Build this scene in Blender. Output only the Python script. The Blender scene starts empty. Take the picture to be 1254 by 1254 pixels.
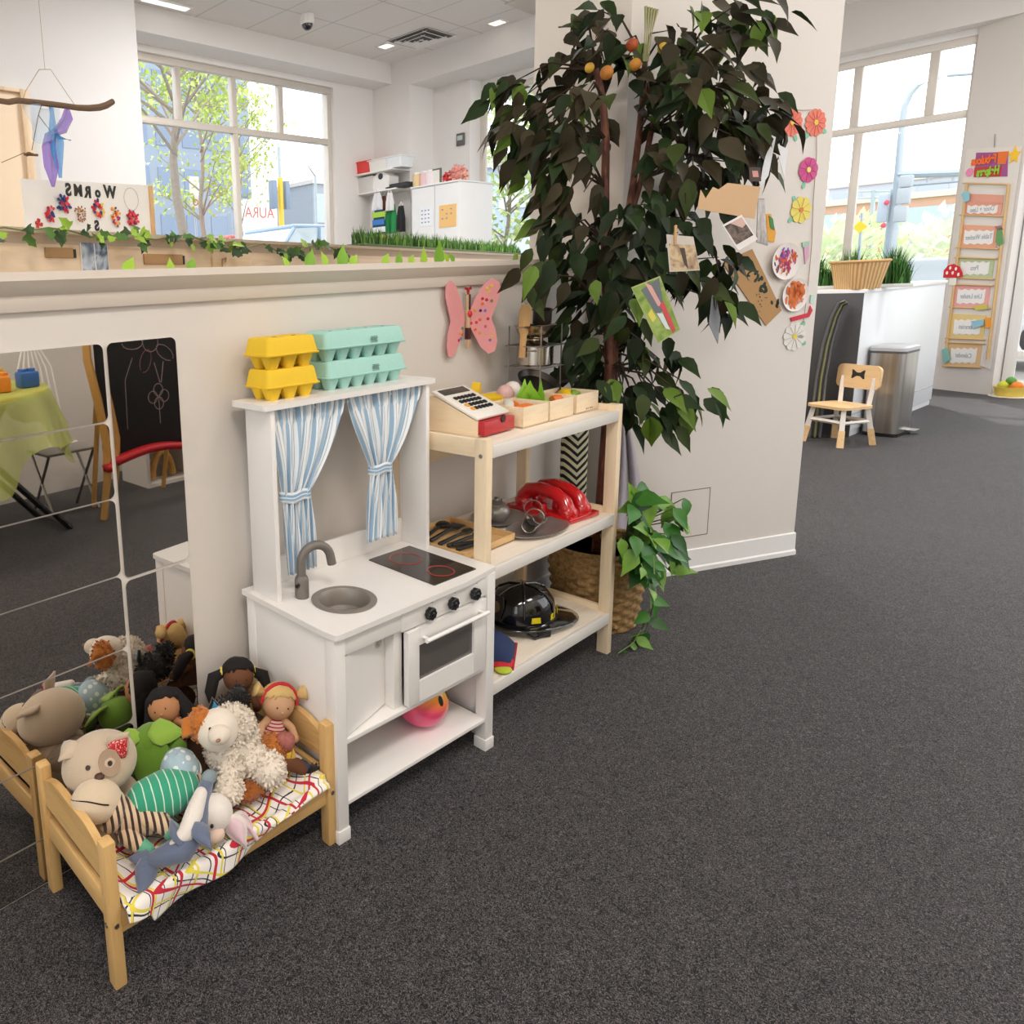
import bpy, bmesh, math, random
from math import sin, cos, pi, radians as RAD
from mathutils import Vector as V, Matrix as M, Euler, noise
random.seed(7)
S = bpy.context.scene
COL = S.collection
S.view_settings.view_transform = 'Standard'
try: S.view_settings.look = 'None'
except Exception: pass
S.view_settings.gamma = 1
S.view_settings.use_curve_mapping = False
S.view_settings.exposure = 0.0

# ------------------------------------------------------------------ camera
CP = V((-1.3243, -1.6849, 1.5448)); YAW, PIT, ROL = .67957, .18370, -.04896
FPX, PX, PY = 891.78, 289.85, 519.70
FW = V((sin(YAW)*cos(PIT), cos(YAW)*cos(PIT), -sin(PIT)))
_r = V((cos(YAW), -sin(YAW), 0)); _u = _r.cross(FW)
RT = cos(ROL)*_r + sin(ROL)*_u; UP = -sin(ROL)*_r + cos(ROL)*_u
cd = bpy.data.cameras.new('camera'); cam = bpy.data.objects.new('camera', cd); COL.objects.link(cam)
mw = M(((RT.x, UP.x, -FW.x, CP.x), (RT.y, UP.y, -FW.y, CP.y), (RT.z, UP.z, -FW.z, CP.z), (0, 0, 0, 1)))
cam.matrix_world = mw
cd.sensor_width = 36; cd.lens = 36*FPX/1254
cd.shift_x = (627-PX)/1254; cd.shift_y = (PY-627)/1254; cd.clip_start = .05; cd.clip_end = 500
S.camera = cam
def ray(u, v): return FW + RT*((u-PX)/FPX) - UP*((v-PY)/FPX)
def at(u, v, x=None, y=None, z=None, pl=None):
    """the point of a plane of the room (x=, y=, z= or a vertical plane through two floor points) seen at u, v"""
    d = ray(u, v)
    if x is not None: t = (x-CP.x)/d.x
    elif y is not None: t = (y-CP.y)/d.y
    elif z is not None: t = (z-CP.z)/d.z
    else:
        a, b = pl; nx, ny = -(b[1]-a[1]), b[0]-a[0]
        t = ((a[0]-CP.x)*nx+(a[1]-CP.y)*ny)/(d.x*nx+d.y*ny)
    return CP + d*t

# ------------------------------------------------------------------ materials
def lin(h):
    h = h.lstrip('#'); c = [int(h[i:i+2], 16)/255 for i in (0, 2, 4)]
    return tuple(x/12.92 if x <= .04045 else ((x+.055)/1.055)**2.4 for x in c)+(1,)
class N:
    def __init__(s, name):
        s.m = bpy.data.materials.new(name); s.m.use_nodes = True
        s.t = s.m.node_tree; s.b = s.t.nodes['Principled BSDF']; s.c = None
    def n(s, ty, **k):
        o = s.t.nodes.new(ty)
        for a, b in k.items():
            if a.startswith('i_'):
                key = a[2:]; o.inputs[int(key) if key.isdigit() else key.replace('_', ' ')].default_value = b
            else: setattr(o, a, b)
        return o
    def l(s, a, b): s.t.links.new(a, b)
    def co(s):
        if s.c is None: s.c = s.n('ShaderNodeTexCoord').outputs['Object']
        return s.c
    def math(s, op, a, b=None):
        o = s.n('ShaderNodeMath', operation=op)
        for i, q in enumerate((a, b)):
            if q is None: continue
            if isinstance(q, (int, float)): o.inputs[i].default_value = q
            else: s.l(q, o.inputs[i])
        return o.outputs[0]
    def mix(s, f, a, b):
        o = s.n('ShaderNodeMix', data_type='RGBA')
        for i, q in ((0, f), (6, a), (7, b)):
            if isinstance(q, (int, float)): o.inputs[i].default_value = q
            elif isinstance(q, tuple): o.inputs[i].default_value = q
            else: s.l(q, o.inputs[i])
        return o.outputs[2]
    def noise(s, scale, detail=3, dist=0, vec=None, rough=.5):
        o = s.n('ShaderNodeTexNoise', i_Scale=scale, i_Detail=detail, i_Distortion=dist, i_Roughness=rough)
        s.l(vec or s.co(), o.inputs['Vector']); return o.outputs['Fac']
    def scaled(s, sx, sy, sz, rz=0):
        o = s.n('ShaderNodeMapping'); o.inputs['Scale'].default_value = (sx, sy, sz); o.inputs['Rotation'].default_value = (0, 0, rz)
        s.l(s.co(), o.inputs['Vector']); return o.outputs[0]
    def xyz(s, vec=None):
        o = s.n('ShaderNodeSeparateXYZ'); s.l(vec or s.co(), o.inputs[0]); return o.outputs
    def ramp(s, f, stops):
        o = s.n('ShaderNodeValToRGB'); e = o.color_ramp.elements
        e[0].position, e[0].color = stops[0]; e[1].position, e[1].color = stops[-1]
        for p, c in stops[1:-1]:
            q = e.new(p); q.color = c
        s.l(f, o.inputs[0]); return o.outputs[0]
    def bump(s, h, strength=.3, dist=.01):
        o = s.n('ShaderNodeBump', i_Strength=strength, i_Distance=dist); s.l(h, o.inputs['Height']); s.l(o.outputs[0], s.b.inputs['Normal'])
    def base(s, c):
        if isinstance(c, tuple): s.b.inputs['Base Color'].default_value = c
        else: s.l(c, s.b.inputs['Base Color'])
    def set(s, **k):
        for a, b in k.items(): s.b.inputs[a.replace('_', ' ')].default_value = b
MC = {}
def mat(col, rough=.55, metal=0, var=.06, scale=6, bump=0, bscale=60, coat=0, spec=.5, sheen=0, alpha=1, trans=0, emit=0):
    key = (col, rough, metal, var, scale, bump, bscale, coat, spec, sheen, alpha, trans, emit)
    if key in MC: return MC[key]
    n = N('mat_'+col.strip('#')); c = lin(col)
    d = tuple(x*(1-var*2) for x in c[:3])+(1,)
    n.base(n.mix(n.noise(scale, 2), d, c) if var else c)
    n.set(Roughness=rough, Metallic=metal, Coat_Weight=coat, Specular_IOR_Level=spec, Sheen_Weight=sheen, Alpha=alpha, Transmission_Weight=trans)
    if bump: n.bump(n.noise(bscale, 4), bump, .004)
    if emit: n.set(Emission_Color=c, Emission_Strength=emit)
    MC[key] = n.m; return n.m
def wood(c1, c2, axis='x', freq=14, rough=.5, key=''):
    k = ('wood', c1, c2, axis, freq, rough)
    if k in MC: return MC[k]
    n = N('wood_'+c1.strip('#')); s = {'x': (.9, 9, 9), 'y': (9, .9, 9), 'z': (9, 9, .9)}[axis]
    v = n.scaled(*s)
    f = n.noise(freq/6, 3, 1.6, v); g = n.noise(freq*1.6, 4, .4, v)
    k2 = n.math('ADD', n.math('MULTIPLY', f, .75), n.math('MULTIPLY', g, .25))
    n.base(n.ramp(k2, [(.3, lin(c2)), (.47, lin(c1)), (.58, tuple(min(1, x*1.06) for x in lin(c1)[:3])+(1,)), (.72, lin(c2))]))
    n.set(Roughness=rough); n.bump(g, .05, .002)
    MC[k] = n.m; return n.m
def stripes(cols, axis, period, duty=.5, rough=.8, warp=0, bump=.2, key=''):
    k = ('str', cols, axis, period, duty, warp)
    if k in MC: return MC[k]
    n = N('stripes_'+cols[0].strip('#')); x = n.xyz()['xyz'.index(axis)]
    if warp: x = n.math('ADD', x, n.math('MULTIPLY', n.noise(25, 2), warp))
    f = n.math('FRACT', n.math('DIVIDE', x, period))
    n.base(n.mix(n.math('LESS_THAN', f, duty), lin(cols[1]), lin(cols[0])))
    n.set(Roughness=rough, Sheen_Weight=.3); n.bump(n.noise(300, 3), bump, .002)
    MC[k] = n.m; return n.m

# ------------------------------------------------------------------ mesh builder
class MB:
    def __init__(s): s.v = []; s.f = []; s.mi = []
    def add(s, vs, fs, m=0, T=None):
        b = len(s.v)
        s.v.extend([(T @ V(p)) if T is not None else V(p) for p in vs])
        for f in fs: s.f.append([b+i for i in f]); s.mi.append(m)
        return s
    def bm(s, bm, m=0, T=None):
        bm.verts.index_update()
        s.add([v.co.copy() for v in bm.verts], [[v.index for v in f.verts] for f in bm.faces], m, T); bm.free(); return s
    def box(s, c, d, bev=0, rot=None, m=0, seg=2):
        b = bmesh.new(); bmesh.ops.create_cube(b, size=1)
        for v in b.verts: v.co = V((v.co.x*d[0], v.co.y*d[1], v.co.z*d[2]))
        if bev: bmesh.ops.bevel(b, geom=b.edges[:], offset=min(bev, min(d)*.49), segments=seg, profile=.5, affect='EDGES')
        T = M.Translation(c)
        if rot: T = T @ Euler(rot).to_matrix().to_4x4()
        return s.bm(b, m, T)
    def bx(s, x0, x1, y0, y1, z0, z1, bev=0, m=0):
        return s.box(((x0+x1)/2, (y0+y1)/2, (z0+z1)/2), (abs(x1-x0), abs(y1-y0), abs(z1-z0)), bev, None, m)
    def tube(s, pts, r, n=8, m=0, cap=True, closed=False, flat=1):
        pts = [V(p) for p in pts]; k = len(pts); rs = r if isinstance(r, (list, tuple)) else [r]*k
        vs = []; fs = []; up = None
        for i, p in enumerate(pts):
            a = pts[(i-1) % k if closed else max(i-1, 0)]; b = pts[(i+1) % k if closed else min(i+1, k-1)]
            t = (b-a).normalized() if (b-a).length > 1e-9 else V((0, 0, 1))
            if up is None: up = V((0, 0, 1)) if abs(t.z) < .9 else V((1, 0, 0))
            x = up.cross(t); x = x.normalized() if x.length > 1e-6 else V((1, 0, 0)).cross(t).normalized()
            y = t.cross(x); up = y
            for j in range(n):
                q = 2*pi*j/n; vs.append(p + x*(cos(q)*rs[i]) + y*(sin(q)*rs[i]*flat))
        for i in range(k if closed else k-1):
            for j in range(n):
                a = i*n+j; b = i*n+(j+1) % n; c = ((i+1) % k)*n+(j+1) % n; d = ((i+1) % k)*n+j
                fs.append((a, b, c, d))
        if cap and not closed: fs.append(tuple(range(n))[::-1]); fs.append(tuple((k-1)*n+j for j in range(n)))
        return s.add(vs, fs, m)
    def cyl(s, p0, p1, r0, r1=None, n=20, m=0): return s.tube([p0, p1], [r0, r0 if r1 is None else r1], n, m)
    def limb(s, pts, rs, n=12, m=0):
        """rounded, tapering limb"""
        pts = [V(p) for p in pts]; P = []; R = []
        for i, p in enumerate(pts): P.append(p); R.append(rs[i])
        def capp(p, d, r): return [(p+d*(r*q), r*math.sqrt(max(0, 1-q*q))) for q in (.97, .8, .45)]
        d0 = (pts[0]-pts[1]).normalized(); d1 = (pts[-1]-pts[-2]).normalized()
        a = capp(pts[0], d0, rs[0]); b = capp(pts[-1], d1, rs[-1])[::-1]
        Q = a+list(zip(P, R))+b
        return s.tube([q[0] for q in Q], [q[1] for q in Q], n, m)
    def lathe(s, prof, c=(0, 0, 0), n=24, m=0, T=None, sx=1, sy=1, cap=True):
        vs = []; fs = []; k = len(prof)
        for r, z in prof:
            for j in range(n):
                q = 2*pi*j/n; vs.append((c[0]+r*cos(q)*sx, c[1]+r*sin(q)*sy, c[2]+z))
        for i in range(k-1):
            for j in range(n): fs.append((i*n+j, i*n+(j+1) % n, (i+1)*n+(j+1) % n, (i+1)*n+j))
        if cap and prof[0][0] > 1e-6: fs.append(tuple(range(n))[::-1])
        if cap and prof[-1][0] > 1e-6: fs.append(tuple((k-1)*n+j for j in range(n)))
        return s.add(vs, fs, m, T)
    def blob(s, c, r, rot=None, sub=3, amp=0, freq=30, m=0):
        b = bmesh.new(); bmesh.ops.create_icosphere(b, subdivisions=sub, radius=1)
        if not isinstance(r, (tuple, list)): r = (r, r, r)
        for v in b.verts:
            k = 1
            p = V((v.co.x*r[0], v.co.y*r[1], v.co.z*r[2]))
            if amp: p += v.co*(amp*noise.noise((p+V(c))*freq)+amp*.5*noise.noise((p+V(c))*freq*2.3))
            v.co = p
        T = M.Translation(c)
        if rot: T = T @ Euler(rot).to_matrix().to_4x4()
        return s.bm(b, m, T)
    def prism(s, poly, t, T=None, m=0):
        """outline in local XY, thickness along Z (centred)"""
        k = len(poly); vs = [(x, y, -t/2) for x, y in poly]+[(x, y, t/2) for x, y in poly]
        fs = [tuple(range(k))[::-1], tuple(range(k, 2*k))]+[(i, (i+1) % k, k+(i+1) % k, k+i) for i in range(k)]
        return s.add(vs, fs, m, T)
    def sheet(s, fn, nu, nv, m=0):
        vs = [fn(i/nu, j/nv) for j in range(nv+1) for i in range(nu+1)]
        fs = [(j*(nu+1)+i, j*(nu+1)+i+1, (j+1)*(nu+1)+i+1, (j+1)*(nu+1)+i) for j in range(nv) for i in range(nu)]
        return s.add(vs, fs, m)
    def leaf(s, p, d, nrm, L, W, m=0, droop=.25, fold=.18, shape='ovate'):
        d = V(d).normalized(); nrm = V(nrm); x = d.cross(nrm)
        x = x.normalized() if x.length > 1e-5 else V((1, 0, 0)); nn = x.cross(d)
        prof = {'ovate': [(0, .1), (.14, .72), (.33, 1), (.57, .74), (.8, .28), (1, .01)],
                'ivy': [(0, .5), (.12, 1.05), (.28, .62), (.45, .66), (.6, .78), (.75, .4), (1, .02)]}[shape]
        vs = []; fs = []
        for t, w in prof:
            c = V(p)+d*(L*t)-nn*(droop*L*t*t)
            vs += [c-x*(W/2*w)+nn*(fold*W*w), c, c+x*(W/2*w)+nn*(fold*W*w)]
        for i in range(len(prof)-1):
            a = i*3; fs += [(a, a+1, a+4, a+3), (a+1, a+2, a+5, a+4)]
        return s.add(vs, fs, m)
    def build(s, name, mats, parent=None, angle=38, solid=0, smooth=True, sub=0, off=0):
        me = bpy.data.meshes.new(name); me.from_pydata([tuple(v) for v in s.v], [], s.f)
        for q in (mats if isinstance(mats, (list, tuple)) else [mats]): me.materials.append(q)
        me.polygons.foreach_set('material_index', s.mi)
        b = bmesh.new(); b.from_mesh(me); bmesh.ops.recalc_face_normals(b, faces=b.faces); b.to_mesh(me); b.free()
        if smooth:
            me.polygons.foreach_set('use_smooth', [True]*len(me.polygons)); me.set_sharp_from_angle(angle=RAD(angle))
        o = bpy.data.objects.new(name, me); COL.objects.link(o)
        if parent is not None: o.parent = parent
        if solid:
            q = o.modifiers.new('thickness', 'SOLIDIFY'); q.thickness = solid; q.offset = off
        if sub:
            q = o.modifiers.new('smooth', 'SUBSURF'); q.levels = q.render_levels = sub
        return o
def tag(o, label=None, cat=None, group=None, kind=None):
    if label: o['label'] = label
    if cat: o['category'] = cat
    if group: o['group'] = group
    if kind: o['kind'] = kind
    return o
def thing(name, label, cat, loc=(0, 0, 0), rz=0, group=None, rot=None):
    o = bpy.data.objects.new(name, None); COL.objects.link(o); o.empty_display_size = .05
    o.location = loc; o.rotation_euler = rot if rot else (0, 0, rz)
    return tag(o, label, cat, group)
def struct(name, mb, m, **k): return tag(mb.build(name, m, **k), kind='structure')
def dup(root, loc=None, rot=None, label=None, group=None, scale=None):
    r = root.copy(); COL.objects.link(r)
    if loc is not None: r.location = loc
    if rot is not None: r.rotation_euler = rot
    if scale is not None: r.scale = (scale,)*3
    if label: r['label'] = label
    if group: r['group'] = group
    for ch in list(root.children):
        c = ch.copy(); COL.objects.link(c); c.parent = r
        for g in list(ch.children):
            d = g.copy(); COL.objects.link(d); d.parent = c
    return r
def text(txt, size, T, m, parent=None, name='lettering', depth=.001, mirror=False, bold=0, label=None, sx=1):
    cu = bpy.data.curves.new('t', 'FONT'); cu.body = txt; cu.size = size; cu.extrude = depth; cu.align_x = 'CENTER'; cu.align_y = 'CENTER'; cu.offset = bold
    to = bpy.data.objects.new('t', cu); COL.objects.link(to)
    dg = bpy.context.evaluated_depsgraph_get(); dg.update()
    me = bpy.data.meshes.new_from_object(to.evaluated_get(dg)); bpy.data.objects.remove(to); bpy.data.curves.remove(cu)
    k = -1 if mirror else 1
    for v in me.vertices: v.co = T @ V((v.co.x*k*sx, v.co.y, v.co.z))
    if mirror: me.flip_normals()
    me.name = name; me.materials.clear(); me.materials.append(m)
    o = bpy.data.objects.new(name, me); COL.objects.link(o)
    if parent is not None: o.parent = parent
    if label: o['label'] = label
    return o
def frame(o, x, n):
    """4x4 with local X along x, local Z along n, at o"""
    x = V(x).normalized(); n = V(n).normalized(); y = n.cross(x).normalized(); x = y.cross(n)
    return M(((x.x, y.x, n.x, o[0]), (x.y, y.y, n.y, o[1]), (x.z, y.z, n.z, o[2]), (0, 0, 0, 1)))
def rrect(w, h, r, n=5):
    P = []
    for cx, cy, a in ((w/2-r, h/2-r, 0), (-w/2+r, h/2-r, 90), (-w/2+r, -h/2+r, 180), (w/2-r, -h/2+r, 270)):
        for i in range(n+1):
            q = RAD(a+90*i/n); P.append((cx+r*cos(q), cy+r*sin(q)))
    return P
def circ(r, n=24, ry=None, c=(0, 0)): return [(c[0]+r*cos(2*pi*i/n), c[1]+(ry or r)*sin(2*pi*i/n)) for i in range(n)]
WHITE = mat('#e6e0da', .45, var=.02); TOYW = mat('#f0ece8', .38, var=.02); BLACK = mat('#151515', .4, var=0)
PINE = wood('#d9b073', '#c39353', 'x'); PINEY = wood('#d9b073', '#c39353', 'y'); PINEZ = wood('#d9b073', '#c39353', 'z')
BIRCH = wood('#efd9b8', '#e4c8a0', 'x', 8); BIRCHY = wood('#efd9b8', '#e4c8a0', 'y', 8); BIRCHZ = wood('#efd9b8', '#e4c8a0', 'z', 8); DECK = wood('#f0e4d4', '#e8d8c0', 'x', 6)
STEEL = mat('#b9b6b0', .28, 1, var=.05); CHROME = mat('#d6d6d6', .15, 1, var=0)
SKY = 2.6; SUN = 3; ADDED_LAMPV = 2.0
ADDED_LAMPS = [(-1.6, -2.5, 88, 'rectangular fill lamp added out of view over the play area', (1, .925, .84)), (1.4, -3.0, 34, 'rectangular fill lamp added out of view over the open carpet', (1, .95, .9)), (4.6, -2.0, 36, 'rectangular fill lamp added out of view between the column and the far desk'), (7.6, -2.0, 55, 'rectangular fill lamp added out of view by the far desk'), (-1.2, 2.6, 90, 'rectangular fill lamp added out of view behind the half wall'), (3.4, 2.7, 110, 'rectangular fill lamp added out of view near the far back corner'), (5.2, 1.0, 80, 'rectangular fill lamp added out of view behind the column')]  # panel lamps added above the view to brighten walls and floor
# ------------------------------------------------------------------ world and light
w = bpy.data.worlds.new('sky'); S.world = w; w.use_nodes = True
bg = w.node_tree.nodes['Background']; bg.inputs['Color'].default_value = (.93, .97, 1.0, 1); bg.inputs['Strength'].default_value = SKY
sd = bpy.data.lights.new('sun', 'SUN'); sd.energy = SUN; sd.angle = RAD(2); sd.color = (1, .97, .92)
so = bpy.data.objects.new('sun', sd); COL.objects.link(so)
so.rotation_euler = V((-.62, -.42, -1.0)).to_track_quat('-Z', 'Y').to_euler()
CEIL = 4.45
# ------------------------------------------------------------------ floor, ceiling
n = N('carpet')
v1 = n.noise(95, 2, 2.2, rough=.5); v2 = n.noise(2.2, 2); v3 = n.noise(260, 2, 1.0)
rid = n.math('ABSOLUTE', n.math('SUBTRACT', v1, .5)); fib = n.ramp(rid, [(.0, (1, 1, 1, 1)), (.028, (.75, .75, .75, 1)), (.06, (0, 0, 0, 1))])
fleck = n.math('MULTIPLY', fib, n.ramp(v3, [(.4, (.12, .12, .12, 1)), (.6, (1, 1, 1, 1))]))
basec = n.ramp(v2, [(.3, lin('#121012')), (.7, lin('#181617'))])
n.base(n.mix(fleck, basec, lin('#8d8688'))); n.set(Roughness=.6, Specular_IOR_Level=.32, Sheen_Weight=.12, Sheen_Roughness=.4)
n.bump(n.math('ADD', fib, v3), .55, .004)
CARPET = n.m
struct('floor', MB().bx(-4.2, 10.6, -3.9, 5.7, -.12, 0), CARPET)
n = N('ceiling_tiles'); X, Y, Z = n.xyz()
def ln(c, off): return n.math('LESS_THAN', n.math('ABSOLUTE', n.math('SUBTRACT', n.math('FRACT', n.math('DIVIDE', n.math('ADD', c, off), .72)), .5)), .011)
g = n.math('MAXIMUM', ln(X, .1), ln(Y, .25))
tile = n.mix(n.noise(90, 3), lin('#e3dfdb'), lin('#efebe7'))
n.base(n.mix(g, tile, lin('#c9c5c1'))); n.set(Roughness=.9)
struct('ceiling', MB().bx(-4.2, 10.6, -3.9, 5.7, CEIL, CEIL+.08), n.m)
WALL = mat('#dfd7cf', .7, var=.015, bump=.03, bscale=180)
WALLW = mat('#e9e6e3', .7, var=.01, bump=.03, bscale=180)
TRIMW = mat('#eeebe8', .45, var=.01)
ALU = mat('#d8d0c6', .4, .15, var=.03)
n = N('window_glass'); tr = n.n('ShaderNodeBsdfTransparent'); gl = n.n('ShaderNodeBsdfGlossy', i_Roughness=.02); mx = n.n('ShaderNodeMixShader'); mx.inputs[0].default_value = .04
n.l(tr.outputs[0], mx.inputs[1]); n.l(gl.outputs[0], mx.inputs[2]); n.l(mx.outputs[0], n.t.nodes['Material Output'].inputs['Surface']); GLASS = n.m
# ------------------------------------------------------------------ divider half wall with its cap
struct('wall_divider', MB().bx(-4.2, 2.22, 0, .13, 0, 1.56), WALL)
b = MB()
prof = [(-.012, 1.515), (-.02, 1.535), (-.022, 1.552), (-.034, 1.562), (-.045, 1.578), (-.052, 1.587), (-.052, 1.607), (.18, 1.609), (.18, 1.587), (.15, 1.552), (.13, 1.515)]
vs = [(x, y, z) for x in (-4.2, 2.216) for y, z in prof]; k = len(prof)
b.add(vs, [tuple(range(k)), tuple(range(k, 2*k))]+[(i, (i+1) % k, k+(i+1) % k, k+i) for i in range(k)])
struct('trim_1', b, mat('#e4d8cb', .45, var=.03, scale=3), angle=20)
struct('baseboard_divider', MB().bx(.02, 2.215, -.012, .001, 0, .1, .003), TRIMW)
# ------------------------------------------------------------------ column with the slanting face
A = V((2.22, -.159, 0)); B = V((3.302, -.661, 0))
struct('wall_column', MB().prism([(A.x, A.y), (B.x, B.y), (3.56, -.1), (2.22, .285)], CEIL, M.Translation((0, 0, CEIL/2))), WALL)
ca = (B-A).normalized(); cn = V((ca.y, -ca.x, 0))            # along the face, and out of it
def CF(s_, z, off=.0): p = A+ca*s_+cn*off; return V((p.x, p.y, z))
LF = (B-A).length
b = MB(); q = [(0, .0), (.016, .0), (.016, .022), (.01, .03), (.008, .118), (0, .122)]
vs = [CF(s_, z, o) for s_ in (-.002, LF+.004) for o, z in q]; k = len(q)
b.add(vs, [tuple(range(k)), tuple(range(k, 2*k))]+[(i, (i+1) % k, k+(i+1) % k, k+i) for i in range(k)])
struct('baseboard_column', b, TRIMW, angle=20)
def cpt(u, v, off=0): return at(u, v, pl=((A+cn*off)[:2], (B+cn*off)[:2]))
hatch = [cpt(822, 604), cpt(870, 597), cpt(866, 653), cpt(820, 660)]
b = MB(); T = frame((hatch[0]+hatch[2])/2+cn*.001, ca, cn)
w_, h_ = abs((hatch[1]-hatch[0]).dot(ca)), .25
for x0, x1, y0, y1 in ((-w_/2, w_/2, h_/2, h_/2-.004), (-w_/2, w_/2, -h_/2, -h_/2+.004), (-w_/2, -w_/2+.004, -h_/2, h_/2), (w_/2-.004, w_/2, -h_/2, h_/2)):
    b.add([(x0, y0, 0), (x1, y0, 0), (x1, y1, 0), (x0, y1, 0), (x0, y0, .0012), (x1, y0, .0012), (x1, y1, .0012), (x0, y1, .0012)], [(0, 1, 2, 3), (4, 5, 6, 7), (0, 1, 5, 4), (1, 2, 6, 5), (2, 3, 7, 6), (3, 0, 4, 7)], 0, T)
hp = thing('service_hatch', 'small square access hatch outlined in the white column above its baseboard', 'access panel', T.translation)
iT = M.Translation(-T.translation)
for i in range(len(b.v)): b.v[i] = iT @ b.v[i]
o = b.build('gap', mat('#77706a', .8, var=0), hp)
b = MB().prism([(-w_/2+.004, -h_/2+.004), (w_/2-.004, -h_/2+.004), (w_/2-.004, h_/2-.004), (-w_/2+.004, h_/2-.004)], .001, iT @ T); b.build('cover', WALL, hp)
# ------------------------------------------------------------------ back of the building
YW, XR = 5.45, 10.36
lw = MB().bx(-4.2, 2.765, 4.6, 4.72, 0, CEIL).bx(2.645, 2.765, 4.72, 5.7, 0, CEIL)
struct('wall_left', lw, mat('#d9d8d8', .7, var=.01))
wl, wr, wb, wt = 2.77, 6.36, .9, 4.12
struct('wall_back', MB().bx(wr, 7.3, YW-.02, YW+.2, 0, CEIL).bx(wl, wr, YW-.02, YW+.2, wt, CEIL).bx(wl, wr, YW-.02, YW+.2, 0, wb), WALLW)
struct('trim_2', MB().bx(2.77, 7.17, 5.1, YW-.02, 4.19, CEIL), WALLW)
def window(name, fr, horiz, x0, x1, z0, z1, mull, trans, sp=.045, dp=.07, lower=None):
    """frame bars in a plane; horiz(t, z, d) maps along / up / depth to a point"""
    b = MB()
    def bar(t0, t1, za, zb):
        p = horiz((t0+t1)/2, (za+zb)/2, 0); q0 = horiz(t0, za, -dp/2); q1 = horiz(t1, zb, dp/2)
        b.box(p, (abs(q1[0]-q0[0]), abs(q1[1]-q0[1]), abs(q1[2]-q0[2])), .004)
    bar(x0, x1, z1-sp, z1); bar(x0, x1, z0, z0+sp); bar(x0, x0+sp, z0+sp, z1-sp); bar(x1-sp, x1, z0+sp, z1-sp)
    bar(x0+sp, x1-sp, trans-sp/2, trans+sp/2)
    for t in mull: bar(t-sp/2, t+sp/2, trans+sp/2, z1-sp)
    for t in (mull if lower is None else lower): bar(t-sp/2, t+sp/2, z0+sp, trans-sp/2)
    o = struct(name, b, fr)
    g = MB(); P = [horiz(x0+.01, z0+.01, .01), horiz(x1-.01, z0+.01, .01), horiz(x1-.01, z1-.01, .01), horiz(x0+.01, z1-.01, .01)]
    g.add(P, [(0, 1, 2, 3)]); g.build('pane', GLASS, o, smooth=False)
    return o
hz = lambda t, z, d: V((t, YW+.06+d, z))
mz = [at(222, 140, y=YW).x, at(289, 130, y=YW).x, at(347, 160, y=YW).x]
window('window_1', ALU, hz, wl, wr, wb, wt, mz, (at(175, 147, y=YW).z+at(408, 172, y=YW).z)/2, .075, lower=mz[1:2])
# right hand back wall with the recess and the narrow window
struct('wall_back_right', MB().bx(7.17, 7.7, 4.8, 5.43, 0, CEIL).bx(7.7, 8.1, 4.22, 4.81, 0, CEIL).bx(7.95, 8.1, 2.4, 4.22, 4.0, CEIL).bx(7.95, 8.1, 2.4, 4.22, 0, .6), WALLW)
struct('trim_3', MB().bx(7.17, 7.95, 2.0, 4.8, 4.12, CEIL), WALLW)
struct('wall_inner_right', MB().bx(7.95, XR+.2, 2.0, 2.4, 0, CEIL), WALLW)
window('window_2', ALU, lambda t, z, d: V((7.98+d, t, z)), 2.4, 4.22, .6, 4.0, [3.0], 3.32, .07)
# right wall
zt, zs = 3.86, 1.0
struct('wall_right', MB().bx(XR, XR+.2, -.36, 2.0, 0, zs).bx(XR, XR+.2, -.36, 2.0, zt, CEIL).bx(XR, XR+.2, -3.9, -.75, 3.5, CEIL).bx(XR, XR+.2, -3.9, -2.6, 0, 3.5), WALLW)
struct('trim_4', MB().bx(10.12, XR, -3.9, 2.0, 3.93, CEIL), mat('#dcd6d1', .7, var=.01))
struct('wall_pillar', MB().prism([(10.336, -.291), (10.049, -.788), (10.5, -.83), (10.56, -.33)], 3.93, M.Translation((0, 0, 3.93/2))), mat('#dad3cd', .7, var=.01))
window('window_3', ALU, lambda t, z, d: V((XR+.05+d, t, z)), -.35, 2.0, zs, zt, [at(1048, 120, x=XR).y, at(1139, 120, x=XR).y], 3.06, .08, lower=[at(1042, 250, x=XR).y])
window('window_4', TRIMW, lambda t, z, d: V((XR+.05+d, t, z)), -2.6, -.83, .0, 3.5, [-1.7], .42, .09)
struct('wall_front', MB().bx(-4.2, 2.6, -4.02, -3.9, 0, CEIL).bx(9.6, 10.6, -4.02, -3.9, 0, CEIL).bx(2.6, 9.6, -4.02, -3.9, 0, .7).bx(2.6, 9.6, -4.02, -3.9, 3.9, CEIL), WALL)
window('window_added_front', ALU, lambda t, z, d: V((t, -3.96+d, z)), 2.6, 9.6, .7, 3.9, [4.3, 6.1, 7.9], 3.0, .075)  # unseen window added behind the camera to let daylight in
struct('wall_side', MB().bx(-4.32, -4.2, .3, 5.7, 0, CEIL).bx(-4.32, -4.2, -4.02, -3.5, 0, CEIL).bx(-4.32, -4.2, -3.5, .3, 0, .7).bx(-4.32, -4.2, -3.5, .3, 3.9, CEIL), WALL)
window('window_added_side', ALU, lambda t, z, d: V((-4.26+d, t, z)), -3.5, .3, .7, 3.9, [-2.2, -.9], 3.0, .075)  # added side window, out of view, for more soft daylight
for nm, x, y, rz, sx in (('daylight_portal', 6.1, -4.05, 0, 7.0), ('daylight_portal', -4.35, -1.6, -pi/2, 3.8)):
    L = bpy.data.lights.new(nm, 'AREA'); L.shape = 'RECTANGLE'; L.size = sx; L.size_y = 3.2; L.cycles.is_portal = True
    o = bpy.data.objects.new(nm, L); COL.objects.link(o); o.location = (x, y, 2.3); o.rotation_euler = (pi/2, 0, rz)
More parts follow.
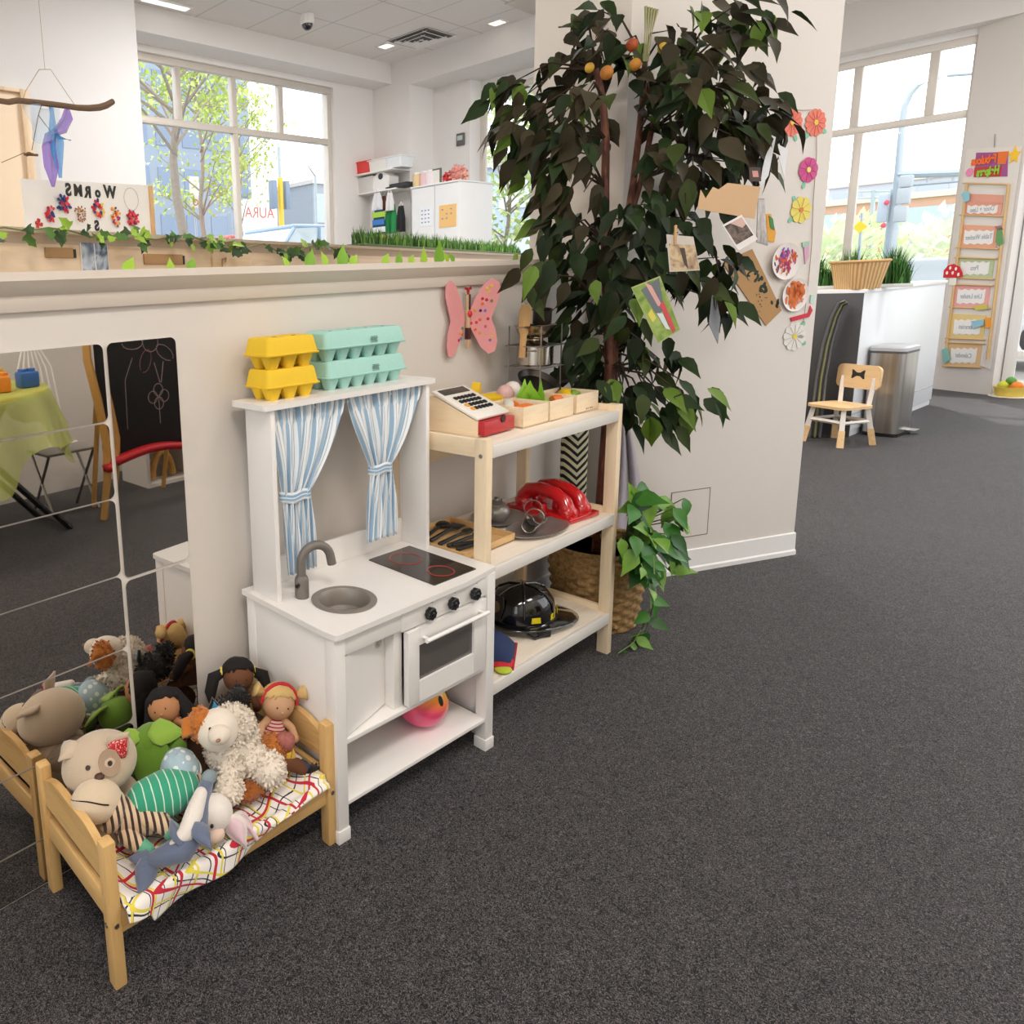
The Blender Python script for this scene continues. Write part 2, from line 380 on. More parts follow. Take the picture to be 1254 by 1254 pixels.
struct('trim_5', MB().bx(2.165, 2.215, -.014, .001, .1, 1.52, .002), TRIMW)
# timber door frame on the left wall
b = MB(); xj = at(31, 112, y=4.6).x; zj = at(31, 112, y=4.6).z
b.bx(xj-.075, xj, 4.54, 4.61, 0, zj, .004).bx(xj-1.25, xj-.075, 4.54, 4.61, zj-.03, zj, .004).bx(xj-1.25, xj-1.18, 4.54, 4.61, 0, zj, .004)
dr = struct('door_1', b, wood('#d9c0a0', '#c7a782', 'z', 8))
MB().bx(xj-1.18, xj-.075, 4.575, 4.6, 0, zj-.03).build('door_leaf', mat('#ecd6ba', .5, var=.02), dr)
# ------------------------------------------------------------------ fill lamps added out of view, then the ceiling fittings
ADDED_LAMPW = mat('#fffaf2', .4, var=0, emit=ADDED_LAMPV)
def added_troffer(x, y, P, lab, col=(1, .97, .94)):  # unseen ceiling panel with an area light, added for its fill
    t = thing('added_ceiling_light', lab, 'ceiling light', (x, y, CEIL))
    MB().bx(-.64, .64, -.34, .34, -.02, -.001, .004).build('lamp_frame', TRIMW, t)
    MB().bx(-.6, .6, -.3, .3, -.026, -.02).build('diffuser', ADDED_LAMPW, t)
    L = bpy.data.lights.new('lamp', 'AREA'); L.shape = 'RECTANGLE'; L.size = 1.2; L.size_y = .6; L.energy = P; L.color = col
    o = bpy.data.objects.new('lamp', L); COL.objects.link(o); o.location = (0, 0, -.03); o.parent = t
for a_ in ADDED_LAMPS: added_troffer(*a_)
def downlight(u, v, lab):
    p = at(u, v, z=CEIL) if u < 600 else V((6.98, 3.4, CEIL)); t = thing('recessed_downlight', lab, 'downlight', (p.x, p.y, CEIL), group='downlights in the tiled ceiling')
    MB().bx(-.1, .1, -.1, .1, -.008, -.0005, .002).build('trim_ring', TRIMW, t)
    MB().bx(-.07, .07, -.07, .07, -.011, -.008).build('lens', mat('#ffe9cf', .4, var=0, emit=1.6), t)
downlight(473, 56, 'small square downlight to the left of the air vent in the ceiling')
downlight(614, 37, 'small square downlight to the right of the air vent in the ceiling')
p = at(515, 47, z=CEIL); t = thing('air_vent', 'square stepped metal air diffuser set in the white tiled ceiling', 'vent', (p.x, p.y, CEIL))
b = MB(); 
for i, s_ in enumerate((.31, .23, .15, .07)):
    for a, c in ((1, 0), (-1, 0), (0, 1), (0, -1)):
        z0 = -.004-.012*i
        if a: b.box((a*(s_-.02), 0, z0), (.035, 2*s_, .006), 0, (0, a*.5, 0))
        else: b.box((0, c*(s_-.02), z0), (2*s_, .035, .006), 0, (-c*.5, 0, 0))
b.build('louvre', TRIMW, t); MB().bx(-.3, .3, -.3, .3, -.003, -.001).build('duct_opening', mat('#6b6864', .8, var=0), t)
p = at(376, 18, z=CEIL); t = thing('security_camera', 'white dome camera with black eye under the tiled ceiling', 'camera', (p.x, p.y, CEIL))
MB().lathe([(.0, -.002), (.075, -.002), (.075, -.09), (.07, -.1), (0, -.1)], n=24).build('housing', TRIMW, t)
MB().lathe([(.06, -.1), (.056, -.125), (.04, -.148), (.02, -.158), (0, -.16)], n=24).build('dome', mat('#1c1c1e', .1, var=0, coat=1), t)
p = V((6.8, 2.75, CEIL)); t = thing('access_tile', 'plain beige panel in the ceiling beside the far right downlight', 'ceiling panel', (p.x, p.y, CEIL))
MB().bx(-.3, .3, -.27, .27, -.012, -.001, .003).build('panel', mat('#d9d2c8', .7, var=.01), t)
p = at(203, 3, z=CEIL); t = thing('skylight_strip', 'long narrow white light strip along the ceiling above the left window', 'ceiling light', (p.x, p.y, CEIL))
MB().bx(-.3, .3, -.07, .07, -.02, -.001, .003).build('lamp_frame', TRIMW, t); MB().bx(-.27, .27, -.045, .045, -.024, -.02).build('diffuser', mat('#ffffff', .4, var=0, emit=.9), t)
# ------------------------------------------------------------------ outside
n = N('pavement'); n.base(n.mix(n.noise(1.5, 4), lin('#8d8b87'), lin('#a19e9a'))); n.set(Roughness=.9); PAVE = n.m
struct('street_ground', MB().bx(10.62, 90, -50, 90, -.3, -.14).bx(-60, 10.62, 5.75, 90, -.3, -.14), PAVE)
struct('raised_street', MB().bx(-30, 16, 6.9, 60, -.14, 1.2), PAVE)
grs = mat('#b7cf8a', .9, var=.2, scale=3)
def ob(name, lab, cat, group=None, loc=(0, 0, 0), rz=0): return thing(name, lab, cat, loc, rz, group)
def street_tree(name, base, top, spread, nb, nl, lab, seed, c1='#c4d27a', c2='#aec45e', r=.11, lsz=.13, trunkc='#a39689', lo=.35):
    R = random.Random(seed); t = ob(name, lab, 'tree', None, base); H = top
    tr = MB(); k = 9; pts = [V((.05*sin(i*1.3), .05*cos(i*1.7), H*i/k)) for i in range(k+1)]
    tr.tube(pts, [r*(1-.75*i/k) for i in range(k+1)], 8)
    ends = []
    for i in range(nb):
        s_ = R.uniform(lo, .95); a = R.uniform(0, 2*pi); L = spread*R.uniform(.5, 1.0)*(1.25-s_*.6); p0 = V((0, 0, H*s_))
        p1 = p0+V((cos(a)*L*.5, sin(a)*L*.5, L*.4)); p2 = p0+V((cos(a)*L, sin(a)*L, L*.65+R.uniform(-.1, .2)))
        tr.tube([p0, p1, p2], [r*.32, r*.2, r*.06], 5); ends += [p1, (p1+p2)/2, p2]
        for _ in range(3):
            q0 = p1.lerp(p2, R.random()); q1 = q0+V((R.uniform(-1, 1), R.uniform(-1, 1), R.uniform(-.2, .8)))*L*.35
            tr.tube([q0, q1], [r*.09, r*.03], 4); ends += [q1, q0.lerp(q1, .5)]
    tr.build('trunk', mat(trunkc, .9, var=.15, scale=12), t)
    lf = MB()
    for _ in range(nl):
        p = R.choice(ends)+V((R.gauss(0, .16), R.gauss(0, .16), R.gauss(0, .16)))*(spread/1.6)
        lf.leaf(p, (R.uniform(-1, 1), R.uniform(-1, 1), R.uniform(-1, .4)), (R.uniform(-1, 1), R.uniform(-1, 1), 1), lsz*R.uniform(.7, 1.3), lsz*.6, R.choice((0, 1)))
    lf.build('foliage', [mat(c1, .6, var=0), mat(c2, .6, var=0)], t)
    return t
p = at(222, 290, y=9.5); street_tree('street_tree', (p.x, 9.5, 1.2), 6.0, 2.3, 26, 1500, 'tall budding tree with pale trunk outside the left window', 3, lo=.3)
p = at(322, 280, y=14); street_tree('young_tree', (p.x+.5, 15.5, 1.2), 6.4, 1.7, 20, 1000, 'slim pale green tree beyond the parked cars outside the left window', 5, r=.07)
p = at(262, 280, y=13); street_tree('leafy_tree', (p.x-.6, 12.6, 1.2), 5.4, 1.7, 22, 1500, 'bushy yellow green tree behind the trunk of the nearest street tree', 8, r=.08)
p = at(640, 200, x=11.5); street_tree('window_tree', (11.5, p.y+.3, -.14), 4.6, 1.5, 18, 1100, 'pale green tree seen through the narrow window by the plant', 11, r=.06, c1='#bcd488', c2='#d0de9c')
def car(lab, col, loc, rz, hatch=False):
    t = ob('car', lab, 'car', None, loc, rz); L = 4.3
    side = [(-2.15, .3), (-2.15, .62), (-2.0, .78), (-1.5, .86), (1.1, .88), (1.95, .76), (2.15, .55), (2.15, .3)]
    T = M.Rotation(pi/2, 4, 'X')
    b = MB().prism(side, 1.72, T); b.build('body', mat(col, .25, .2, var=0, coat=1), t)
    cab = [(-1.75 if hatch else -1.45, .86), (-1.3 if hatch else -.95, 1.42), (.25, 1.46), (.95, .88)]
    b = MB().prism(cab, 1.5, T); b.build('cabin_glass', mat('#c3d0da', .15, .0, var=0, coat=1), t)
    b = MB(); rf = [(x*.98, z+.015) for x, z in cab[1:3]]; b.bx(rf[0][0], rf[1][0], -.74, .74, 1.42, 1.5, .03)
    for s_ in (-1, 1):
        for (xa, za), (xb, zb) in ((cab[0], cab[1]), (cab[3], cab[2])): b.tube([(xa, s_*.755, za), (xb, s_*.755, zb)], .035, 6)
        b.tube([(-.3, s_*.755, .88), (-.28, s_*.755, 1.45)], .035, 6)
    b.build('roof', mat(col, .25, .2, var=0, coat=1), t)
    for x in (-1.35, 1.35):
        for y in (-.8, .8):
            q = MB().lathe([(0, -.09), (.2, -.1), (.32, -.09), (.33, 0), (.32, .09), (.2, .1), (0, .09)], n=20, T=M.Translation((x, y, .33)) @ M.Rotation(pi/2, 4, 'X')); q.build('wheel', mat('#3a3a3c', .7, var=0), t)
    return t
p = at(330, 290, y=9.3); car('silver blue car parked nearest outside the left window', '#93acca', (p.x+.9, 9.3, 1.2), 0)
p = at(205, 290, y=8.6); car('blue hatchback at the left edge of the left window', '#5f8fc4', (p.x-2.0, 8.4, 1.2), .1, True)
p = at(300, 295, y=11.5); car('red car mostly hidden behind the silver blue one', '#c9584f', (p.x, 11.6, 1.2), 0)
p = at(400, 288, y=12); car('teal car at the right edge of the left window', '#7fb3b5', (p.x+1.4, 12, 1.2), -.2)
p = at(1140, 320, x=14.5); car('pale silver car passing outside the right window', '#d5dce4', (14.5, p.y-.1, .0), pi/2, True)
def building(lab, loc, d, col, rz=0, rows=3, cols=6, wcol='#b3c0cd', face='x'):
    t = ob('building', lab, 'building', None, loc, rz)
    MB().bx(-d[0]/2, d[0]/2, -d[1]/2, d[1]/2, 0, d[2]).build('wall', mat(col, .85, var=.05), t)
    MB().bx(-d[0]/2-.15, d[0]/2+.15, -d[1]/2-.15, d[1]/2+.15, d[2], d[2]+.25).build('roof', mat('#cfcac6', .8, var=0), t)
    W = d[1] if face == 'x' else d[0]
    for r in range(rows):
        for c in range(cols):
            a = -W/2+W*(c+.5)/cols; z = d[2]*(r+.55)/rows; w2, h2 = W/cols*.34, d[2]/rows*.27
            if face == 'x': q = MB().bx(-d[0]/2-.05, -d[0]/2+.02, a-w2, a+w2, z-h2, z+h2)
            else: q = MB().bx(a-w2, a+w2, -d[1]/2-.05, -d[1]/2+.02, z-h2, z+h2)
            q.build('window', mat(wcol, .2, var=0), t)
    return t
p = at(1120, 300, x=42); building('long red brick building across the street beyond the right window', (44, p.y, -.14), (4, 30, 4.1), '#cda093', rows=2, cols=9)
p = at(1140, 250, x=60); building('grey office block with flat roof behind the brick building', (62, p.y-3, -.14), (4, 16, 6.2), '#c6ced7', rows=3, cols=8)
p = at(250, 200, y=38); building('tall pale apartment block behind the trees outside the left window', (p.x-1, 40, 1.2), (10, 4, 20), '#97a3b5', rows=7, cols=5, face='y', wcol='#7c8da6')
p = at(390, 250, y=34); building('low grey warehouse far outside the left window', (p.x+4.5, 36, 1.2), (10, 4, 7.0), '#a3abb5', rows=2, cols=5, face='y')
p = at(620, 260, x=15); building('pale blue glass building beyond the narrow window', (16.5, p.y-1, -.14), (2, 7, 4.3), '#bfd2e2', rows=3, cols=4, wcol='#dbe8f2')
POLE = mat('#aab4bd', .4, .5, var=0)
X = 18.0
t = ob('traffic_signal', 'grey traffic signal pole with long mast arm and curved street lamp outside right window', 'traffic light', None, (0, 0, 0))
base = at(1087, 330, x=X); base.z = -.14; top = at(1105, 150, x=X); t.location = base
rel = lambda q: q-base
b = MB().tube([(0, 0, 0), rel(at(1098, 232, x=X))], [.11, .09], 12).tube([rel(at(1098, 232, x=X)), rel(top)], [.06, .05], 10); b.build('pole', POLE, t)
b = MB().tube([rel(at(*q, x=X)) for q in ((1105, 150), (1108, 130), (1115, 115), (1126, 103), (1140, 97), (1165, 92), (1195, 90))], [.06, .05, .045, .04, .035, .03, .03], 8); b.build('lamp_arm', POLE, t)
b = MB().tube([rel(at(1100, 214, x=X)), rel(at(1185, 211, x=X))], .07, 8).tube([rel(at(1100, 228, x=X)), rel(at(1185, 221, x=X))], .03, 6)
for u in (1136, 1167): b.tube([rel(at(u, 213, x=X)), rel(at(u, 226-(u-1100)*.06, x=X))], .02, 6)
b.build('mast_arm', POLE, t)
for u, v in ((1110, 222), (1107, 240), (1103, 262)):
    q = rel(at(u, v, x=X-.3)); MB().box(q, (.15, .2, .22 if v < 230 else .3), .03).build('signal_head', mat('#b3bac0', .6, var=0), t)
q = rel(at(1081, 255, x=X-.1)); MB().box(q, (.1, .16, .55), .03).build('sign_plate', mat('#bcc8d4', .5, var=0), t)
for u, v in ((1086, 248), (1082, 276)):
    q = rel(at(u, v, x=X-.2)); MB().blob(q, (.03, .045, .05), sub=2).build('red_signal', mat('#e0596b', .5, var=0), t)
X = 20; base = at(1056, 300, x=X); base.z = -.14
t = ob('road_sign', 'yellow diamond road sign on a thin pole outside the right window', 'road sign', None, base)
q = at(1054, 278, x=X)-base; MB().tube([(0, 0, 0), (q.x, q.y, q.z+.3)], .03, 6).build('pole', POLE, t)
MB().prism(rrect(.19, .19, .02), .02, M.Translation(q-V((.06, 0, 0))) @ M.Rotation(pi/2, 4, 'Y') @ M.Rotation(pi/4, 4, 'Z')).build('sign_plate', mat('#f2c32b', .5, var=0), t)
X = 24; base = at(1070, 300, x=X); base.z = -.14
t = ob('utility_pole', 'thin utility pole with crossarm wires left of the traffic signal', 'utility pole', None, base)
q = at(1070, 233, x=X)-base; b = MB().tube([(0, 0, 0), q], .05, 6)
for v in (235, 243): b.tube([at(1040, v, x=X)-base, at(1092, v-1, x=X)-base], .022, 5)
b.build('pole', POLE, t)
def shrub(lab, u, v, X, r, seed, c):
    R = random.Random(seed); p = at(u, v, x=X); t = ob('blossom_shrub', lab, 'shrub', 'pale shrubs across the street', (X, p.y, -.02))
    b = MB(); H = p.z+.02
    MB().tube([(0, 0, 0), (0, 0, H*.5)], [.06, .03], 6).build('stem', mat('#a39689', .9, var=0), t)
    for _ in range(420):
        d = V((R.gauss(0, 1), R.gauss(0, 1), R.gauss(0, 1))).normalized()*R.uniform(.5, 1)
        b.leaf((d.x*r, d.y*r, H*.6+d.z*H*.45), d+V((0, 0, .5)), (R.random(), R.random(), 1), .26, .16, R.choice((0, 1)))
    b.build('foliage', [mat(c, .6, var=0), mat('#e7ecd8', .6, var=0)], t)
shrub('pale green shrub behind the yellow road sign', 1058, 270, 24, 1.0, 1, '#d6e4b4')
shrub('white flowering shrub seen left of the window mullion', 1022, 272, 22, .9, 2, '#dfe8c6')
shrub('white blossoming bush at the right edge of the right window', 1158, 265, 21.5, .8, 3, '#eef0e2')
shrub('low leafy bush between the signal pole and the white blossom', 1128, 283, 31, .9, 4, '#dbe7bd')
tag(MB().bx(20, 41, -14, 16, -.14, -.02).build('grass_verge', grs), 'strip of pale grass across the street beyond the right window', 'grass', kind='stuff')
b = at(240, 280, y=13.4); t = ob('notice_board', 'white street sign with a red ring on a thin post behind the tree trunk', 'sign', None, (b.x, 13.4, 1.2))
q = at(243, 236, y=13.4)-V((b.x, 13.4, 1.2)); MB().tube([(0, 0, 0), (0, 0, q.z)], .025, 6).build('pole', POLE, t); MB().box((0, -.03, q.z), (.3, .02, .75), .01).build('sign_plate', TRIMW, t)
MB().tube([(.07*cos(a), -.045, q.z-.24+.07*sin(a)) for a in [i*pi/8 for i in range(16)]], .013, 6, closed=True).build('ring', mat('#c75b50', .5, var=0), t)
b = at(345, 280, y=13.6); t = ob('yellow_post', 'thin lamp post with yellow sleeve beyond the cars outside left window', 'post', None, (b.x, 13.6, 1.2))
q = at(342, 180, y=13.6)-V((b.x, 13.6, 1.2)); q2 = at(344, 218, y=13.6)-V((b.x, 13.6, 1.2))
MB().tube([(0, 0, 0), (0, 0, q.z)], .045, 8).build('pole', POLE, t); MB().tube([(0, 0, .5), (0, 0, q2.z)], .075, 8).build('sleeve', mat('#e8c23c', .5, var=0), t)
for s_ in (-.28, .2): MB().box((s_, 0, q2.z-.45), (.16, .2, .75), .02).build('signal_head', mat('#7f8fa6', .5, var=0), t)
b = at(388, 285, y=16); t = ob('flag_pole', 'slim lamp mast at the right side of the left window', 'lamp post', None, (b.x, 16, -.14))
q = at(388, 216, y=16)-V((b.x, 16, -.14)); q3 = at(377, 203, y=16)-V((b.x, 16, -.14)); MB().tube([(0, 0, 0), (0, 0, q.z), q3], [.05, .04, .02], 8).build('pole', POLE, t)
b = at(316, 262, y=22); t = ob('shop_sign', 'white shop front board with red letters outside the left window', 'sign', None, (b.x, 22, 1.2)); q = b.z-1.2
MB().bx(-1.0, 1.0, -.1, .1, 0, q+.55, .02).build('board', TRIMW, t); text('AURA', .62, M.Translation((0, -.11, q+.02)) @ M.Rotation(pi/2, 4, 'X'), mat('#c4635a', .6, var=0), t, mirror=True)
# ------------------------------------------------------------------ doll bed
BO = V((-.70, -.014, 0)); BA = -.04
def BW(x, y, z): c, s_ = cos(BA), sin(BA); return BO+V((c*x-s_*y, s_*x+c*y, z))
bed = thing('doll_bed', 'pine doll bed piled with soft toys in front of the wall mirror', 'doll bed', BO, BA)
BL, BD = .70, .386
def bed_end(x0, lab):
    for y in (-BD, -.035):
        p = MB().bx(x0, x0+.032, y, y+.035, 0, .372, .006).build('bed_post', PINEZ, bed)
        for z in (.165,):
            if y < -.1: MB().cyl((x0-.002 if x0 < .1 else x0+.03, y+.017, z), (x0+.001 if x0 < .1 else x0+.034, y+.017, z), .006, n=12).build('bolt', STEEL, p); MB().cyl((x0+.016, y-.002, z), (x0+.016, y+.001, z), .006, n=12).build('bolt', STEEL, p)
    y0, y1 = -BD+.035, -.035; P = []
    for i in range(17): 
        k = i/16; P.append((y0+(y1-y0)*k, .335+.032*math.sin(pi*k)+.006*math.sin(3*pi*k)))
    P += [(y1, .265), (y0, .265)]
    MB().prism(P, .018, M.Translation((x0+.016, 0, 0)) @ M.Rotation(pi/2, 4, 'Z') @ M.Rotation(pi/2, 4, 'X')).build('headboard', PINEY, bed)
    MB().bx(x0+.007, x0+.025, y0, y1, .165, .225, .003).build('end_rail', PINEY, bed)
bed_end(0, ''); bed_end(BL-.032, '')
for y in (-BD+.008, -.03): MB().bx(.032, BL-.032, y, y+.018, .13, .19, .003).build('side_rail', PINE, bed)
b = MB()
for i in range(6): b.bx(.06+.1*i, .1+.1*i, -BD+.03, -.03, .145, .152)
tag(b.build('bed_slats', PINE, bed), kind='stuff')
t = thing('doll_mattress', 'thin navy blue mattress lying in the pine doll bed', 'mattress', BW(BL/2, -BD/2, .152), BA)
MB().box((0, 0, .018), (BL-.08, BD-.06, .036), .012).build('mattress', mat('#39496b', .85, var=.05), t)
n = N('check_cloth'); X, Y, Z = n.xyz()
nz = n.noise(9, 2); Q = n.math('ADD', X, n.math('MULTIPLY', nz, .025)); Yz = n.math('ADD', n.math('SUBTRACT', Y, Z), n.math('MULTIPLY', n.noise(8, 2), .03))
def stripe(c, per, off, wd): return n.math('LESS_THAN', n.math('ABSOLUTE', n.math('SUBTRACT', n.math('FRACT', n.math('DIVIDE', n.math('ADD', c, off), per)), .5)), wd)
dg1 = n.math('ADD', Q, n.math('MULTIPLY', Yz, .5)); dg2 = n.math('SUBTRACT', Yz, n.math('MULTIPLY', Q, .35))
col = n.mix(stripe(dg1, .042, .0, .035), lin('#f1eae4'), lin('#2c2a33')); col = n.mix(stripe(dg2, .047, .013, .035), col, lin('#2c2a33'))
col = n.mix(stripe(dg2, .055, .03, .05), col, lin('#e4d24c')); col = n.mix(stripe(dg1, .061, .02, .05), col, lin('#e4d24c'))
col = n.mix(stripe(dg1, .087, .05, .045), col, lin('#c32038')); col = n.mix(stripe(dg2, .079, .04, .045), col, lin('#c32038'))
n.base(col); n.set(Roughness=.9, Sheen_Weight=.2); CHECK = n.m
t = thing('bed_sheet', 'white cloth with red, yellow and black crossing lines draped over the bed rail', 'sheet', BW(0, 0, 0), BA)
def shf(u, v):
    x = .036+(.628)*u; wob = noise.noise(V((u*5, v*2, 3)))
    if v < .62:
        k = v/.62; y = -.045-(BD-.05)*k; z = .2+.012*math.sin(pi*k)+.012*wob+.012*noise.noise(V((u*11, v*7, 1)))+(.02*math.exp(-((u-1)/.06)**2)+.02*math.exp(-(u/.05)**2))
    else:
        k = (v-.62)/.38; a = min(1, k*2.2)*pi/2; drop = (.026+.03*math.sin(u*pi*1.6+.2)+.01*sin(u*14))*max(0, (k-.25)/.75)
        if u < .09 or u > .96: drop *= .6
        y = -BD+.005-.02*math.sin(a)-.012*sin(u*17+1)*k; z = .206-.008*(1-cos(a))-drop+.012*wob*(1-k)
    return (x, y, z)
MB().sheet(shf, 70, 44).build('sheet', CHECK, t, angle=180, solid=.004)
# ------------------------------------------------------------------ soft toys
RT_ = random.Random(21)
def fur(mb, c, r, n_, L, wd, m=0, rot=None):
    E = Euler(rot).to_matrix() if rot else M.Identity(3); c = V(c)
    r = r if isinstance(r, (tuple, list)) else (r, r, r)
    for _ in range(n_):
        d = V((RT_.gauss(0, 1), RT_.gauss(0, 1), RT_.gauss(0, 1))).normalized()
        p = V((d.x*r[0], d.y*r[1], d.z*r[2])); nn = V((d.x/r[0], d.y/r[1], d.z/r[2])).normalized()
        q = (nn+V((RT_.gauss(0, .7), RT_.gauss(0, .7), RT_.gauss(0, .7)-.3))).normalized()
        p, q, nn = E @ p+c, E @ q, E @ nn; s_ = q.cross(nn); s_ = s_.normalized() if s_.length > 1e-4 else V((1, 0, 0))
        a = p-nn*.003; l = L*RT_.uniform(.6, 1.2); e = a+q*l; mdl = a+q*l*.55+nn*l*.25
        mb.add([a-s_*wd/2, a+s_*wd/2, mdl+s_*wd*.45, mdl-s_*wd*.45, e], [(0, 1, 2, 3), (3, 2, 4)], m)
def toy(name, lab, p, rot=(0, 0, 0), cat='soft toy', grp='soft toys piled on the doll bed'):
    return thing(name, lab, cat, BW(*p), 0, grp, (rot[0], rot[1], rot[2]+BA))
BEI = mat('#c9b49b', .9, var=.05, bump=.25, bscale=300, sheen=.4); BEID = mat('#a98f76', .9, var=.05, bump=.25, bscale=300, sheen=.4)
DRK = mat('#2b1a14', .3, var=0)
# the camera side of the heap, seen from the bed: direction from bed to viewer
vd = V((-.62, -.78, 0)).normalized()
def facing(c, r, dx, dz):
    """point on a head of radii r at c, turned towards the viewer; dx to the right as seen, dz up (in radii)"""
    rt = V((.78, -.62, 0)); f_ = math.sqrt(max(0, 1-dx*dx-dz*dz)); d = rt*dx+vd*f_*.93+V((0, 0, dz+f_*.25)); d.normalize()
    k = 1/math.sqrt((d.x/r[0])**2+(d.y/r[1])**2+(d.z/r[2])**2); return V(c)+d*k, V((d.x/r[0]**2, d.y/r[1]**2, d.z/r[2]**2)).normalized()
def eye(mb, c, r, dx, dz, s_, m=0):
    p, nn = facing(c, r, dx, dz); mb.prism(circ(s_, 14), .004, frame(p, V((0, 0, 1)).cross(nn), nn), m)
# beige bear with one red lined ear
t = toy('teddy_bear', 'big beige soft bear with a red lined ear, brown nose and stitched smile', (.125, -.125, .30))
hc, hr = (0, 0, .08), (.098, .082, .074)
hd = MB().blob(hc, hr, sub=4).build('head', BEI, t, angle=180)
b = MB(); b.blob((-.015, .03, -.04), (.08, .07, .08), sub=3); b.build('body', BEI, t, angle=180)
for pp, nm in (([(-.045, -.01, 0), (-.05, -.05, -.04), (-.035, -.085, -.07)], 'arm'), ([(.06, -.0, -.02), (.085, -.06, -.06), (.08, -.1, -.085)], 'arm')): MB().limb(pp, [.032, .03, .026]).build(nm, BEI, t, angle=180)
MB().limb([(-.02, .0, -.07), (-.03, -.05, -.08)], [.035, .033]).build('leg', BEI, t, angle=180)
e, en = facing(hc, hr, -.62, .72)
b = MB().leaf(e+V((.01, .01, -.0)), (-.75, -.25, .05), (-.2, -.4, 1), .062, .06, 0, .35, -.1); b.build('ear', BEI, t, solid=.008, angle=180)
e, en = facing(hc, hr, .72, .62); b = MB().leaf(e+V((-.015, .01, -.01)), (.55, -.25, .62), (-.5, -.8, .1), .07, .068, 0, -.1, .1); er = b.build('ear', BEI, t, solid=.007, angle=180)
n = N('red_sequin'); n.base(n.mix(n.math('LESS_THAN', n.noise(220, 1), .42), lin('#c21f27'), lin('#f0b6ae'))); n.set(Roughness=.35)
MB().leaf(e+V((-.018, -.0, -.012)), (.55, -.25, .62), (-.5, -.8, .1), .06, .056, 0, -.1, .1).build('ear_lining', n.m, er, angle=180, solid=.004)
b = MB(); p, nn = facing(hc, hr, .52, .3); b.prism(circ(.028, 20, .032), .004, frame(p-nn*.003, V((0, 0, 1)).cross(nn), nn)); b.build('eye_patch', BEID, t)
b = MB(); eye(b, hc, hr, -.12, .22, .0062); eye(b, hc, hr, .52, .28, .0062); b.build('eyes', DRK, t)
b = MB(); eye(b, hc, hr, -.12, .22, .0036); eye(b, hc, hr, .52, .28, .0036)
p, nn = facing(hc, hr, .2, -.04); MB().blob(p, (.013, .013, .009), sub=2).build('nose', mat('#4a2c20', .5, var=0), t)
P = [facing(hc, hr, .2, -.1)[0], facing(hc, hr, .2, -.22)[0]]+[facing(hc, hr, .2+.012+.2*i/6, -.22-.12*math.sin(pi*(i/6)))[0] for i in range(1, 6)]
MB().tube(P, .0015, 5).build('smile', DRK, t)
# grey bear lying behind, against the mirror
# sock monkey
MK = stripes(('#3a231b', '#d9bd9c'), 'x', .016, .42, warp=.003); CRM = mat('#d8c3a6', .9, var=.04, bump=.25, bscale=320, sheen=.4)
GRN = stripes(('#c8e2cc', '#2f9a78'), 'x', .021, .14, warp=.004); GRS = mat('#69b693', .9, var=.05, bump=.2, bscale=300, sheen=.3)
t = toy('sock_monkey', 'striped soft monkey with cream head and green striped shirt lying by the headboard', (.075, -.215, .33), (0, 0, -.25))
mh = (-.005, 0, .02); mr = (.062, .052, .05)
MB().blob(mh, mr, (0, .25, 0), sub=4).build('head', CRM, t, angle=180)
P = [facing(mh, mr, -.85+.17*i, .12+.22*math.sin(pi*i/10))[0]+V((0, 0, .002)) for i in range(11)]
MB().tube(P, .0018, 5).build('mouth', DRK, t)
MB().lathe([(.045, 0), (.049, .012), (.046, .024), (.038, .03)], n=24, T=M.Translation((.038, -.008, -.02)) @ M.Rotation(RAD(-60), 4, 'Y')).build('neck_stripes', MK, t, angle=180)
MB().limb([(.05, -.01, -.03), (.09, -.02, -.05), (.13, -.035, -.05)], [.042, .04, .034], 16).build('striped_body', MK, t, angle=180)
MB().limb([(.1, -.04, -.035), (.13, -.06, -.045), (.15, -.075, -.06)], [.024, .022, .021], 12).build('arm', MK, t, angle=180)
MB().limb([(.152, -.077, -.062), (.168, -.088, -.072)], [.023, .018]).build('hand', GRS, t, angle=180)
MB().limb([(.05, -.05, -.06), (.075, -.075, -.075)], [.022, .02], 12).build('arm', MK, t, angle=180)
MB().limb([(.078, -.078, -.077), (.09, -.085, -.083)], [.02, .016]).build('hand', GRS, t, angle=180)
t2 = MB().limb([(.115, .0, -.02), (.165, .0, -.02), (.21, .015, -.03)], [.05, .058, .05], 20).build('green_shirt', GRN, t, angle=180)
MB().limb([(.2, .03, -.015), (.235, .05, -.015), (.255, .035, -.035)], [.03, .028, .024], 12).build('leg', MK, t, angle=180)
MB().limb([(.03, .02, -.04), (.045, .045, -.03)], [.012, .014]).build('red_bow', mat('#b8262d', .7, var=0), t)
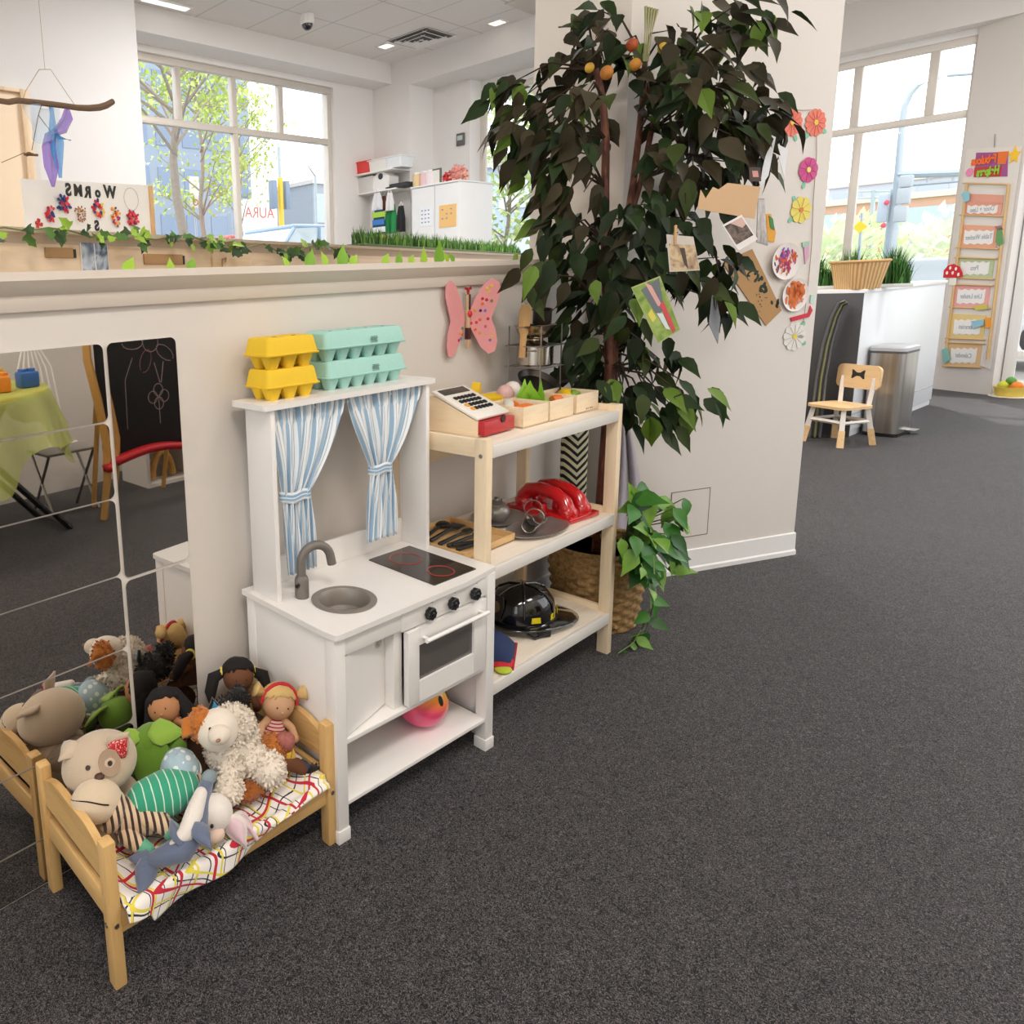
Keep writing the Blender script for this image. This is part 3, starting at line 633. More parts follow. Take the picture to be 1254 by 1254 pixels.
# grey whale
WG = mat('#66718a', .9, var=.06, bump=.3, bscale=320, sheen=.5); WWT = mat('#e8dfd6', .9, var=.03, bump=.3, bscale=260, sheen=.5)
t = toy('whale', 'grey blue soft whale with white belly, its tail hanging over the bed rail', (.165, -.345, .258), (0, 0, 0))
def tp(u, v, z): return M.Rotation(-BA, 4, 'Z') @ (at(u, v, z=z)-t.location)
MB().limb([tp(*q) for q in ((254, 958, .315), (244, 985, .3), (238, 1014, .278), (222, 1040, .258), (196, 1050, .245), (180, 1054, .238))], [.016, .026, .034, .032, .022, .012], 16).build('body', WG, t, angle=180)
MB().limb([tp(*q) for q in ((246, 972, .325), (238, 996, .312), (227, 1022, .292), (212, 1034, .275))], [.016, .022, .02, .01], 14).build('belly', WWT, t, angle=180)
e0 = tp(182, 1053, .243)
for q, W_ in (((158, 1050, .25), .045), ((172, 1100, .2), .055)):
    d = tp(*q)-e0; MB().leaf(e0-d*.12, d, (.2, -.6, .75), d.length*1.15, W_, 0, .1, .05).build('tail_fluke', WG, t, angle=180, solid=.012)
e0 = tp(222, 1035, .285); d = tp(212, 1006, .3)-e0; MB().leaf(e0, d, (.3, -.7, .6), d.length*1.2, .045, 0, .1, .05).build('fin', WG, t, angle=180, solid=.01)
e0 = tp(238, 1008, .31); d = tp(256, 1034, .285)-e0; MB().leaf(e0, d, (.1, -.7, .7), d.length*1.2, .045, 0, .1, .05).build('fin', WG, t, angle=180, solid=.01)
MB().blob(tp(256, 952, .325), (.022, .018, .02), sub=2).build('snout', mat('#8d9aa0', .9, var=.05), t, angle=180)
# white rabbit
PK = mat('#e9c9cf', .9, var=.03, bump=.2, bscale=300)
t = toy('rabbit', 'white soft rabbit face down with pink lined ears over the bed rail', (.318, -.342, .245))
MB().blob((0, 0, .02), (.05, .045, .045), sub=4).build('head', WWT, t, angle=180)
MB().blob((.0, .055, .0), (.045, .05, .035), sub=3).build('body', WWT, t, angle=180)
MB().blob((-.018, -.036, -.008), (.022, .018, .018), sub=3).build('muzzle', mat('#e3c6b4', .9, var=.03), t, angle=180)
MB().blob((-.03, -.036, .022), (.005, .004, .006), sub=2).build('eye', DRK, t)
for p, d, nn in (((.028, -.03, .02), (.1, -.5, -.72), (-.5, -.8, .3)), ((.048, -.02, .005), (.45, -.45, -.65), (.4, -.8, .3))):
    e = MB().leaf(p, d, nn, .09, .058, 0, .1, -.1).build('ear', WWT, t, angle=180, solid=.008); q = V(p)+V(nn).normalized()*.004+V(d).normalized()*.008
    MB().leaf(q, d, nn, .074, .042, 0, .1, -.1).build('ear_lining', PK, e, angle=180, solid=.003)
MB().limb([(.05, -.035, -.005), (.072, -.05, -.03), (.085, -.06, -.06)], [.005, .005, .006], 8).build('ribbon', PK, t, angle=180)
# fuzzy white dog with orange and black patches
FW_ = mat('#ecdfce', .95, var=.06, sheen=.5); FO = mat('#c9772a', .95, var=.12, scale=30, sheen=.4); FB = mat('#171412', .95, var=.1, sheen=.3)
t = toy('calico_dog', 'fluffy cream soft dog with an orange face patch lying on top of the heap', (.455, -.235, .305)); t.scale = (1.13,)*3
FL, FWD = .011, .006
def furry(nm, blobs, m_, nfur, parent=None):
    b = MB()
    for c, r in blobs: b.blob(c, r, sub=3, amp=.004, freq=40)
    for c, r in blobs: fur(b, c, r, nfur, FL, FWD)
    return b.build(nm, m_, parent or t, angle=60)
furry('body', [((.005, .0, .03), (.07, .06, .075)), ((.0, -.01, .085), (.055, .05, .045))], FW_, 1700)
dh = (-.052, -.025, .105); dr = (.05, .046, .046)
MB().blob(dh, dr, sub=4, amp=.002, freq=30).build('head', FW_, t, angle=180)
MB().blob((-.072, -.062, .118), (.027, .024, .021), sub=3).build('muzzle', mat('#e6d9c8', .9, var=.03, bump=.2, bscale=260), t, angle=180)
b = MB().blob((-.078, .0, .115), (.03, .032, .042), sub=3, amp=.003, freq=40); fur(b, (-.078, .0, .115), (.03, .032, .042), 350, .01, .005); b.build('orange_patch', FO, t, angle=60)
b = MB(); b.leaf((-.09, .01, .13), (-.7, -.2, -.35), (-.5, -.6, .6), .05, .045, 0, .2, .1); b.build('ear', FO, t, angle=180, solid=.01)
MB().blob((-.083, -.044, .128), (.0055, .005, .006), sub=2).build('eye', DRK, t); MB().blob((-.09, -.083, .122), (.006, .004, .004), sub=2).build('nose', mat('#a0715c', .6, var=0), t)
furry('arm', [((-.06, -.07, -.02), (.032, .032, .03)), ((-.035, -.045, .0), (.03, .03, .03))], FW_, 600)
furry('leg', [((.045, -.085, -.012), (.04, .04, .04)), ((.03, -.05, .0), (.04, .04, .04))], FW_, 700)
furry('leg', [((.085, -.05, .0), (.03, .034, .042))], FO, 500)
furry('tail', [((.0, -.075, -.045), (.05, .026, .022))], mat('#a85e22', .95, var=.1, sheen=.3), 200)
t = toy('black_cat', 'black fluffy soft cat with a bright blue ear lining behind the cream dog', (.50, -.155, .34))
b = MB().blob((0, 0, .03), (.062, .045, .042), sub=3, amp=.004, freq=40); fur(b, (0, 0, .03), (.062, .045, .042), 700, .014, .005)
b.blob((.045, .0, .06), (.03, .028, .035), sub=3); fur(b, (.045, 0, .06), (.03, .028, .035), 300, .014, .005); b.build('body', FB, t, angle=60)
MB().leaf((-.04, -.01, .055), (-.15, .05, 1), (-.6, -.8, .1), .05, .035, 0, 0, .1).build('ear', FB, t, angle=180, solid=.008)
MB().leaf((-.042, -.018, .058), (-.15, .05, 1), (-.6, -.8, .1), .04, .024, 0, 0, .1).build('ear_lining', mat('#3f9ccf', .6, var=0), t, angle=180, solid=.003)
# cloth dolls
def doll(name, lab, p, rot, skin, hair, dress, hcol, style):
    t = toy(name, lab, p, rot, 'doll'); sk = mat(skin, .85, var=.03, bump=.15, bscale=300); hm = mat(hair, .9, var=.08, bump=.3, bscale=200)
    hr = (.046, .042, .046); hc = (0, 0, .1)
    MB().blob(hc, hr, sub=4).build('head', sk, t, angle=180)
    b = MB().blob((0, .006, .108), (.05, .044, .046), sub=3, amp=.003, freq=60)
    # trim hair cap to back/top: keep only verts above a slanted plane
    keep = [];
    for f, mi in zip(b.f, b.mi):
        c = sum((b.v[i] for i in f), V((0, 0, 0)))/len(f)
        if (c-V(hc)).dot(V((.0, .55, .83))) > .006: keep.append(f)
    b.f = keep; b.mi = [0]*len(keep); b.build('hair', hm, t, angle=180, solid=.004)
    for s_ in (-1, 1):
        if style == 'tails':
            MB().limb([(s_*.045, .01, .11), (s_*.075, .0, .1), (s_*.085, -.01, .06), (s_*.082, -.015, .03)], [.013, .02, .018, .008], 10).build('pigtail', hm, t, angle=180)
            MB().tube([(s_*.05+.012*cos(a)*.2, .01+.014*cos(a), .11+.014*sin(a)) for a in [i*pi/6 for i in range(12)]], .004, 6, closed=True).build('hair_tie', mat(hcol, .6, var=0), t)
        elif style == 'band': MB().lathe([(0, 0), (.006, .0), (.02, .03), (.022, .032), (0, .03)], n=14, T=M.Translation((s_*.044, .0, .125)) @ M.Rotation(s_*RAD(70), 4, 'Y')).build('hair_tuft', hm, t, angle=180)
        else: MB().limb([(s_*.035, .02, .12), (s_*.055, .02, .07), (s_*.05, .01, .02)], [.02, .022, .016], 10).build('long_hair', hm, t, angle=180)
    if style == 'band': MB().tube([(.0525*cos(a), -.006+.004*sin(a), .1+.057*sin(a)) for a in [pi*i/16 for i in range(17)]], .0055, 8).build('hair_band', mat(hcol, .6, var=0), t)
    b = MB()
    for s_ in (-1, 1): b.blob((s_*.016, -.04, .102), (.0026, .002, .003), sub=1)
    b.build('eyes', DRK, t); MB().blob((0, -.043, .09), (.004, .003, .003), sub=2).build('nose', sk, t)
    n_ = MB().lathe([(0, .0), (.042, .0), (.036, .02), (.022, .055), (.014, .062), (0, .063)], n=20, sy=.75).build('dress', dress, t, angle=60)
    for s_ in (-1, 1):
        MB().limb([(s_*.018, 0, .055), (s_*.045, -.02, .04), (s_*.05, -.04, .02)], [.012, .011, .013], 10).build('arm', sk, t, angle=180)
        MB().limb([(s_*.018, 0, .005), (s_*.022, -.03, -.015), (s_*.024, -.055, -.03)], [.014, .013, .015], 10).build('leg', sk, t, angle=180)
    return t
vz = math.atan2(-.62, .78)    # turn towards the viewer
doll('rag_doll', 'dark skinned cloth doll with black pigtails leaning at the wall behind the heap', (.59, -.085, .315), (-.15, .12, vz+.25), '#6e4429', '#17110f', mat('#4a2d22', .9, var=.05), '#e0c95a', 'tails')
doll('rag_doll', 'pale cloth doll with red hair band and blond tufts by the right headboard', (.6, -.235, .295), (-.1, .25, vz+.25), '#cfa27c', '#dcb878', stripes(('#b4283a', '#e9c9c0'), 'z', .009, .4), '#c0222e', 'band')
doll('rag_doll', 'brown cloth doll with long black hair lying between the bear and the pigtailed doll', (.375, -.085, .305), (-.3, -.35, vz), '#b88157', '#15100f', mat('#8a2430', .9, var=.05), '#b0202e', 'long')
# doll clothes and more of the heap
n = N('dotted_blue'); vo = n.n('ShaderNodeTexVoronoi', i_Scale=45, i_Randomness=.25); n.l(n.co(), vo.inputs['Vector'])
n.base(n.mix(n.math('LESS_THAN', vo.outputs['Distance'], .33), lin('#a9bfca'), lin('#e9edec'))); n.set(Roughness=.85); n.bump(n.noise(300, 2), .15, .001)
t = toy('dotted_hat', 'pale blue doll bonnet with white dots between the green leaf toy and the dog', (.315, -.205, .30), (.25, -.35, 0), 'doll hat')
MB().lathe([(.046, .0), (.05, .015), (.047, .04), (.036, .062), (.018, .076), (.0, .08)], n=28).build('crown', n.m, t, angle=180, solid=.004)
b = MB(); P = [(.049*cos(a), .049*sin(a), .003+.003*cos(a*14)) for a in [i*2*pi/84 for i in range(84)]]; b.tube(P, .006, 6, closed=True); b.build('frill', mat('#eef0ee', .85, var=0), t, angle=180)
MB().blob((0, 0, .006), (.038, .038, .02), sub=3).build('brown_lining', mat('#3b241a', .8, var=.05), t, angle=180)
LG = mat('#6b9429', .9, var=.08, bump=.2, bscale=260, sheen=.3); LG2 = mat('#94ba45', .9, var=.08, bump=.2, bscale=260, sheen=.3)
t = toy('leaf_puppet', 'large green felt leaf puppet folded between the bear and the dog', (.255, -.12, .30))
def lf(p, d, nn, L, Wd, m_, nm='leaf_flap'):
    MB().leaf(p, d, nn, L, Wd, 0, .25, .12).build(nm, m_, t, angle=180, solid=.006)
lf((.03, .03, .065), (-.25, -.6, -.75), (-.45, -.55, .7), .17, .12, LG); lf((.07, .02, .055), (-.05, -.75, -.65), (-.4, -.5, .7), .15, .1, LG)
lf((.03, .03, .07), (.5, -.35, .05), (-.3, -.5, .8), .11, .075, LG2); lf((.02, .05, .065), (-.6, .05, .05), (-.3, -.5, .8), .09, .05, LG2)
MB().blob((.05, .05, .03), (.06, .05, .05), sub=3).build('body', LG, t, angle=180)
t = toy('zebra', 'brown and cream striped soft toy mostly hidden under the blue bonnet', (.30, -.235, .255), (0, .4, .3))
MB().limb([(-.045, .0, 0), (.0, .01, .02), (.05, .0, .01)], [.03, .042, .03], 16).build('body', MK, t, angle=180)
MB().limb([(.03, -.03, 0), (.04, -.05, -.015)], [.016, .014]).build('leg', MK, t, angle=180)
t = toy('grey_rabbit', 'grey soft toy arm with mint patch showing under the cream dog', (.385, -.27, .275))
MB().limb([(-.03, -.02, .0), (.0, .0, .02), (.03, .02, .02)], [.014, .018, .02], 10).build('arm', mat('#7f868c', .9, var=.05), t, angle=180); MB().blob((.02, .0, .025), (.022, .02, .014), sub=3).build('patch', mat('#98aca3', .9, var=.05), t, angle=180)
t = toy('doll_dress', 'yellow doll skirt with brown lines near the right end of the bed', (.585, -.285, .255), (.3, .2, vz), 'doll clothes')
MB().lathe([(.026, .055), (.03, .05), (.05, .0), (.048, -.002), (.024, .05)], n=24, sy=.7).build('skirt', stripes(('#7a5a1c', '#e2b62e'), 'x', .022, .1), t, angle=180)
MB().lathe([(.024, .054), (.028, .07), (.024, .1), (.0, .1)], n=20, sy=.7).build('blouse', mat('#c2736a', .9, var=.3, scale=120), t, angle=180)
t = toy('small_doll', 'small dark haired doll in denim shorts lying at the foot of the bed', (.605, -.325, .225), (0, .3, .4), 'doll')
MB().limb([(-.03, .02, .035), (.0, .0, .025), (.02, -.01, .012)], [.02, .02, .017], 12).build('leg', mat('#6b4228', .85, var=.03), t, angle=180)
MB().blob((.025, -.005, .015), (.026, .022, .018), sub=3).build('shorts', mat('#43506f', .9, var=.08), t, angle=180)
b = MB().blob((.045, -.03, .0), (.03, .024, .022), sub=3); fur(b, (.045, -.03, 0), (.03, .024, .022), 220, .01, .004); b.build('hair', FB, t, angle=60)
t = toy('grey_bear', 'taupe soft bear lying on its side behind the big beige bear', (.15, -.06, .255))
MB().blob((-.02, .0, .03), (.075, .04, .05), sub=3).build('body', mat('#b3a08b', .9, var=.05, bump=.2, bscale=300), t, angle=180)
MB().limb([(.05, -.005, .02), (.1, -.01, .01)], [.028, .026]).build('arm', mat('#b3a08b', .9, var=.05, bump=.2, bscale=300), t, angle=180)
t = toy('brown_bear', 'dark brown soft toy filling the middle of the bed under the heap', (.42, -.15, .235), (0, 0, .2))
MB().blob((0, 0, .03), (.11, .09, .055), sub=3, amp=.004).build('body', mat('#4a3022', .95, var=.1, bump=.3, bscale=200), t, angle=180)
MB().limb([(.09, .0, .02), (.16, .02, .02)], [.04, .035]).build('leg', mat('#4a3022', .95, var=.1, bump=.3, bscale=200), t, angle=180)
# ------------------------------------------------------------------ mirror tiles on the half wall
n = N('mirror'); n.base(lin('#d7d2cc')); n.set(Metallic=1, Roughness=.015); MIR = n.m
def tile(x0, x1, z0, z1, tx, tz, lab):
    w_, h_ = x1-x0-.005, z1-z0-.005
    t = tag(MB().prism(rrect(w_, h_, .018, 6), .003, M.Rotation(pi/2, 4, 'X')).build('mirror_tile', MIR, angle=20), lab, 'mirror', 'mirror tiles on the half wall')
    t.location = ((x0+x1)/2, -.0035-abs(tx)*h_/2-abs(tz)*w_/2, (z0+z1)/2); t.rotation_euler = (tx, 0, tz)
zz = [1.425, 1.217, 1.008, .79, .575, .352, .138, 0.004]
tl = ['top', 'second', 'third', 'fourth', 'fifth', 'sixth', 'lowest']
TILT = [(.004, .011), (-.008, .011), (-.004, .009), (-.002, .003), (0, 0), (0, 0), (0, 0)]
for i in range(7): tile(-1.04, -.397, zz[i+1], zz[i], TILT[i][0], TILT[i][1], 'wide mirror tile, %s of the wide column left of the tall mirror tiles' % tl[i])
for z0, z1, lb in ((.774, 1.425, 'upper of the two tall mirror tiles beside the play kitchen'), (.12, .77, 'lower of the two tall mirror tiles, reflecting the kitchen side')): tile(-.39, -.168, z0, z1, 0, 0, lb)
# ------------------------------------------------------------------ butterfly on the wall
p = at(570, 392, y=-.01); t = thing('paper_butterfly', 'pink paper butterfly with coloured dots and a peg body on the half wall', 'wall decoration', p)
PKC = mat('#eda0a0', .7, var=.04); h = .172
def wing(s_, ang):
    P = [(0, .02), (.03, .085), (.07, .14), (.105, .158), (.135, .14), (.138, .095), (.115, .04), (.1, .0), (.118, -.04), (.128, -.09), (.118, -.13), (.09, -.14), (.055, -.11), (.02, -.05), (0, -.01)]
    T = M.Translation((s_*.012, -.004, 0)) @ M.Rotation(s_*ang, 4, 'Z') @ M.Rotation(pi/2, 4, 'X')
    b = MB().prism([(s_*x, y) for x, y in P], .003, T); wg = b.build('wing', PKC, t); return wg, T
wr_, Tr = wing(1, -RAD(28)); wl_, Tl = wing(-1, -RAD(3))
cols = ['#e8c23a', '#c4233f', '#e8662f', '#2b2f6d', '#d83c47', '#e2a038', '#8f6fc0', '#7c8a3a', '#e05a7a']
R = random.Random(2)
dots = [(.08, .12, 0), (.1, .128, 0), (.088, .105, 0), (.06, .08, 1), (.078, .075, 1), (.06, .06, 2), (.1, .07, 7), (.028, .035, 5), (.052, .034, 3), (.072, .033, 6), (.05, -.002, 2), (.085, -.0, 1), (.035, -.012, 4), (.075, -.03, 8), (.012, -.014, 4), (.03, -.04, 2), (.05, -.055, 5), (.095, -.085, 6), (.105, -.07, 0)]
for x, y, c in dots: MB().prism(circ(.0062, 12), .002, Tr @ M.Translation((x, y, .002))).build('dot', mat(cols[c], .4, var=0), wr_)
for x, y, c in ((-.02, -.03, 7), (-.035, -.05, 5), (-.02, -.055, 2), (-.045, -.075, 1), (-.03, -.07, 6)): MB().prism(circ(.0062, 12), .002, Tl @ M.Translation((x, y, .002))).build('dot', mat(cols[c], .4, var=0), wl_)
b = MB().bx(-.007, .007, -.018, -.004, -.11, .1, .002); bd = b.build('peg_body', mat('#d9b893', .6, var=.05), t)
MB().bx(-.0085, .0085, -.02, -.003, -.075, -.03).build('dark_band', mat('#4a1f1c', .6, var=0), bd); MB().blob((0, -.02, .025), (.012, .008, .014), sub=2).build('red_bead', mat('#d8323a', .4, var=0), bd)
MB().bx(-.006, .006, -.0195, -.003, .04, .1).build('dark_stripe', mat('#5a2a22', .6, var=0), bd)
for s_ in (-1, 1): MB().tube([(0, -.011, .098), (s_*.008, -.011, .125), (s_*.018, -.011, .128), (s_*.018, -.011, .118)], .004, 6).build('antenna', mat('#b01f2b', .5, var=0), t)
# ------------------------------------------------------------------ timber storage behind the half wall
a0 = at(0, 279, z=1.75); a1 = at(646, 313, z=1.75); sd = (a1-a0); sd.z = 0; SL = sd.length; sd.normalize(); sn = V((sd.y, -sd.x, 0)); SRZ = math.atan2(sd.y, sd.x)
SX0, SX1 = -.75, SL+.15
cab = thing('storage_cabinet', 'long pale timber cabinet with a moulded cap and slot handles behind the half wall', 'cabinet', (a0.x, a0.y, 0), SRZ)
PALE = wood('#e8cfb0', '#dfc09a', 'x', 6); CAPW = mat('#dcc9b4', .5, var=.03)
def sloc(u, v): q = at(u, v, pl=(a0[:2], a1[:2])); return (q-V((a0.x, a0.y, 0))).dot(sd), q.z
MB().bx(SX0, SX1, .0, .3, 0, 1.7, .001).build('cabinet_body', PALE, cab)
b = MB(); pf_ = [(-.006, 1.712), (-.014, 1.72), (-.022, 1.73), (-.04, 1.737), (-.045, 1.75), (.3, 1.75), (.3, 1.7), (0, 1.7)]; k = len(pf_)
b.add([(x, y, z) for x in (SX0, SX1) for y, z in pf_], [tuple(range(k)), tuple(range(k, 2*k))]+[(i, (i+1) % k, k+(i+1) % k, k+i) for i in range(k)]); b.build('cap_moulding', CAPW, cab, angle=20)
MB().bx(-.7, 1.2, -.004, .0, .05, 1.71).build('front_panel', PALE, cab)
SLOT = mat('#b98f5f', .6, var=.05)
for (u0, v0, u1, v1) in ((53, 303, 88, 316), (174, 311, 222, 324)):
    x0, z1 = sloc(u0, v0); x1, z0 = sloc(u1, v1); s0 = MB().bx(x0, x1, -.009, .002, z0, z1, .001).build('slot_handle', SLOT, cab); MB().bx(x1, x1+.012, -.0095, .002, z0, z1-.004).build('slot_gap', BLACK, s0)
x0, z1 = sloc(257, 309); x1, z0 = sloc(305, 324); dr_ = MB().bx(x0, x1, -.012, .002, z0-.05, z1, .001).build('drawer_front', wood('#e9cda9', '#dab98c', 'x', 6), cab)
xh, zh = sloc(272, 318); MB().tube([(xh-.02, -.01, zh-.03), (xh-.02, -.016, zh), (xh+.006, -.016, zh+.006), (xh+.006, -.01, zh-.012)], .004, 6).build('drawer_hook', mat('#b08a6a', .5, var=0), dr_)
x0, z1 = sloc(95, 291); x1, z0 = sloc(131, 327)
t = thing('photo_poster', 'grey blue photograph poster taped to the timber cabinet under the banner', 'poster', V((a0.x, a0.y, 0))+sd*((x0+x1)/2)+sn*.008+V((0, 0, (z0+z1)/2)), SRZ)
n = N('photo_print'); n.base(n.ramp(n.noise(14, 2, 1), [(.3, lin('#1d2230')), (.45, lin('#6f7c93')), (.6, lin('#c9d2dd')), (.75, lin('#4b566d'))])); n.set(Roughness=.4)
b = MB()
for i in range(2): b.bx(-(x1-x0)/2+(x1-x0)*i/2+.003, -(x1-x0)/2+(x1-x0)*(i+1)/2-.003, -.002, .002, -(z1-z0)/2-.1, (z1-z0)/2)
b2 = MB().bx(-(x1-x0)/2, (x1-x0)/2, -.001, .003, -(z1-z0)/2-.1, (z1-z0)/2); b2.build('paper', TRIMW, t); b.build('print', n.m, t)
def SP(x, y, z): return V((a0.x, a0.y, 0))+sd*x-sn*y+V((0, 0, z))
# grass trough on the cap
gx0 = sloc(458, 300)[0]; gx1 = SX1-.1
t = thing('grass_planter', 'long row of artificial green grass on the timber cabinet cap', 'planter', SP((gx0+gx1)/2, .12, 1.75), SRZ); gl = (gx1-gx0)/2
MB().bx(-gl, gl, -.06, .06, 0, .03, .004).build('trough', mat('#4c5a37', .7, var=.05), t)
def grass(mb, n_, L, dy, h, R, z0=.02, nm=3):
    for i in range(n_):
        x = R.uniform(-L, L); y = R.uniform(-dy, dy); hh = h*R.uniform(.6, 1.1)*(.75+.25*sin(x*23)); w_ = .01; a = R.uniform(0, pi); tx_, ty_ = R.gauss(0, .14)*hh, R.gauss(0, .14)*hh
        cx_, cy_ = cos(a)*w_/2, sin(a)*w_/2
        mb.add([(x-cx_, y-cy_, z0), (x+cx_, y+cy_, z0), (x+cx_*.7+tx_*.4, y+cy_*.7+ty_*.4, z0+hh*.6), (x-cx_*.7+tx_*.4, y-cy_*.7+ty_*.4, z0+hh*.6), (x+tx_, y+ty_, z0+hh)], [(0, 1, 2, 3), (3, 2, 4)], R.randrange(nm))
GRM = [mat('#2f5a1f', .6, var=.1), mat('#4a7d2c', .6, var=.1), mat('#7aa84a', .6, var=.1)]
b = MB(); grass(b, 2600, gl-.02, .05, .125, random.Random(5)); tag(b.build('grass_blades', GRM, t), kind='stuff')
# ivy along both caps
IVL = mat('#4f7a2c', .55, var=.12, scale=8); IVD = mat('#2e4d1f', .55, var=.12, scale=8); IVY = mat('#9cc43c', .5, var=.12, scale=8)
def ivy(name, lab, pts, leaves, seed, base, L0=.075):
    R = random.Random(seed); t = thing(name, lab, 'ivy', base); o = V(base)
    P = [V(p)-o for p in pts]
    MB().tube(P, .0025, 5).build('stem', mat('#6b7a3c', .7, var=0), t)
    b = MB()
    for i in range(leaves):
        s_ = R.uniform(0, len(P)-1.001); k = int(s_); p = P[k].lerp(P[k+1], s_-k)
        d = V((R.uniform(-.8, .8), R.uniform(-.9, .1), R.uniform(-1, .25))); b.leaf(p+V((R.gauss(0, .01), R.gauss(-.01, .01), R.gauss(0, .012))), d, (R.uniform(-.4, .4), -1, R.uniform(-.2, .8)), L0*R.uniform(.6, 1.1), L0*R.uniform(.6, .95), R.choice((0, 0, 1, 1, 2)), .2, .12, 'ivy')
    b.build('leaves', [IVL, IVD, IVY], t); return t
R = random.Random(31)
ivy('ivy_garland', 'dark green ivy garland trailing along the front edge of the timber cabinet cap', [SP(-.12+i*.085, -.055+R.gauss(0, .006), 1.735+R.gauss(0, .01)) for i in range(16)], 54, 1, SP(.4, -.05, 1.74), .046)
ivy('ivy_garland', 'ivy strand hanging down the cabinet front right of the drawer hook', [SP(1.1+i*.14, -.06, 1.72+.03*sin(i*1.3)-.035*(i == 1)) for i in range(9)], 34, 2, SP(1.4, -.06, 1.72), .062)
LFM = [mat('#a8d23c', .5, var=.12, scale=8), mat('#7fb52e', .5, var=.12, scale=8)]
def cap_leaf(i, us, lab, base_v, hh):
    t = None
    for j, (u, L, lean) in enumerate(us):
        p = at(u, base_v+2, y=.1)
        if t is None: t = thing('ivy_sprig', lab, 'ivy', (p.x, .1, 1.606)); o = V((p.x, .1, 1.606)); b = MB()
        b.leaf(V((p.x, .1, 1.6))-o, (lean, -.1, 1), (.2, -1, .3), L*1.25, L*1.0, j % 2, .1, .12)
    b.build('leaves', LFM, t); MB().tube([(0, .02, 0), (.03, .02, .002), (.08, .03, .0)], .003, 5).build('stem', mat('#6b7a3c', .7, var=0), t)
cap_leaf(0, [(152, .045, .7)], 'single bright leaf upright on the half wall cap under the poster', 325, 0)
cap_leaf(1, [(207, .035, .1), (230, .04, .6)], 'pair of bright leaves on the half wall cap left of the drawer', 325, 0)
cap_leaf(2, [(352, .04, -.5), (375, .06, .5), (398, .05, -.3), (415, .07, .3), (428, .05, .9)], 'cluster of bright ivy leaves on the half wall cap below the window corner', 322, 0)
cap_leaf(3, [(468, .05, .8), (485, .05, .5), (500, .045, .8)], 'row of small leaves on the half wall cap left of the tall leaf cluster', 320, 0)
cap_leaf(4, [(516, .06, .2), (533, .085, .3), (548, .05, -.6), (556, .05, -.9)], 'tall bright leaf cluster on the half wall cap in front of the grass', 319, 0)
cap_leaf(5, [(628, .05, .9), (640, .05, 1.2)], 'two narrow leaves at the right end of the half wall cap', 317, 0)
# banner standing behind the cabinet cap
pb0 = SP(0, .2, 0); pb1 = SP(1, .2, 0); plb = (pb0[:2], pb1[:2])
def bq(u, v): return at(u, v, pl=plb)
def bl(u, v): q = bq(u, v); return ((q-pb0).dot(sd), q.z)
BX = [bl(25, 219), bl(183, 227), bl(188, 293), bl(31, 276)]
cx_, cz_ = sum(x for x, z in BX)/4, 1.752
zb = 1.752
t = thing('paper_banner', 'white paper banner with mirrored WORMS lettering and red blue flowers behind the cabinet', 'banner', SP(cx_, .2, zb), SRZ)
MB().prism([(x-cx_, z-zb) for x, z in BX[:2]]+[(BX[2][0]-cx_, 0), (BX[3][0]-cx_, 0)], .003, M.Rotation(pi/2, 4, 'X')).build('paper', mat('#eceae6', .8, var=.03, scale=5), t)
INK = mat('#2a2826', .7, var=0)
for ch, u, v, sz in (('W', 134, 236, .062), ('o', 119, 236, .05), ('R', 107, 236, .055), ('M', 95, 234, .055), ('S', 83, 233, .058), ('S', 118, 277, .05)):
    x, z = bl(u, v); text(ch, sz, M.Translation((x-cx_, -.003, z-zb)) @ M.Rotation(pi/2, 4, 'X'), INK, t, mirror=True, bold=.0022)
def petals(u, v, cols, r, n_, pr, c2='#e85b6a'):
    x, z = bl(u, v); b = MB(); R = random.Random(u)
    for i in range(n_):
        a = 2*pi*i/n_*1.9; rr = r*(.35+.65*R.random()); b.prism(circ(pr*R.uniform(.8, 1.3), 8, pr*.7), .001+.0006*(i % 4), M.Translation((x-cx_+rr*cos(a), -.003-.0004*i, z-zb+rr*sin(a))) @ M.Rotation(pi/2, 4, 'X') @ M.Rotation(a, 4, 'Z'), R.randrange(len(cols)))
    b.build('painted_flower', [mat(c, .7, var=0) for c in cols], t)
RB = ['#d6202f', '#e23f4c', '#2c3a78', '#b01c3c']
petals(60, 263, RB+['#e58a8f'], .028, 20, .007); petals(77, 250, RB+['#2c3a78'], .03, 20, .008); petals(97, 262, ['#a0643c', '#c2905c', '#8a4f2c'], .03, 34, .004)
petals(119, 256, RB+['#e6c54a', '#ef6b4c'], .03, 24, .0075); petals(141, 268, ['#d6202f', '#ef9a3a', '#e6c54a', '#7c3c86'], .03, 22, .006); petals(161, 268, RB+['#c0223c', '#7c2f66'], .032, 30, .007); petals(46, 274, ['#c23434', '#a22a30'], .016, 8, .007); petals(140, 258, ['#ef9a3a', '#2c3a78', '#e6c54a'], .02, 8, .006)
x, z = bl(160, 244); MB().tube([(x-cx_+.042*cos(a), -.003, z-zb+.042*sin(a)) for a in [i*pi/16 for i in range(32)]], .0007, 4, closed=True).build('pencil_circle', mat('#a5a29e', .8, var=0), t)
x0 = bl(184, 240)[0]; MB().bx(x0-cx_-.012, x0-cx_+.012, -.008, .012, 0, bl(184, 228)[1]-zb, .002).build('wooden_post', wood('#cfa776', '#b98f5c', 'z', 10), t)
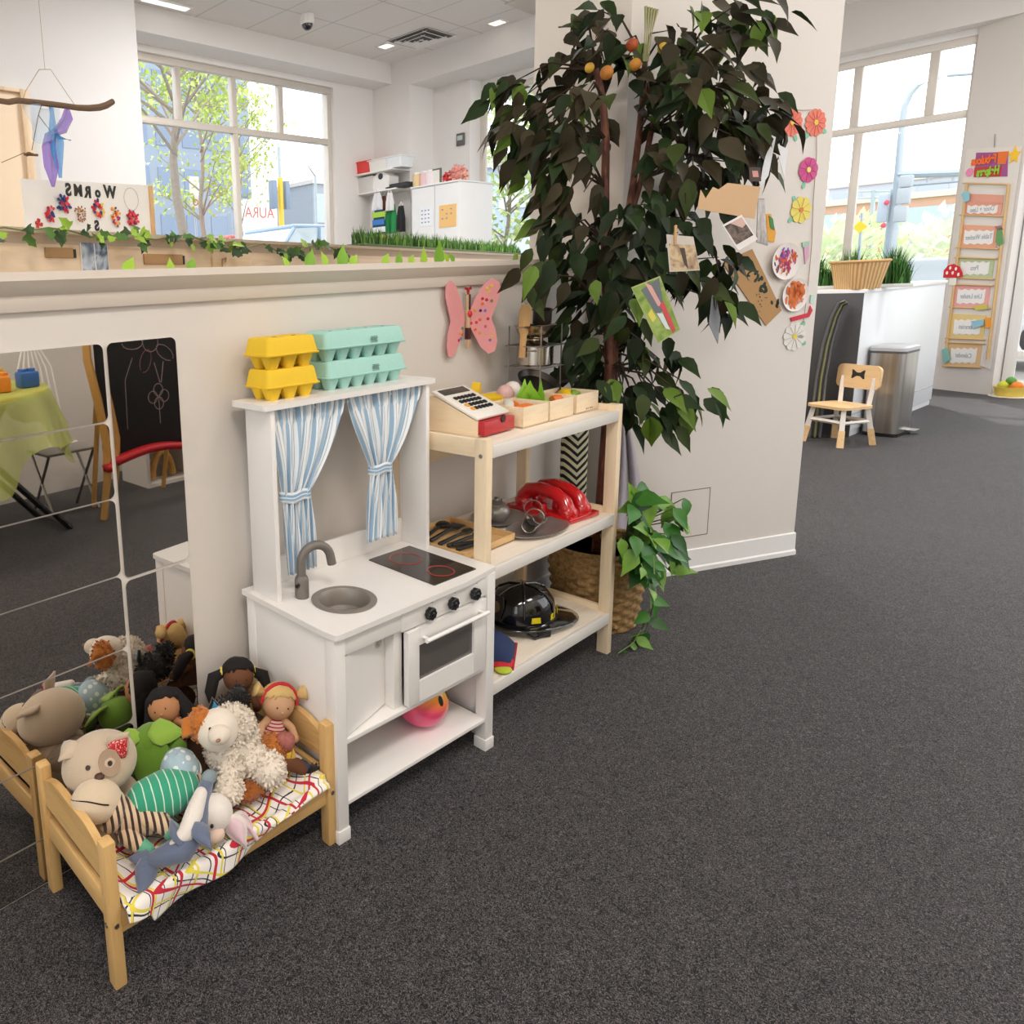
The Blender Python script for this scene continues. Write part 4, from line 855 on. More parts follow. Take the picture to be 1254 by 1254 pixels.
p = SP(sloc(8, 278)[0], .1, 1.75); t = thing('yellow_toy', 'small yellow toy block at the left end of the cabinet cap', 'toy', p, SRZ); MB().box((0, 0, .022), (.09, .04, .044), .01).build('block', mat('#e2cf3c', .5, var=.05), t); MB().box((-.02, -.021, .02), (.03, .002, .02), .003).build('dark_patch', mat('#5c5a2a', .6, var=0), t)
# hanging branch
pbr = SP(0, .05, 0); plr = (pbr[:2], SP(1, .05, 0)[:2])
br = lambda u, v: at(u, v, pl=plr)
o = br(70, 127); t = thing('driftwood_branch', 'bare brown branch hung on strings in front of the left wall', 'branch', o)
pts = [(-30, 122), (0, 123.5), (10, 125), (22, 123), (50, 126), (75, 129), (95, 132), (110, 132.5), (122, 131.5), (130, 129), (138, 124.5)]
MB().tube([br(u, v)-o for u, v in pts], [.008, .008, .0085, .0085, .009, .009, .0095, .0105, .011, .011, .01], 8).build('branch', wood('#6e563f', '#4c3a2c', 'x', 20), t)
b = MB()
for u, v, du, dv in ((14, 124, 1, -3), (23, 123, 1, -3), (98, 132, 0, 3), (107, 132, 1, 3)): b.tube([br(u, v)-o, br(u+du, v+dv)-o], [.006, .003], 6)
b.build('twig', mat('#5a4534', .8, var=0), t)
MB().tube([br(u, v)-o for u, v in ((31, 112), (48, 85), (62, 85), (91, 128))], .0012, 4).tube([br(31, 112)-o, br(28, 124)-o], .0012, 4).tube([br(55, 85)-o, (br(55, 85)-o)+V((0, 0, CEIL-br(55, 85).z))], .0009, 4).build('hanging_string', mat('#a8937a', .8, var=0), t)
MB().tube([br(51, 128)-o, br(47, 141)-o, br(39, 184)-o], .0013, 4).tube([br(47, 141)-o, br(66, 166)-o], .0013, 4).build('cord', mat('#4a3a2e', .8, var=0), t)
pd = br(37, 189); b = MB().tube([(pd-o)+V((.012*cos(a), .01*sin(a), .003*sin(a*2))) for a in [i*pi/6 for i in range(12)]], .003, 6, closed=True); b.tube([br(30, 189)-o, br(46, 190)-o], .004, 6).tube([br(30, 187)-o, br(2, 199)-o], .001, 4); b.build('wooden_ring', mat('#6b5138', .7, var=0), t)
def scarf(lab, c, pts, alpha, seed):
    n = N('scarf_'+c.strip('#')); n.base(lin(c)); n.set(Roughness=.8, Alpha=alpha, Sheen_Weight=.3); o = br(62, 130); t = thing('silk_scarf', lab, 'scarf', o, group='sheer scarves on the branch')
    P = [(br(u, v)-o, wd) for u, v, wd in pts]; nv = 24
    def fn(u, v):
        s_ = v*(len(P)-1); k = min(int(s_), len(P)-2); f = s_-k; p = P[k][0].lerp(P[k+1][0], f); wd = P[k][1]*(1-f)+P[k+1][1]*f
        return p+sd*((u-.5)*wd)+sn*(.012*sin(u*9+v*6+seed)*(wd*12))
    MB().sheet(fn, 18, nv).build('cloth', n.m, t, angle=180)
scarf('sheer purple scarf knotted on the branch, its thin end reaching the banner', '#7d4fc0', [(82, 130, .01), (82, 145, .06), (74, 160, .075), (62, 165, .05), (60, 180, .05), (63, 205, .05), (65, 229, .012)], .8, 0)
scarf('sheer bright blue scarf hanging in the knot under the branch', '#2f93d6', [(62, 125, .03), (64, 140, .02), (65, 160, .03), (68, 172, .06), (71, 195, .045), (74, 218, .02)], .8, 2)
scarf('folded corner of blue scarf pointing right from the knot', '#2f93d6', [(66, 164, .02), (74, 170, .05), (82, 171, .045), (86, 171, .012)], .85, 4)
scarf('faint pale blue veil spread behind the purple scarf', '#9cc3e4', [(50, 130, .12), (52, 150, .14), (56, 172, .12), (52, 176, .02)], .35, 5)
# ------------------------------------------------------------------ far back corner: wall shelves and white cupboard
XC = 7.1
def cw(u, v, x=XC): return at(u, v, x=x)
t = thing('wall_shelf', 'white upper wall shelf with bins in the far back corner', 'shelf', (7.165, cw(470, 210).y, 0))
def shelfb(v, u0, u1, d, nm, z_=None):
    y1 = cw(u0, v).y; y0 = cw(u1, v).y; z = z_ or cw((u0+u1)/2, v).z; return MB().bx(-d, 0, min(y0, y1)-t.location.y, max(y0, y1)-t.location.y, z-.02, z, .003)
shelfb(213, 438, 499, .4, 's').build('shelf_board', TRIMW, t)
zA = cw(468, 213).z; zB = cw(468, 236).z
t2 = t; t = thing('wall_shelf', 'white lower wall shelf under the one with the red bin', 'shelf', (7.165, cw(470, 236).y, 0)); shelfb(236, 436, 500, .34, 's').build('shelf_board', TRIMW, t)
def bin_(name, lab, u, z, x, d, col, hh, cat='bin', rough=.5):
    p = cw(u, 220, x); t = thing(name, lab, cat, (x, p.y, z)); b = MB(); o1, o2 = rrect(d[0]*.9, d[1]*.9, .02), rrect(d[0], d[1], .025); k = len(o1)
    b.add([(q[0], q[1], 0) for q in o1]+[(q[0], q[1], hh) for q in o2], [tuple(range(k)), tuple(range(k, 2*k))]+[(i, (i+1) % k, k+(i+1) % k, k+i) for i in range(k)]); b.build('bin', mat(col, rough, var=.03), t)
    MB().box((0, 0, hh), (d[0]+.02, d[1]+.02, .015), .006).build('rim', mat(col, rough, var=.03), t); return t
bin_('storage_bin', 'red fabric bin on the upper wall shelf', 451, zA, 6.95, (.3, .34, 0), '#e2453f', .16)
bin_('storage_bin', 'white lidded box right of the red bin on the upper wall shelf', 473, zA, 6.95, (.3, .4, 0), '#ece8e2', .15); bin_('storage_bin', 'white plastic tub at the right end of the upper wall shelf', 490, zA, 6.93, (.3, .25, 0), '#e9edf0', .14)
bin_('storage_bin', 'grey tub full of toys on the lower wall shelf', 453, zB, 6.97, (.28, .34, 0), '#d5d3cf', .2)
p = cw(453, 230, 6.97); t = thing('toy_heap', 'red, green and yellow toys sticking out of the grey tub', 'toys', (6.97, p.y, zB+.215)); 
for i, (dy, c) in enumerate(((.1, '#c9a032'), (.03, '#2f7a3a'), (-.05, '#b3302f'), (-.1, '#5a2f22'))): MB().blob((0, dy, .02+.01*(i % 2)), (.08, .06, .04), sub=2).build('toy', mat(c, .5, var=0), t)
p = cw(472, 230, 6.95); t = thing('birdhouse', 'white toy birdhouse with a round black hole on the lower wall shelf', 'birdhouse', (6.95, p.y, zB))
MB().prism([(-.13, 0), (.13, 0), (.15, .17), (0, .26), (-.15, .17)], .2, M.Rotation(pi/2, 4, 'Z') @ M.Rotation(pi/2, 4, 'X')).build('house', TRIMW, t); MB().cyl((-.105, .0, .18), (-.099, .0, .18), .04, n=20).build('hole', BLACK, t)
p = cw(492, 233, 6.95); t = thing('paint_tray', 'black trays stacked at the right end of the lower wall shelf', 'tray', (6.95, p.y, zB)); MB().bx(-.1, .1, -.2, .2, 0, .03, .005).bx(-.08, .1, -.15, .2, .03, .06, .005).build('tray', mat('#2b2b2d', .5, var=0), t)
def hang(name, lab, u0, u1, v0, v1, x, col, cat='cloth', wav=.02):
    y1 = cw(u0, v0, x).y; y0 = cw(u1, v0, x).y; z1 = cw((u0+u1)/2, v0, x).z; z0 = cw((u0+u1)/2, v1, x).z; t = thing(name, lab, cat, (x, (y0+y1)/2, z1))
    w_ = (y1-y0)/2; MB().sheet(lambda u, v: (wav*sin(u*11)*v, (-w_+2*w_*u)*(.6+.4*min(1, v*2)), -(z1-z0)*v), 16, 12).build('cloth', mat(col, .85, var=.05), t, angle=180, solid=.01)
    MB().tube([(0, -w_*.5, 0), (0, 0, .05), (0, w_*.5, 0)], .008, 6).build('hook_loop', TRIMW, t); return t
hang('apron', 'white apron hanging left under the lower wall shelf', 456, 468, 236, 258, 6.85, '#e9eaee'); hang('apron', 'white apron hanging right under the lower wall shelf', 473, 482, 236, 258, 6.85, '#eceaea')
hang('green_bag', 'green cloth bag hanging beside the aprons', 472, 486, 250, 286, 6.9, '#2f9a58', 'bag'); hang('black_bag', 'narrow black bag hanging right of the green bag', 486, 496, 252, 284, 6.9, '#26282b', 'bag'); hang('brown_apron', 'brown and orange apron between the two white aprons', 467, 473, 240, 258, 6.95, '#7a4a38')
t = hang('activity_chart', 'tall dark blue pocket chart with yellow and white cards under the aprons', 456, 472, 257, 300, 6.8, '#2d4c6e', 'chart', 0)
w_ = .12
for i, c in enumerate(('#a9d23c', '#3a7ac0', '#e9ecee', '#efb52a', '#d8dadd', '#efb52a')): MB().bx(-.02, -.01, -w_+.02*(i % 2), w_-.02, -.1-.1*i, -.03-.1*i).build('card', mat(c, .6, var=0), t)
t = thing('pocket_organizer', 'white wall organizer with rows of dark pockets beside the left window', 'organizer', (7.1, cw(443, 260).y, cw(443, 262).z)); MB().bx(-.03, .05, -.28, .36, -.6, .36, .01).build('frame', TRIMW, t)
for r_ in range(3):
    for c_ in range(4): MB().bx(-.04, -.03, .1+.05*c_, .135+.05*c_, .1-.25*r_, .28-.25*r_).build('pocket', mat(('#7a6a58', '#4c5148', '#8a7f72')[(r_+c_) % 3], .7, var=0), t)
XB = 6.75; y1 = cw(504, 223, XB).y; y0 = cw(562, 226, XB).y; zt_ = cw(530, 225, XB).z
t = thing('white_cupboard', 'tall white two door cupboard with papers on its doors in the back corner', 'cupboard', (XB, (y0+y1)/2, 0)); w_ = (y1-y0)/2
MB().bx(.012, .75, -w_, w_, 0, zt_-.02, .003).build('carcass', mat('#e6e6e6', .45, var=.01), t); MB().bx(-.01, .76, -w_-.01, w_+.01, zt_-.02, zt_, .003).build('top_board', mat('#e9e9e9', .45, var=.01), t)
for s_ in (-1, 1): MB().bx(0, .012, min(.004*s_, (w_-.004)*s_), max(.004*s_, (w_-.004)*s_), .08, zt_-.03, .002).build('door', mat('#e2e2e2', .45, var=.01), t)
def sheetp(name, lab, u0, v0, u1, v1, col, mk):
    ya, za = cw(u0, v0, XB).y, cw(u0, v0, XB).z; yb, zb_ = cw(u1, v1, XB).y, cw(u1, v1, XB).z; t = thing(name, lab, 'paper', (XB-.003, (ya+yb)/2, (za+zb_)/2)); hw, hh = abs(ya-yb)/2, abs(za-zb_)/2
    MB().bx(-.002, .001, -hw, hw, -hh, hh).build('paper', mat(col, .8, var=.02), t); b = MB()
    for r_ in range(4):
        for c_ in range(3):
            if mk(r_, c_): b.bx(-.004, -.002, hw*(.6-.5*c_)-.012, hw*(.6-.5*c_)+.012, hh*(.6-.4*r_)-.008, hh*(.6-.4*r_)+.008)
    b.build('print', mat('#8d93a5', .8, var=0), t)
sheetp('wall_calendar', 'white calendar sheet on the left cupboard door', 514, 254, 530, 276, '#edf0f6', lambda r, c: True); sheetp('notice_sheet', 'orange notice sheet on the right cupboard door', 538, 252, 559, 277, '#eec07c', lambda r, c: r in (0, 1, 2) and (r+c) % 3 != 1)
for nm, lb, u, col, s_ in (('candle_jar', 'yellow jar on the left of the cupboard top', 509, '#e9cf9a', .09), ('pink_jar', 'pink jar next to the yellow jar on the cupboard', 519, '#edc6cb', .1), ('pale_box', 'pale box beside the pink jar on the cupboard', 527, '#efe4e6', .12)):
    p = cw(u, 220, XB+.15); t = thing(nm, lb, 'jar', (XB+.2, p.y, zt_)); MB().lathe([(0, 0), (s_*.7, 0), (s_*.75, .01), (s_*.75, .17), (0, .175)], n=18).build('body', mat(col, .4, var=.02), t); MB().lathe([(0, .175), (s_*.6, .175), (s_*.6, .2), (0, .2)], n=18).build('lid', TRIMW, t)
p = cw(534, 219, XB+.15); t = thing('picture_frame', 'small dark picture frame standing on the cupboard', 'frame', (XB+.15, p.y, zt_)); MB().bx(-.01, .01, -.08, .08, 0, .2, .004).build('frame', mat('#5c5f52', .5, var=0), t); MB().bx(-.014, -.01, -.06, .06, .02, .18).build('picture', mat('#e6e3da', .6, var=.05), t)
p = cw(556, 219, XB+.2); t = thing('paper_flowers', 'red and pink paper pom poms at the right of the cupboard top', 'decoration', (XB+.2, p.y, zt_))
for dy, r_, c in ((.06, .07, '#e04848'), (-.06, .1, '#eda79c'), (-.1, .07, '#f0b9a8')):
    b = MB().blob((0, dy, r_), r_*.8, sub=2); fur(b, (0, dy, r_), r_*.8, 120, .05, .03); b.build('pom_pom', mat(c, .8, var=.05), t)
p = cw(565, 171, 7.7); t = thing('thermostat', 'small dark thermostat on the recess wall above the cupboard', 'thermostat', (7.695, p.y, p.z)); MB().bx(-.03, 0, -.06, .06, -.08, .08, .008).build('case', mat('#5e605e', .5, var=0), t); MB().bx(-.034, -.03, -.04, .04, -.01, .05).build('screen', mat('#b8c0bd', .3, var=0), t)
# ------------------------------------------------------------------ play kitchen
KO = V((0, -.0349, 0)); KA = -.0672; W, D, H, KT = .7116, .411, .634, 1.2226
def KW(x, y, z): c, s_ = cos(KA), sin(KA); return KO+V((c*x-s_*y, s_*x+c*y, z))
kt = thing('play_kitchen', 'white wooden toy kitchen with sink, hob, oven and striped curtains against the half wall', 'toy kitchen', KO, KA)
b = MB().prism(rrect(W+.004, D+.004, .018), .016, M.Translation((W/2, -D/2, H-.008)))
# worktop with a round hole: ring of quads instead of a plain prism
sc_, sr = V((.178, -.262)), .083
def holed(outl, c, r, t, z, n_=48):
    b = MB(); P = []
    for i in range(n_):
        a = 2*pi*i/n_; d = V((cos(a), sin(a))); best = 9
        for j in range(len(outl)):
            p, q = V(outl[j]), V(outl[(j+1) % len(outl)]); e = q-p; den = d.x*e.y-d.y*e.x
            if abs(den) < 1e-9: continue
            w_ = p-c; tt = (w_.x*e.y-w_.y*e.x)/den; ss = (w_.x*d.y-w_.y*d.x)/den
            if tt > 0 and -1e-6 <= ss <= 1+1e-6: best = min(best, tt)
        P.append((c+d*r, c+d*best))
    for p in outl:   # snap nearest ray to corner
        i = min(range(n_), key=lambda k_: (P[k_][1]-V(p)).length)
        if (P[i][1]-V(p)).length < .04: P[i] = (P[i][0], V(p))
    vs = []
    for a, o in P: vs += [(a.x, a.y, z-t), (o.x, o.y, z-t), (o.x, o.y, z), (a.x, a.y, z)]
    fs = []
    for i in range(n_):
        j = (i+1) % n_
        for k_ in range(4): fs.append((i*4+k_, i*4+(k_+1) % 4, j*4+(k_+1) % 4, j*4+k_))
    return b.add(vs, fs)
oc = [(-.002, .002), (-.002, -D+.012), (.003, -D+.001), (.014, -D-.004), (W-.014, -D-.004), (W-.003, -D+.001), (W+.002, -D+.012), (W+.002, .002)]
holed(oc, sc_, sr, .016, H).build('worktop', TOYW, kt, angle=25)
f0 = -D+.008
for x in (.006, W-.046):
    l = MB().bx(x, x+.04, f0, f0+.04, .03, H-.016, .002).build('leg', TOYW, kt)
    MB().bx(x-.003, x+.043, f0-.003, f0+.043, 0, .04, .002).build('foot', TOYW, l)
for x in (.006, W-.046):
    l = MB().bx(x, x+.04, -.05, -.01, .03, H-.016, .002).build('leg', TOYW, kt)
    MB().bx(x-.003, x+.043, -.053, -.007, 0, .04, .002).build('foot', TOYW, l)
for x in (.008, W-.02): MB().bx(x, x+.012, f0+.04, -.05, .1, H-.016, .001).build('side_panel', TOYW, kt)
MB().bx(.046, W-.046, -.03, -.02, .1, H-.016).build('back_panel', TOYW, kt)
b = MB().bx(.046, .27, f0+.004, f0+.016, H-.076, H-.016, .001).bx(.27, W-.046, f0+.002, f0+.016, H-.082, H-.016, .001); b.build('front_rail', TOYW, kt)
MB().bx(.046, W-.046, f0+.004, -.03, .292, .306, .001).build('middle_board', TOYW, kt)
MB().bx(.046, W-.046, f0+.002, -.03, .106, .118, .001).build('bottom_shelf', TOYW, kt)
MB().bx(.255, .289, f0+.02, -.03, .306, H-.082, .001).build('divider', TOYW, kt)
dT = M.Translation((.052, f0+.014, 0)) @ M.Rotation(RAD(13), 4, 'Z')
b = MB(); c_ = []
dw, z0, z1, hx, hz_ = .205, .312, .553, .168, .525
outl = [(0, z0), (dw, z0), (dw, z1), (0, z1)]
b2 = holed([(x, z-.43) for x, z in outl], V((hx, hz_-.43)), .013, .012, .006, 32)
T2 = dT @ M.Translation((0, 0, .43)) @ M.Rotation(pi/2, 4, 'X')
for i in range(len(b2.v)): b2.v[i] = T2 @ b2.v[i]
dd = b2.build('cupboard_door', TOYW, kt, angle=25)
b = MB(); b.tube([T2 @ V((hx+.016*cos(a), hz_-.43+.016*sin(a), .007)) for a in [i*pi/12 for i in range(24)]], .003, 6, closed=True); b.build('finger_ring', mat('#cfcac4', .4, var=0), dd)
# oven
od = MB(); y0 = f0-.006
ox0, ox1, oz0, oz1 = .288, .652, .312, .547; wx0, wx1, wz0, wz1 = .336, .592, .378, .494
od.bx(ox0, wx0, y0, y0+.018, oz0, oz1, .001).bx(wx1, ox1, y0, y0+.018, oz0, oz1, .001).bx(wx0, wx1, y0, y0+.018, oz0, wz0).bx(wx0, wx1, y0, y0+.018, wz1, oz1)
ov = od.build('oven_door', TOYW, kt)
MB().bx(wx0-.004, wx1+.004, y0+.008, y0+.012, wz0-.004, wz1+.004).build('oven_window', mat('#5b5653', .12, var=0, coat=.6), ov)
b = MB().tube([(wx0+.005, y0-.022, .513), (ox1-.018, y0-.022, .513)], .0065, 12)
for x in (wx0+.02, ox1-.034): b.tube([(x, y0, .513), (x, y0-.022, .513)], .005, 8)
b.build('oven_handle', TOYW, ov)
for x in (.382, .486, .592):
    b = MB(); prof = []
    kk = 40
    for yy, sc2 in ((0, .8), (.004, 1), (.016, 1), (.019, .85)): prof.append((yy, sc2))
    vs = []; fs = []
    for yy, s2 in prof:
        for i in range(kk):
            a = 2*pi*i/kk; r = .0185*s2*(1+.09*cos(8*a)); vs.append((x+r*cos(a), f0-yy, .58+r*sin(a)))
    for i in range(3):
        for j in range(kk): fs.append((i*kk+j, i*kk+(j+1) % kk, (i+1)*kk+(j+1) % kk, (i+1)*kk+j))
    fs += [tuple(range(kk)), tuple(range(3*kk, 4*kk))]
    kn = b.add(vs, fs).build('knob', BLACK, kt)
    MB().blob((x, f0-.019, .58), (.007, .003, .007), sub=2).build('knob_cap', mat('#0b0b0b', .25, var=0), kn)
    MB().blob((x+.02, f0+.001, .606), (.0018, .001, .0018), sub=1).build('dial_mark', mat('#4a4a4a', .5, var=0), kt)
# sink, tap
GREY = mat('#8d857d', .42, .25, var=.03); GREYD = mat('#7a736c', .5, .2, var=.03)
b = MB().lathe([(sr+.012, H+.0005), (sr+.013, H+.003), (sr+.006, H+.005), (sr-.006, H+.004), (sr-.012, H-.004), (sr-.018, H-.045), (sr-.03, H-.055), (.0, H-.056), (.0, H-.06), (sr-.026, H-.06), (sr-.012, H-.046), (sr-.006, H-.006), (sr+.002, H)], (sc_.x, sc_.y, 0), 40, cap=False)
b.build('sink_bowl', GREY, kt)
tx, ty = .1, -.165
tp = MB().lathe([(.0, H), (.021, H), (.021, H+.055), (.019, H+.062), (.015, H+.068), (0, H+.069)], (tx, ty, 0), 20).build('tap', GREYD, kt)
P = [(tx, ty, H+.06), (tx, ty, H+.105)]; c = V((tx+.046, ty-.014, H+.105))
P += [(c.x-.046*cos(a)*1.0, c.y+.014*cos(a), c.z+.05*sin(a)) for a in [i*pi/12 for i in range(1, 12)]]
P += [(tx+.095, ty-.03, H+.088)]
MB().tube(P, [.0135]*(len(P)-1)+[.014], 14).build('spout', GREYD, tp)
MB().tube([(tx-.018, ty-.008, H+.045), (tx-.03, ty-.013, H+.045)], [.004, .006], 8).build('tap_lever', BLACK, tp)
MB().prism([(0, 0), (.022, 0), (.02, .07), (.002, .07)], .0012, M.Translation((tx+.026, ty+.035, H+.003)) @ M.Rotation(RAD(-25), 4, 'Z') @ M.Rotation(RAD(80), 4, 'X')).build('care_tag', mat('#f4f2ee', .6, var=0), kt)
# hob
hb = MB().prism(rrect(.198, .28, .004), .003, M.Translation((.551, -.232, H+.0015)) @ M.Rotation(RAD(-1), 4, 'Z')).build('hob', mat('#26201f', .18, var=0, coat=.5), kt)
for c_, r in (((.549, -.168), .052), ((.549, -.312), .042)):
    MB().tube([(c_[0]+r*cos(a), c_[1]+r*sin(a), H+.0032) for a in [i*2*pi/40 for i in range(40)]], .0016, 5, closed=True).build('burner_ring', mat('#b03a34', .4, var=0), hb)
# upper part
for x in (.02, W-.036): MB().bx(x, x+.016, -.1486, -.03, H, KT-.016, .001).build('upper_side_panel', TOYW, kt)
MB().prism(rrect(W+.012, .165, .012), .016, M.Translation((W/2, -.076, KT-.008))).build('top_board', TOYW, kt)
MB().bx(.036, W-.036, -.04, -.028, H, H+.085, .001).build('backsplash', TOYW, kt)
MB().bx(.036, W-.036, -.04, -.028, KT-.05, KT-.016, .001).build('upper_back_rail', TOYW, kt)
MB().tube([(.03, -.115, KT-.035), (W-.03, -.115, KT-.035)], .0045, 8).build('curtain_rod', TOYW, kt)
n = N('curtain_stripes'); ux = n.n('ShaderNodeUVMap').outputs[0]; u_ = n.xyz(ux)[0]
f_ = n.math('FRACT', n.math('MULTIPLY', u_, 12)); f2 = n.math('LESS_THAN', n.math('ABSOLUTE', n.math('SUBTRACT', f_, .3)), .2); f3 = n.math('LESS_THAN', n.math('ABSOLUTE', n.math('SUBTRACT', f_, .72)), .03)
n.base(n.mix(n.math('MAXIMUM', f2, f3), lin('#eef0f1'), lin('#9dbad2'))); n.set(Roughness=.9, Sheen_Weight=.3); n.bump(n.noise(400, 2), .1, .001); CURT = n.m
def curtain(xa, xb, tie_x, tie_z, tw, bl, br, zb, lab):
    nu, nv = 90, 44; ztop = KT-.0165; b = MB(); uv = []
    def fn(u, v):
        z = ztop+(zb-ztop)*v; vt = (ztop-tie_z)/(ztop-zb)
        if v < vt: k = v/vt; e = k*k*(3-2*k); e = k**1.35; L = xa+(tie_x-tw-xa)*e; R_ = xb+(tie_x+tw-xb)*e
        else: k = (v-vt)/(1-vt); e = k**.8; L = tie_x-tw+(bl-tie_x+tw)*e; R_ = tie_x+tw+(br-tie_x-tw)*e
        x = L+(R_-L)*u; amp = .004+.006*math.sin(min(1, v/vt)*pi/2)
        gath = .005*sin(u*95) if v < .1 else 0
        y = -.126+amp*sin(u*2*pi*7+1.5*sin(v*5))*(.5 if abs(v-vt) < .03 else 1)+gath+.004*sin(u*23+v*9)
        return (x, y-.012*math.sin(min(1, v/vt)*pi)*.6, z)
    b.sheet(fn, nu, nv); o = b.build('curtain', CURT, kt, angle=180, label=None) if False else b.build('curtain', CURT, kt, angle=180)
    uvl = o.data.uv_layers.new(name='UVMap')
    for p in o.data.polygons:
        for li, vi in zip(p.loop_indices, p.vertices): uvl.data[li].uv = ((vi % (nu+1))/nu, (vi//(nu+1))/nv)
    q = o.modifiers.new('thickness', 'SOLIDIFY'); q.thickness = .0015
    P = [(tie_x+(tw+.006)*cos(a), -.118+.02*sin(a), tie_z) for a in [i*2*pi/28 for i in range(28)]]
    b = MB(); hh = .017
    vs = [(p[0], p[1], p[2]+dz+.003*cos(p[0]*90)) for dz in (-hh, -hh*.55, -hh*.1, hh*.1, hh*.55, hh) for p in P]
    for i in range(5):
        b.mi += []
        fs = [(i*28+j, i*28+(j+1) % 28, (i+1)*28+(j+1) % 28, (i+1)*28+j) for j in range(28)]
        b.f += [list(f) for f in fs]; b.mi += [0 if i in (1, 3) else 1]*28
    b.v = [V(p) for p in vs]
    b.build('tie_back', [mat('#8fb2ce', .9, var=0), mat('#e9ecee', .9, var=0)], o, solid=.0012)
    o['label'] = lab
curtain(.038, .325, .126, .935, .052, .08, .19, .695, 'left curtain, tied low')
curtain(.338, W-.04, .487, .953, .046, .41, .548, .715, 'right curtain, tied higher')
# ------------------------------------------------------------------ egg cartons on top
def carton(L, Dp, nx, ny, col, lab, loc, rz, cat='egg carton', grp=None, mark=False):
    t = thing('egg_carton', lab, cat, loc, rz, grp); m_ = mat(col, .75, var=.03, bump=.15, bscale=120); hc = .039
    b = MB(); px_, py_ = (L-.012)/nx, (Dp-.012)/ny
    for i in range(nx):
        for j in range(ny):
            c = (-L/2+.006+px_*(i+.5), -Dp/2+.006+py_*(j+.5)); k = 12
            def sq(s_, z):
                P = rrect(px_*s_, py_*s_, min(px_, py_)*s_*.3, 3); return [(c[0]+x, c[1]+y, z) for x, y in P]
            a_, b_ = sq(.52, 0), sq(.98, hc); kk = len(a_)
            b.add(a_+b_, [tuple(range(kk))]+[(q, (q+1) % kk, kk+(q+1) % kk, kk+q) for q in range(kk)])
    b.bx(-L/2, L/2, -Dp/2, Dp/2, hc-.003, hc, 0)
    b.build('cup_tray', m_, t)
    b = MB(); o1, o2, o3 = rrect(L+.01, Dp+.01, .012), rrect(L+.002, Dp+.002, .014), rrect(L-.012, Dp-.012, .014); kk = len(o1)
    vs = [(x, y, hc) for x, y in o1]+[(x, y, hc+.003) for x, y in o1]+[(x, y, hc+.004) for x, y in o2]+[(x, y, .084) for x, y in o3]+[(x*.95, y*.92, .09) for x, y in o3]
    fs = [tuple(range(kk)), tuple(range(4*kk, 5*kk))]
    for r in range(4): fs += [(r*kk+q, r*kk+(q+1) % kk, (r+1)*kk+(q+1) % kk, (r+1)*kk+q) for q in range(kk)]
    b.add(vs, fs); ld = b.build('lid', m_, t)
    ns = 4 if nx > 3 else 2
    for i in range(ns): MB().prism(circ(.008, 12, .004), .001, M.Translation((-L/2+L*(i+.8)/(ns+.6), -Dp*.12, .0903))).build('vent_slot', mat('#5f6a5c' if nx > 3 else '#7a5a10', .8, var=0), ld)
    if mark:
        b = MB(); R = random.Random(3)
        for i in range(6):
            xx = -.014
            while xx < .012:
                w_ = R.uniform(.002, .006); b.bx(xx, xx+w_, -.003, .0006, .014-.0045*i, .0158-.0045*i); xx += w_+.0015
        T = M.Translation((.03, -Dp/2+.001, .05)) @ M.Rotation(RAD(10), 4, 'X')
        for i in range(len(b.v)): b.v[i] = T @ b.v[i]
        b.build('printed_mark', mat('#7d9f98', .8, var=0), ld)
    return t
carton(.19, .115, 3, 2, '#eec52c', 'lower yellow egg carton, standing on the toy kitchen top board', KW(.137, -.062, KT), KA-.02, grp='egg cartons on the toy kitchen')
carton(.19, .115, 3, 2, '#eec52c', 'upper yellow egg carton, stacked on the lower yellow one', KW(.138, -.062, KT+.0905), KA, grp='egg cartons on the toy kitchen')
carton(.35, .115, 6, 2, '#a9d8cd', 'lower pale aqua egg carton, resting on the toy kitchen top board', KW(.46, -.043, KT), KA, grp='egg cartons on the toy kitchen', mark=True)
carton(.35, .115, 6, 2, '#a9d8cd', 'upper pale aqua egg carton, stacked on the lower aqua one', KW(.452, -.045, KT+.0905), KA-.01, grp='egg cartons on the toy kitchen', mark=True)
# ball under the oven
n = N('ball_rainbow'); z_ = n.xyz()[2]; y_ = n.xyz()[0]
k_ = n.math('ADD', n.math('MULTIPLY', z_, 5.4), n.math('MULTIPLY', y_, 1.5))
n.base(n.ramp(n.math('ADD', k_, -.02), [(.0, lin('#e8467f')), (.36, lin('#ee4e76')), (.55, lin('#f5853f')), (.78, lin('#efc52f')), (1, lin('#b9d63a'))])); n.set(Roughness=.3, Coat_Weight=.4)
t = thing('toy_ball', 'pink and orange rubber ball with two black oval eyes under the toy oven', 'ball', KW(.49, -.285, .118), KA, rot=(0, 0, KA))
r = .086; MB().blob((0, 0, r), r, sub=4).build('ball', n.m, t, angle=180)
for a in (-92, -58):
    d = V((cos(RAD(a))*.93, sin(RAD(a))*.93, .36)).normalized(); p = V((0, 0, r))+d*(r-.0005)
    T = frame(p, V((0, 0, 1)).cross(d), d); MB().prism(circ(.0085, 20, .016), .0025, T).build('eye', mat('#17130f', .3, var=0), t)
P = []
for i in range(13):
    a = RAD(-102+54*i/12); e = -.08-.22*math.sin(pi*i/12); d = V((cos(a), sin(a), e)).normalized(); P.append(V((0, 0, r))+d*(r+.0005))
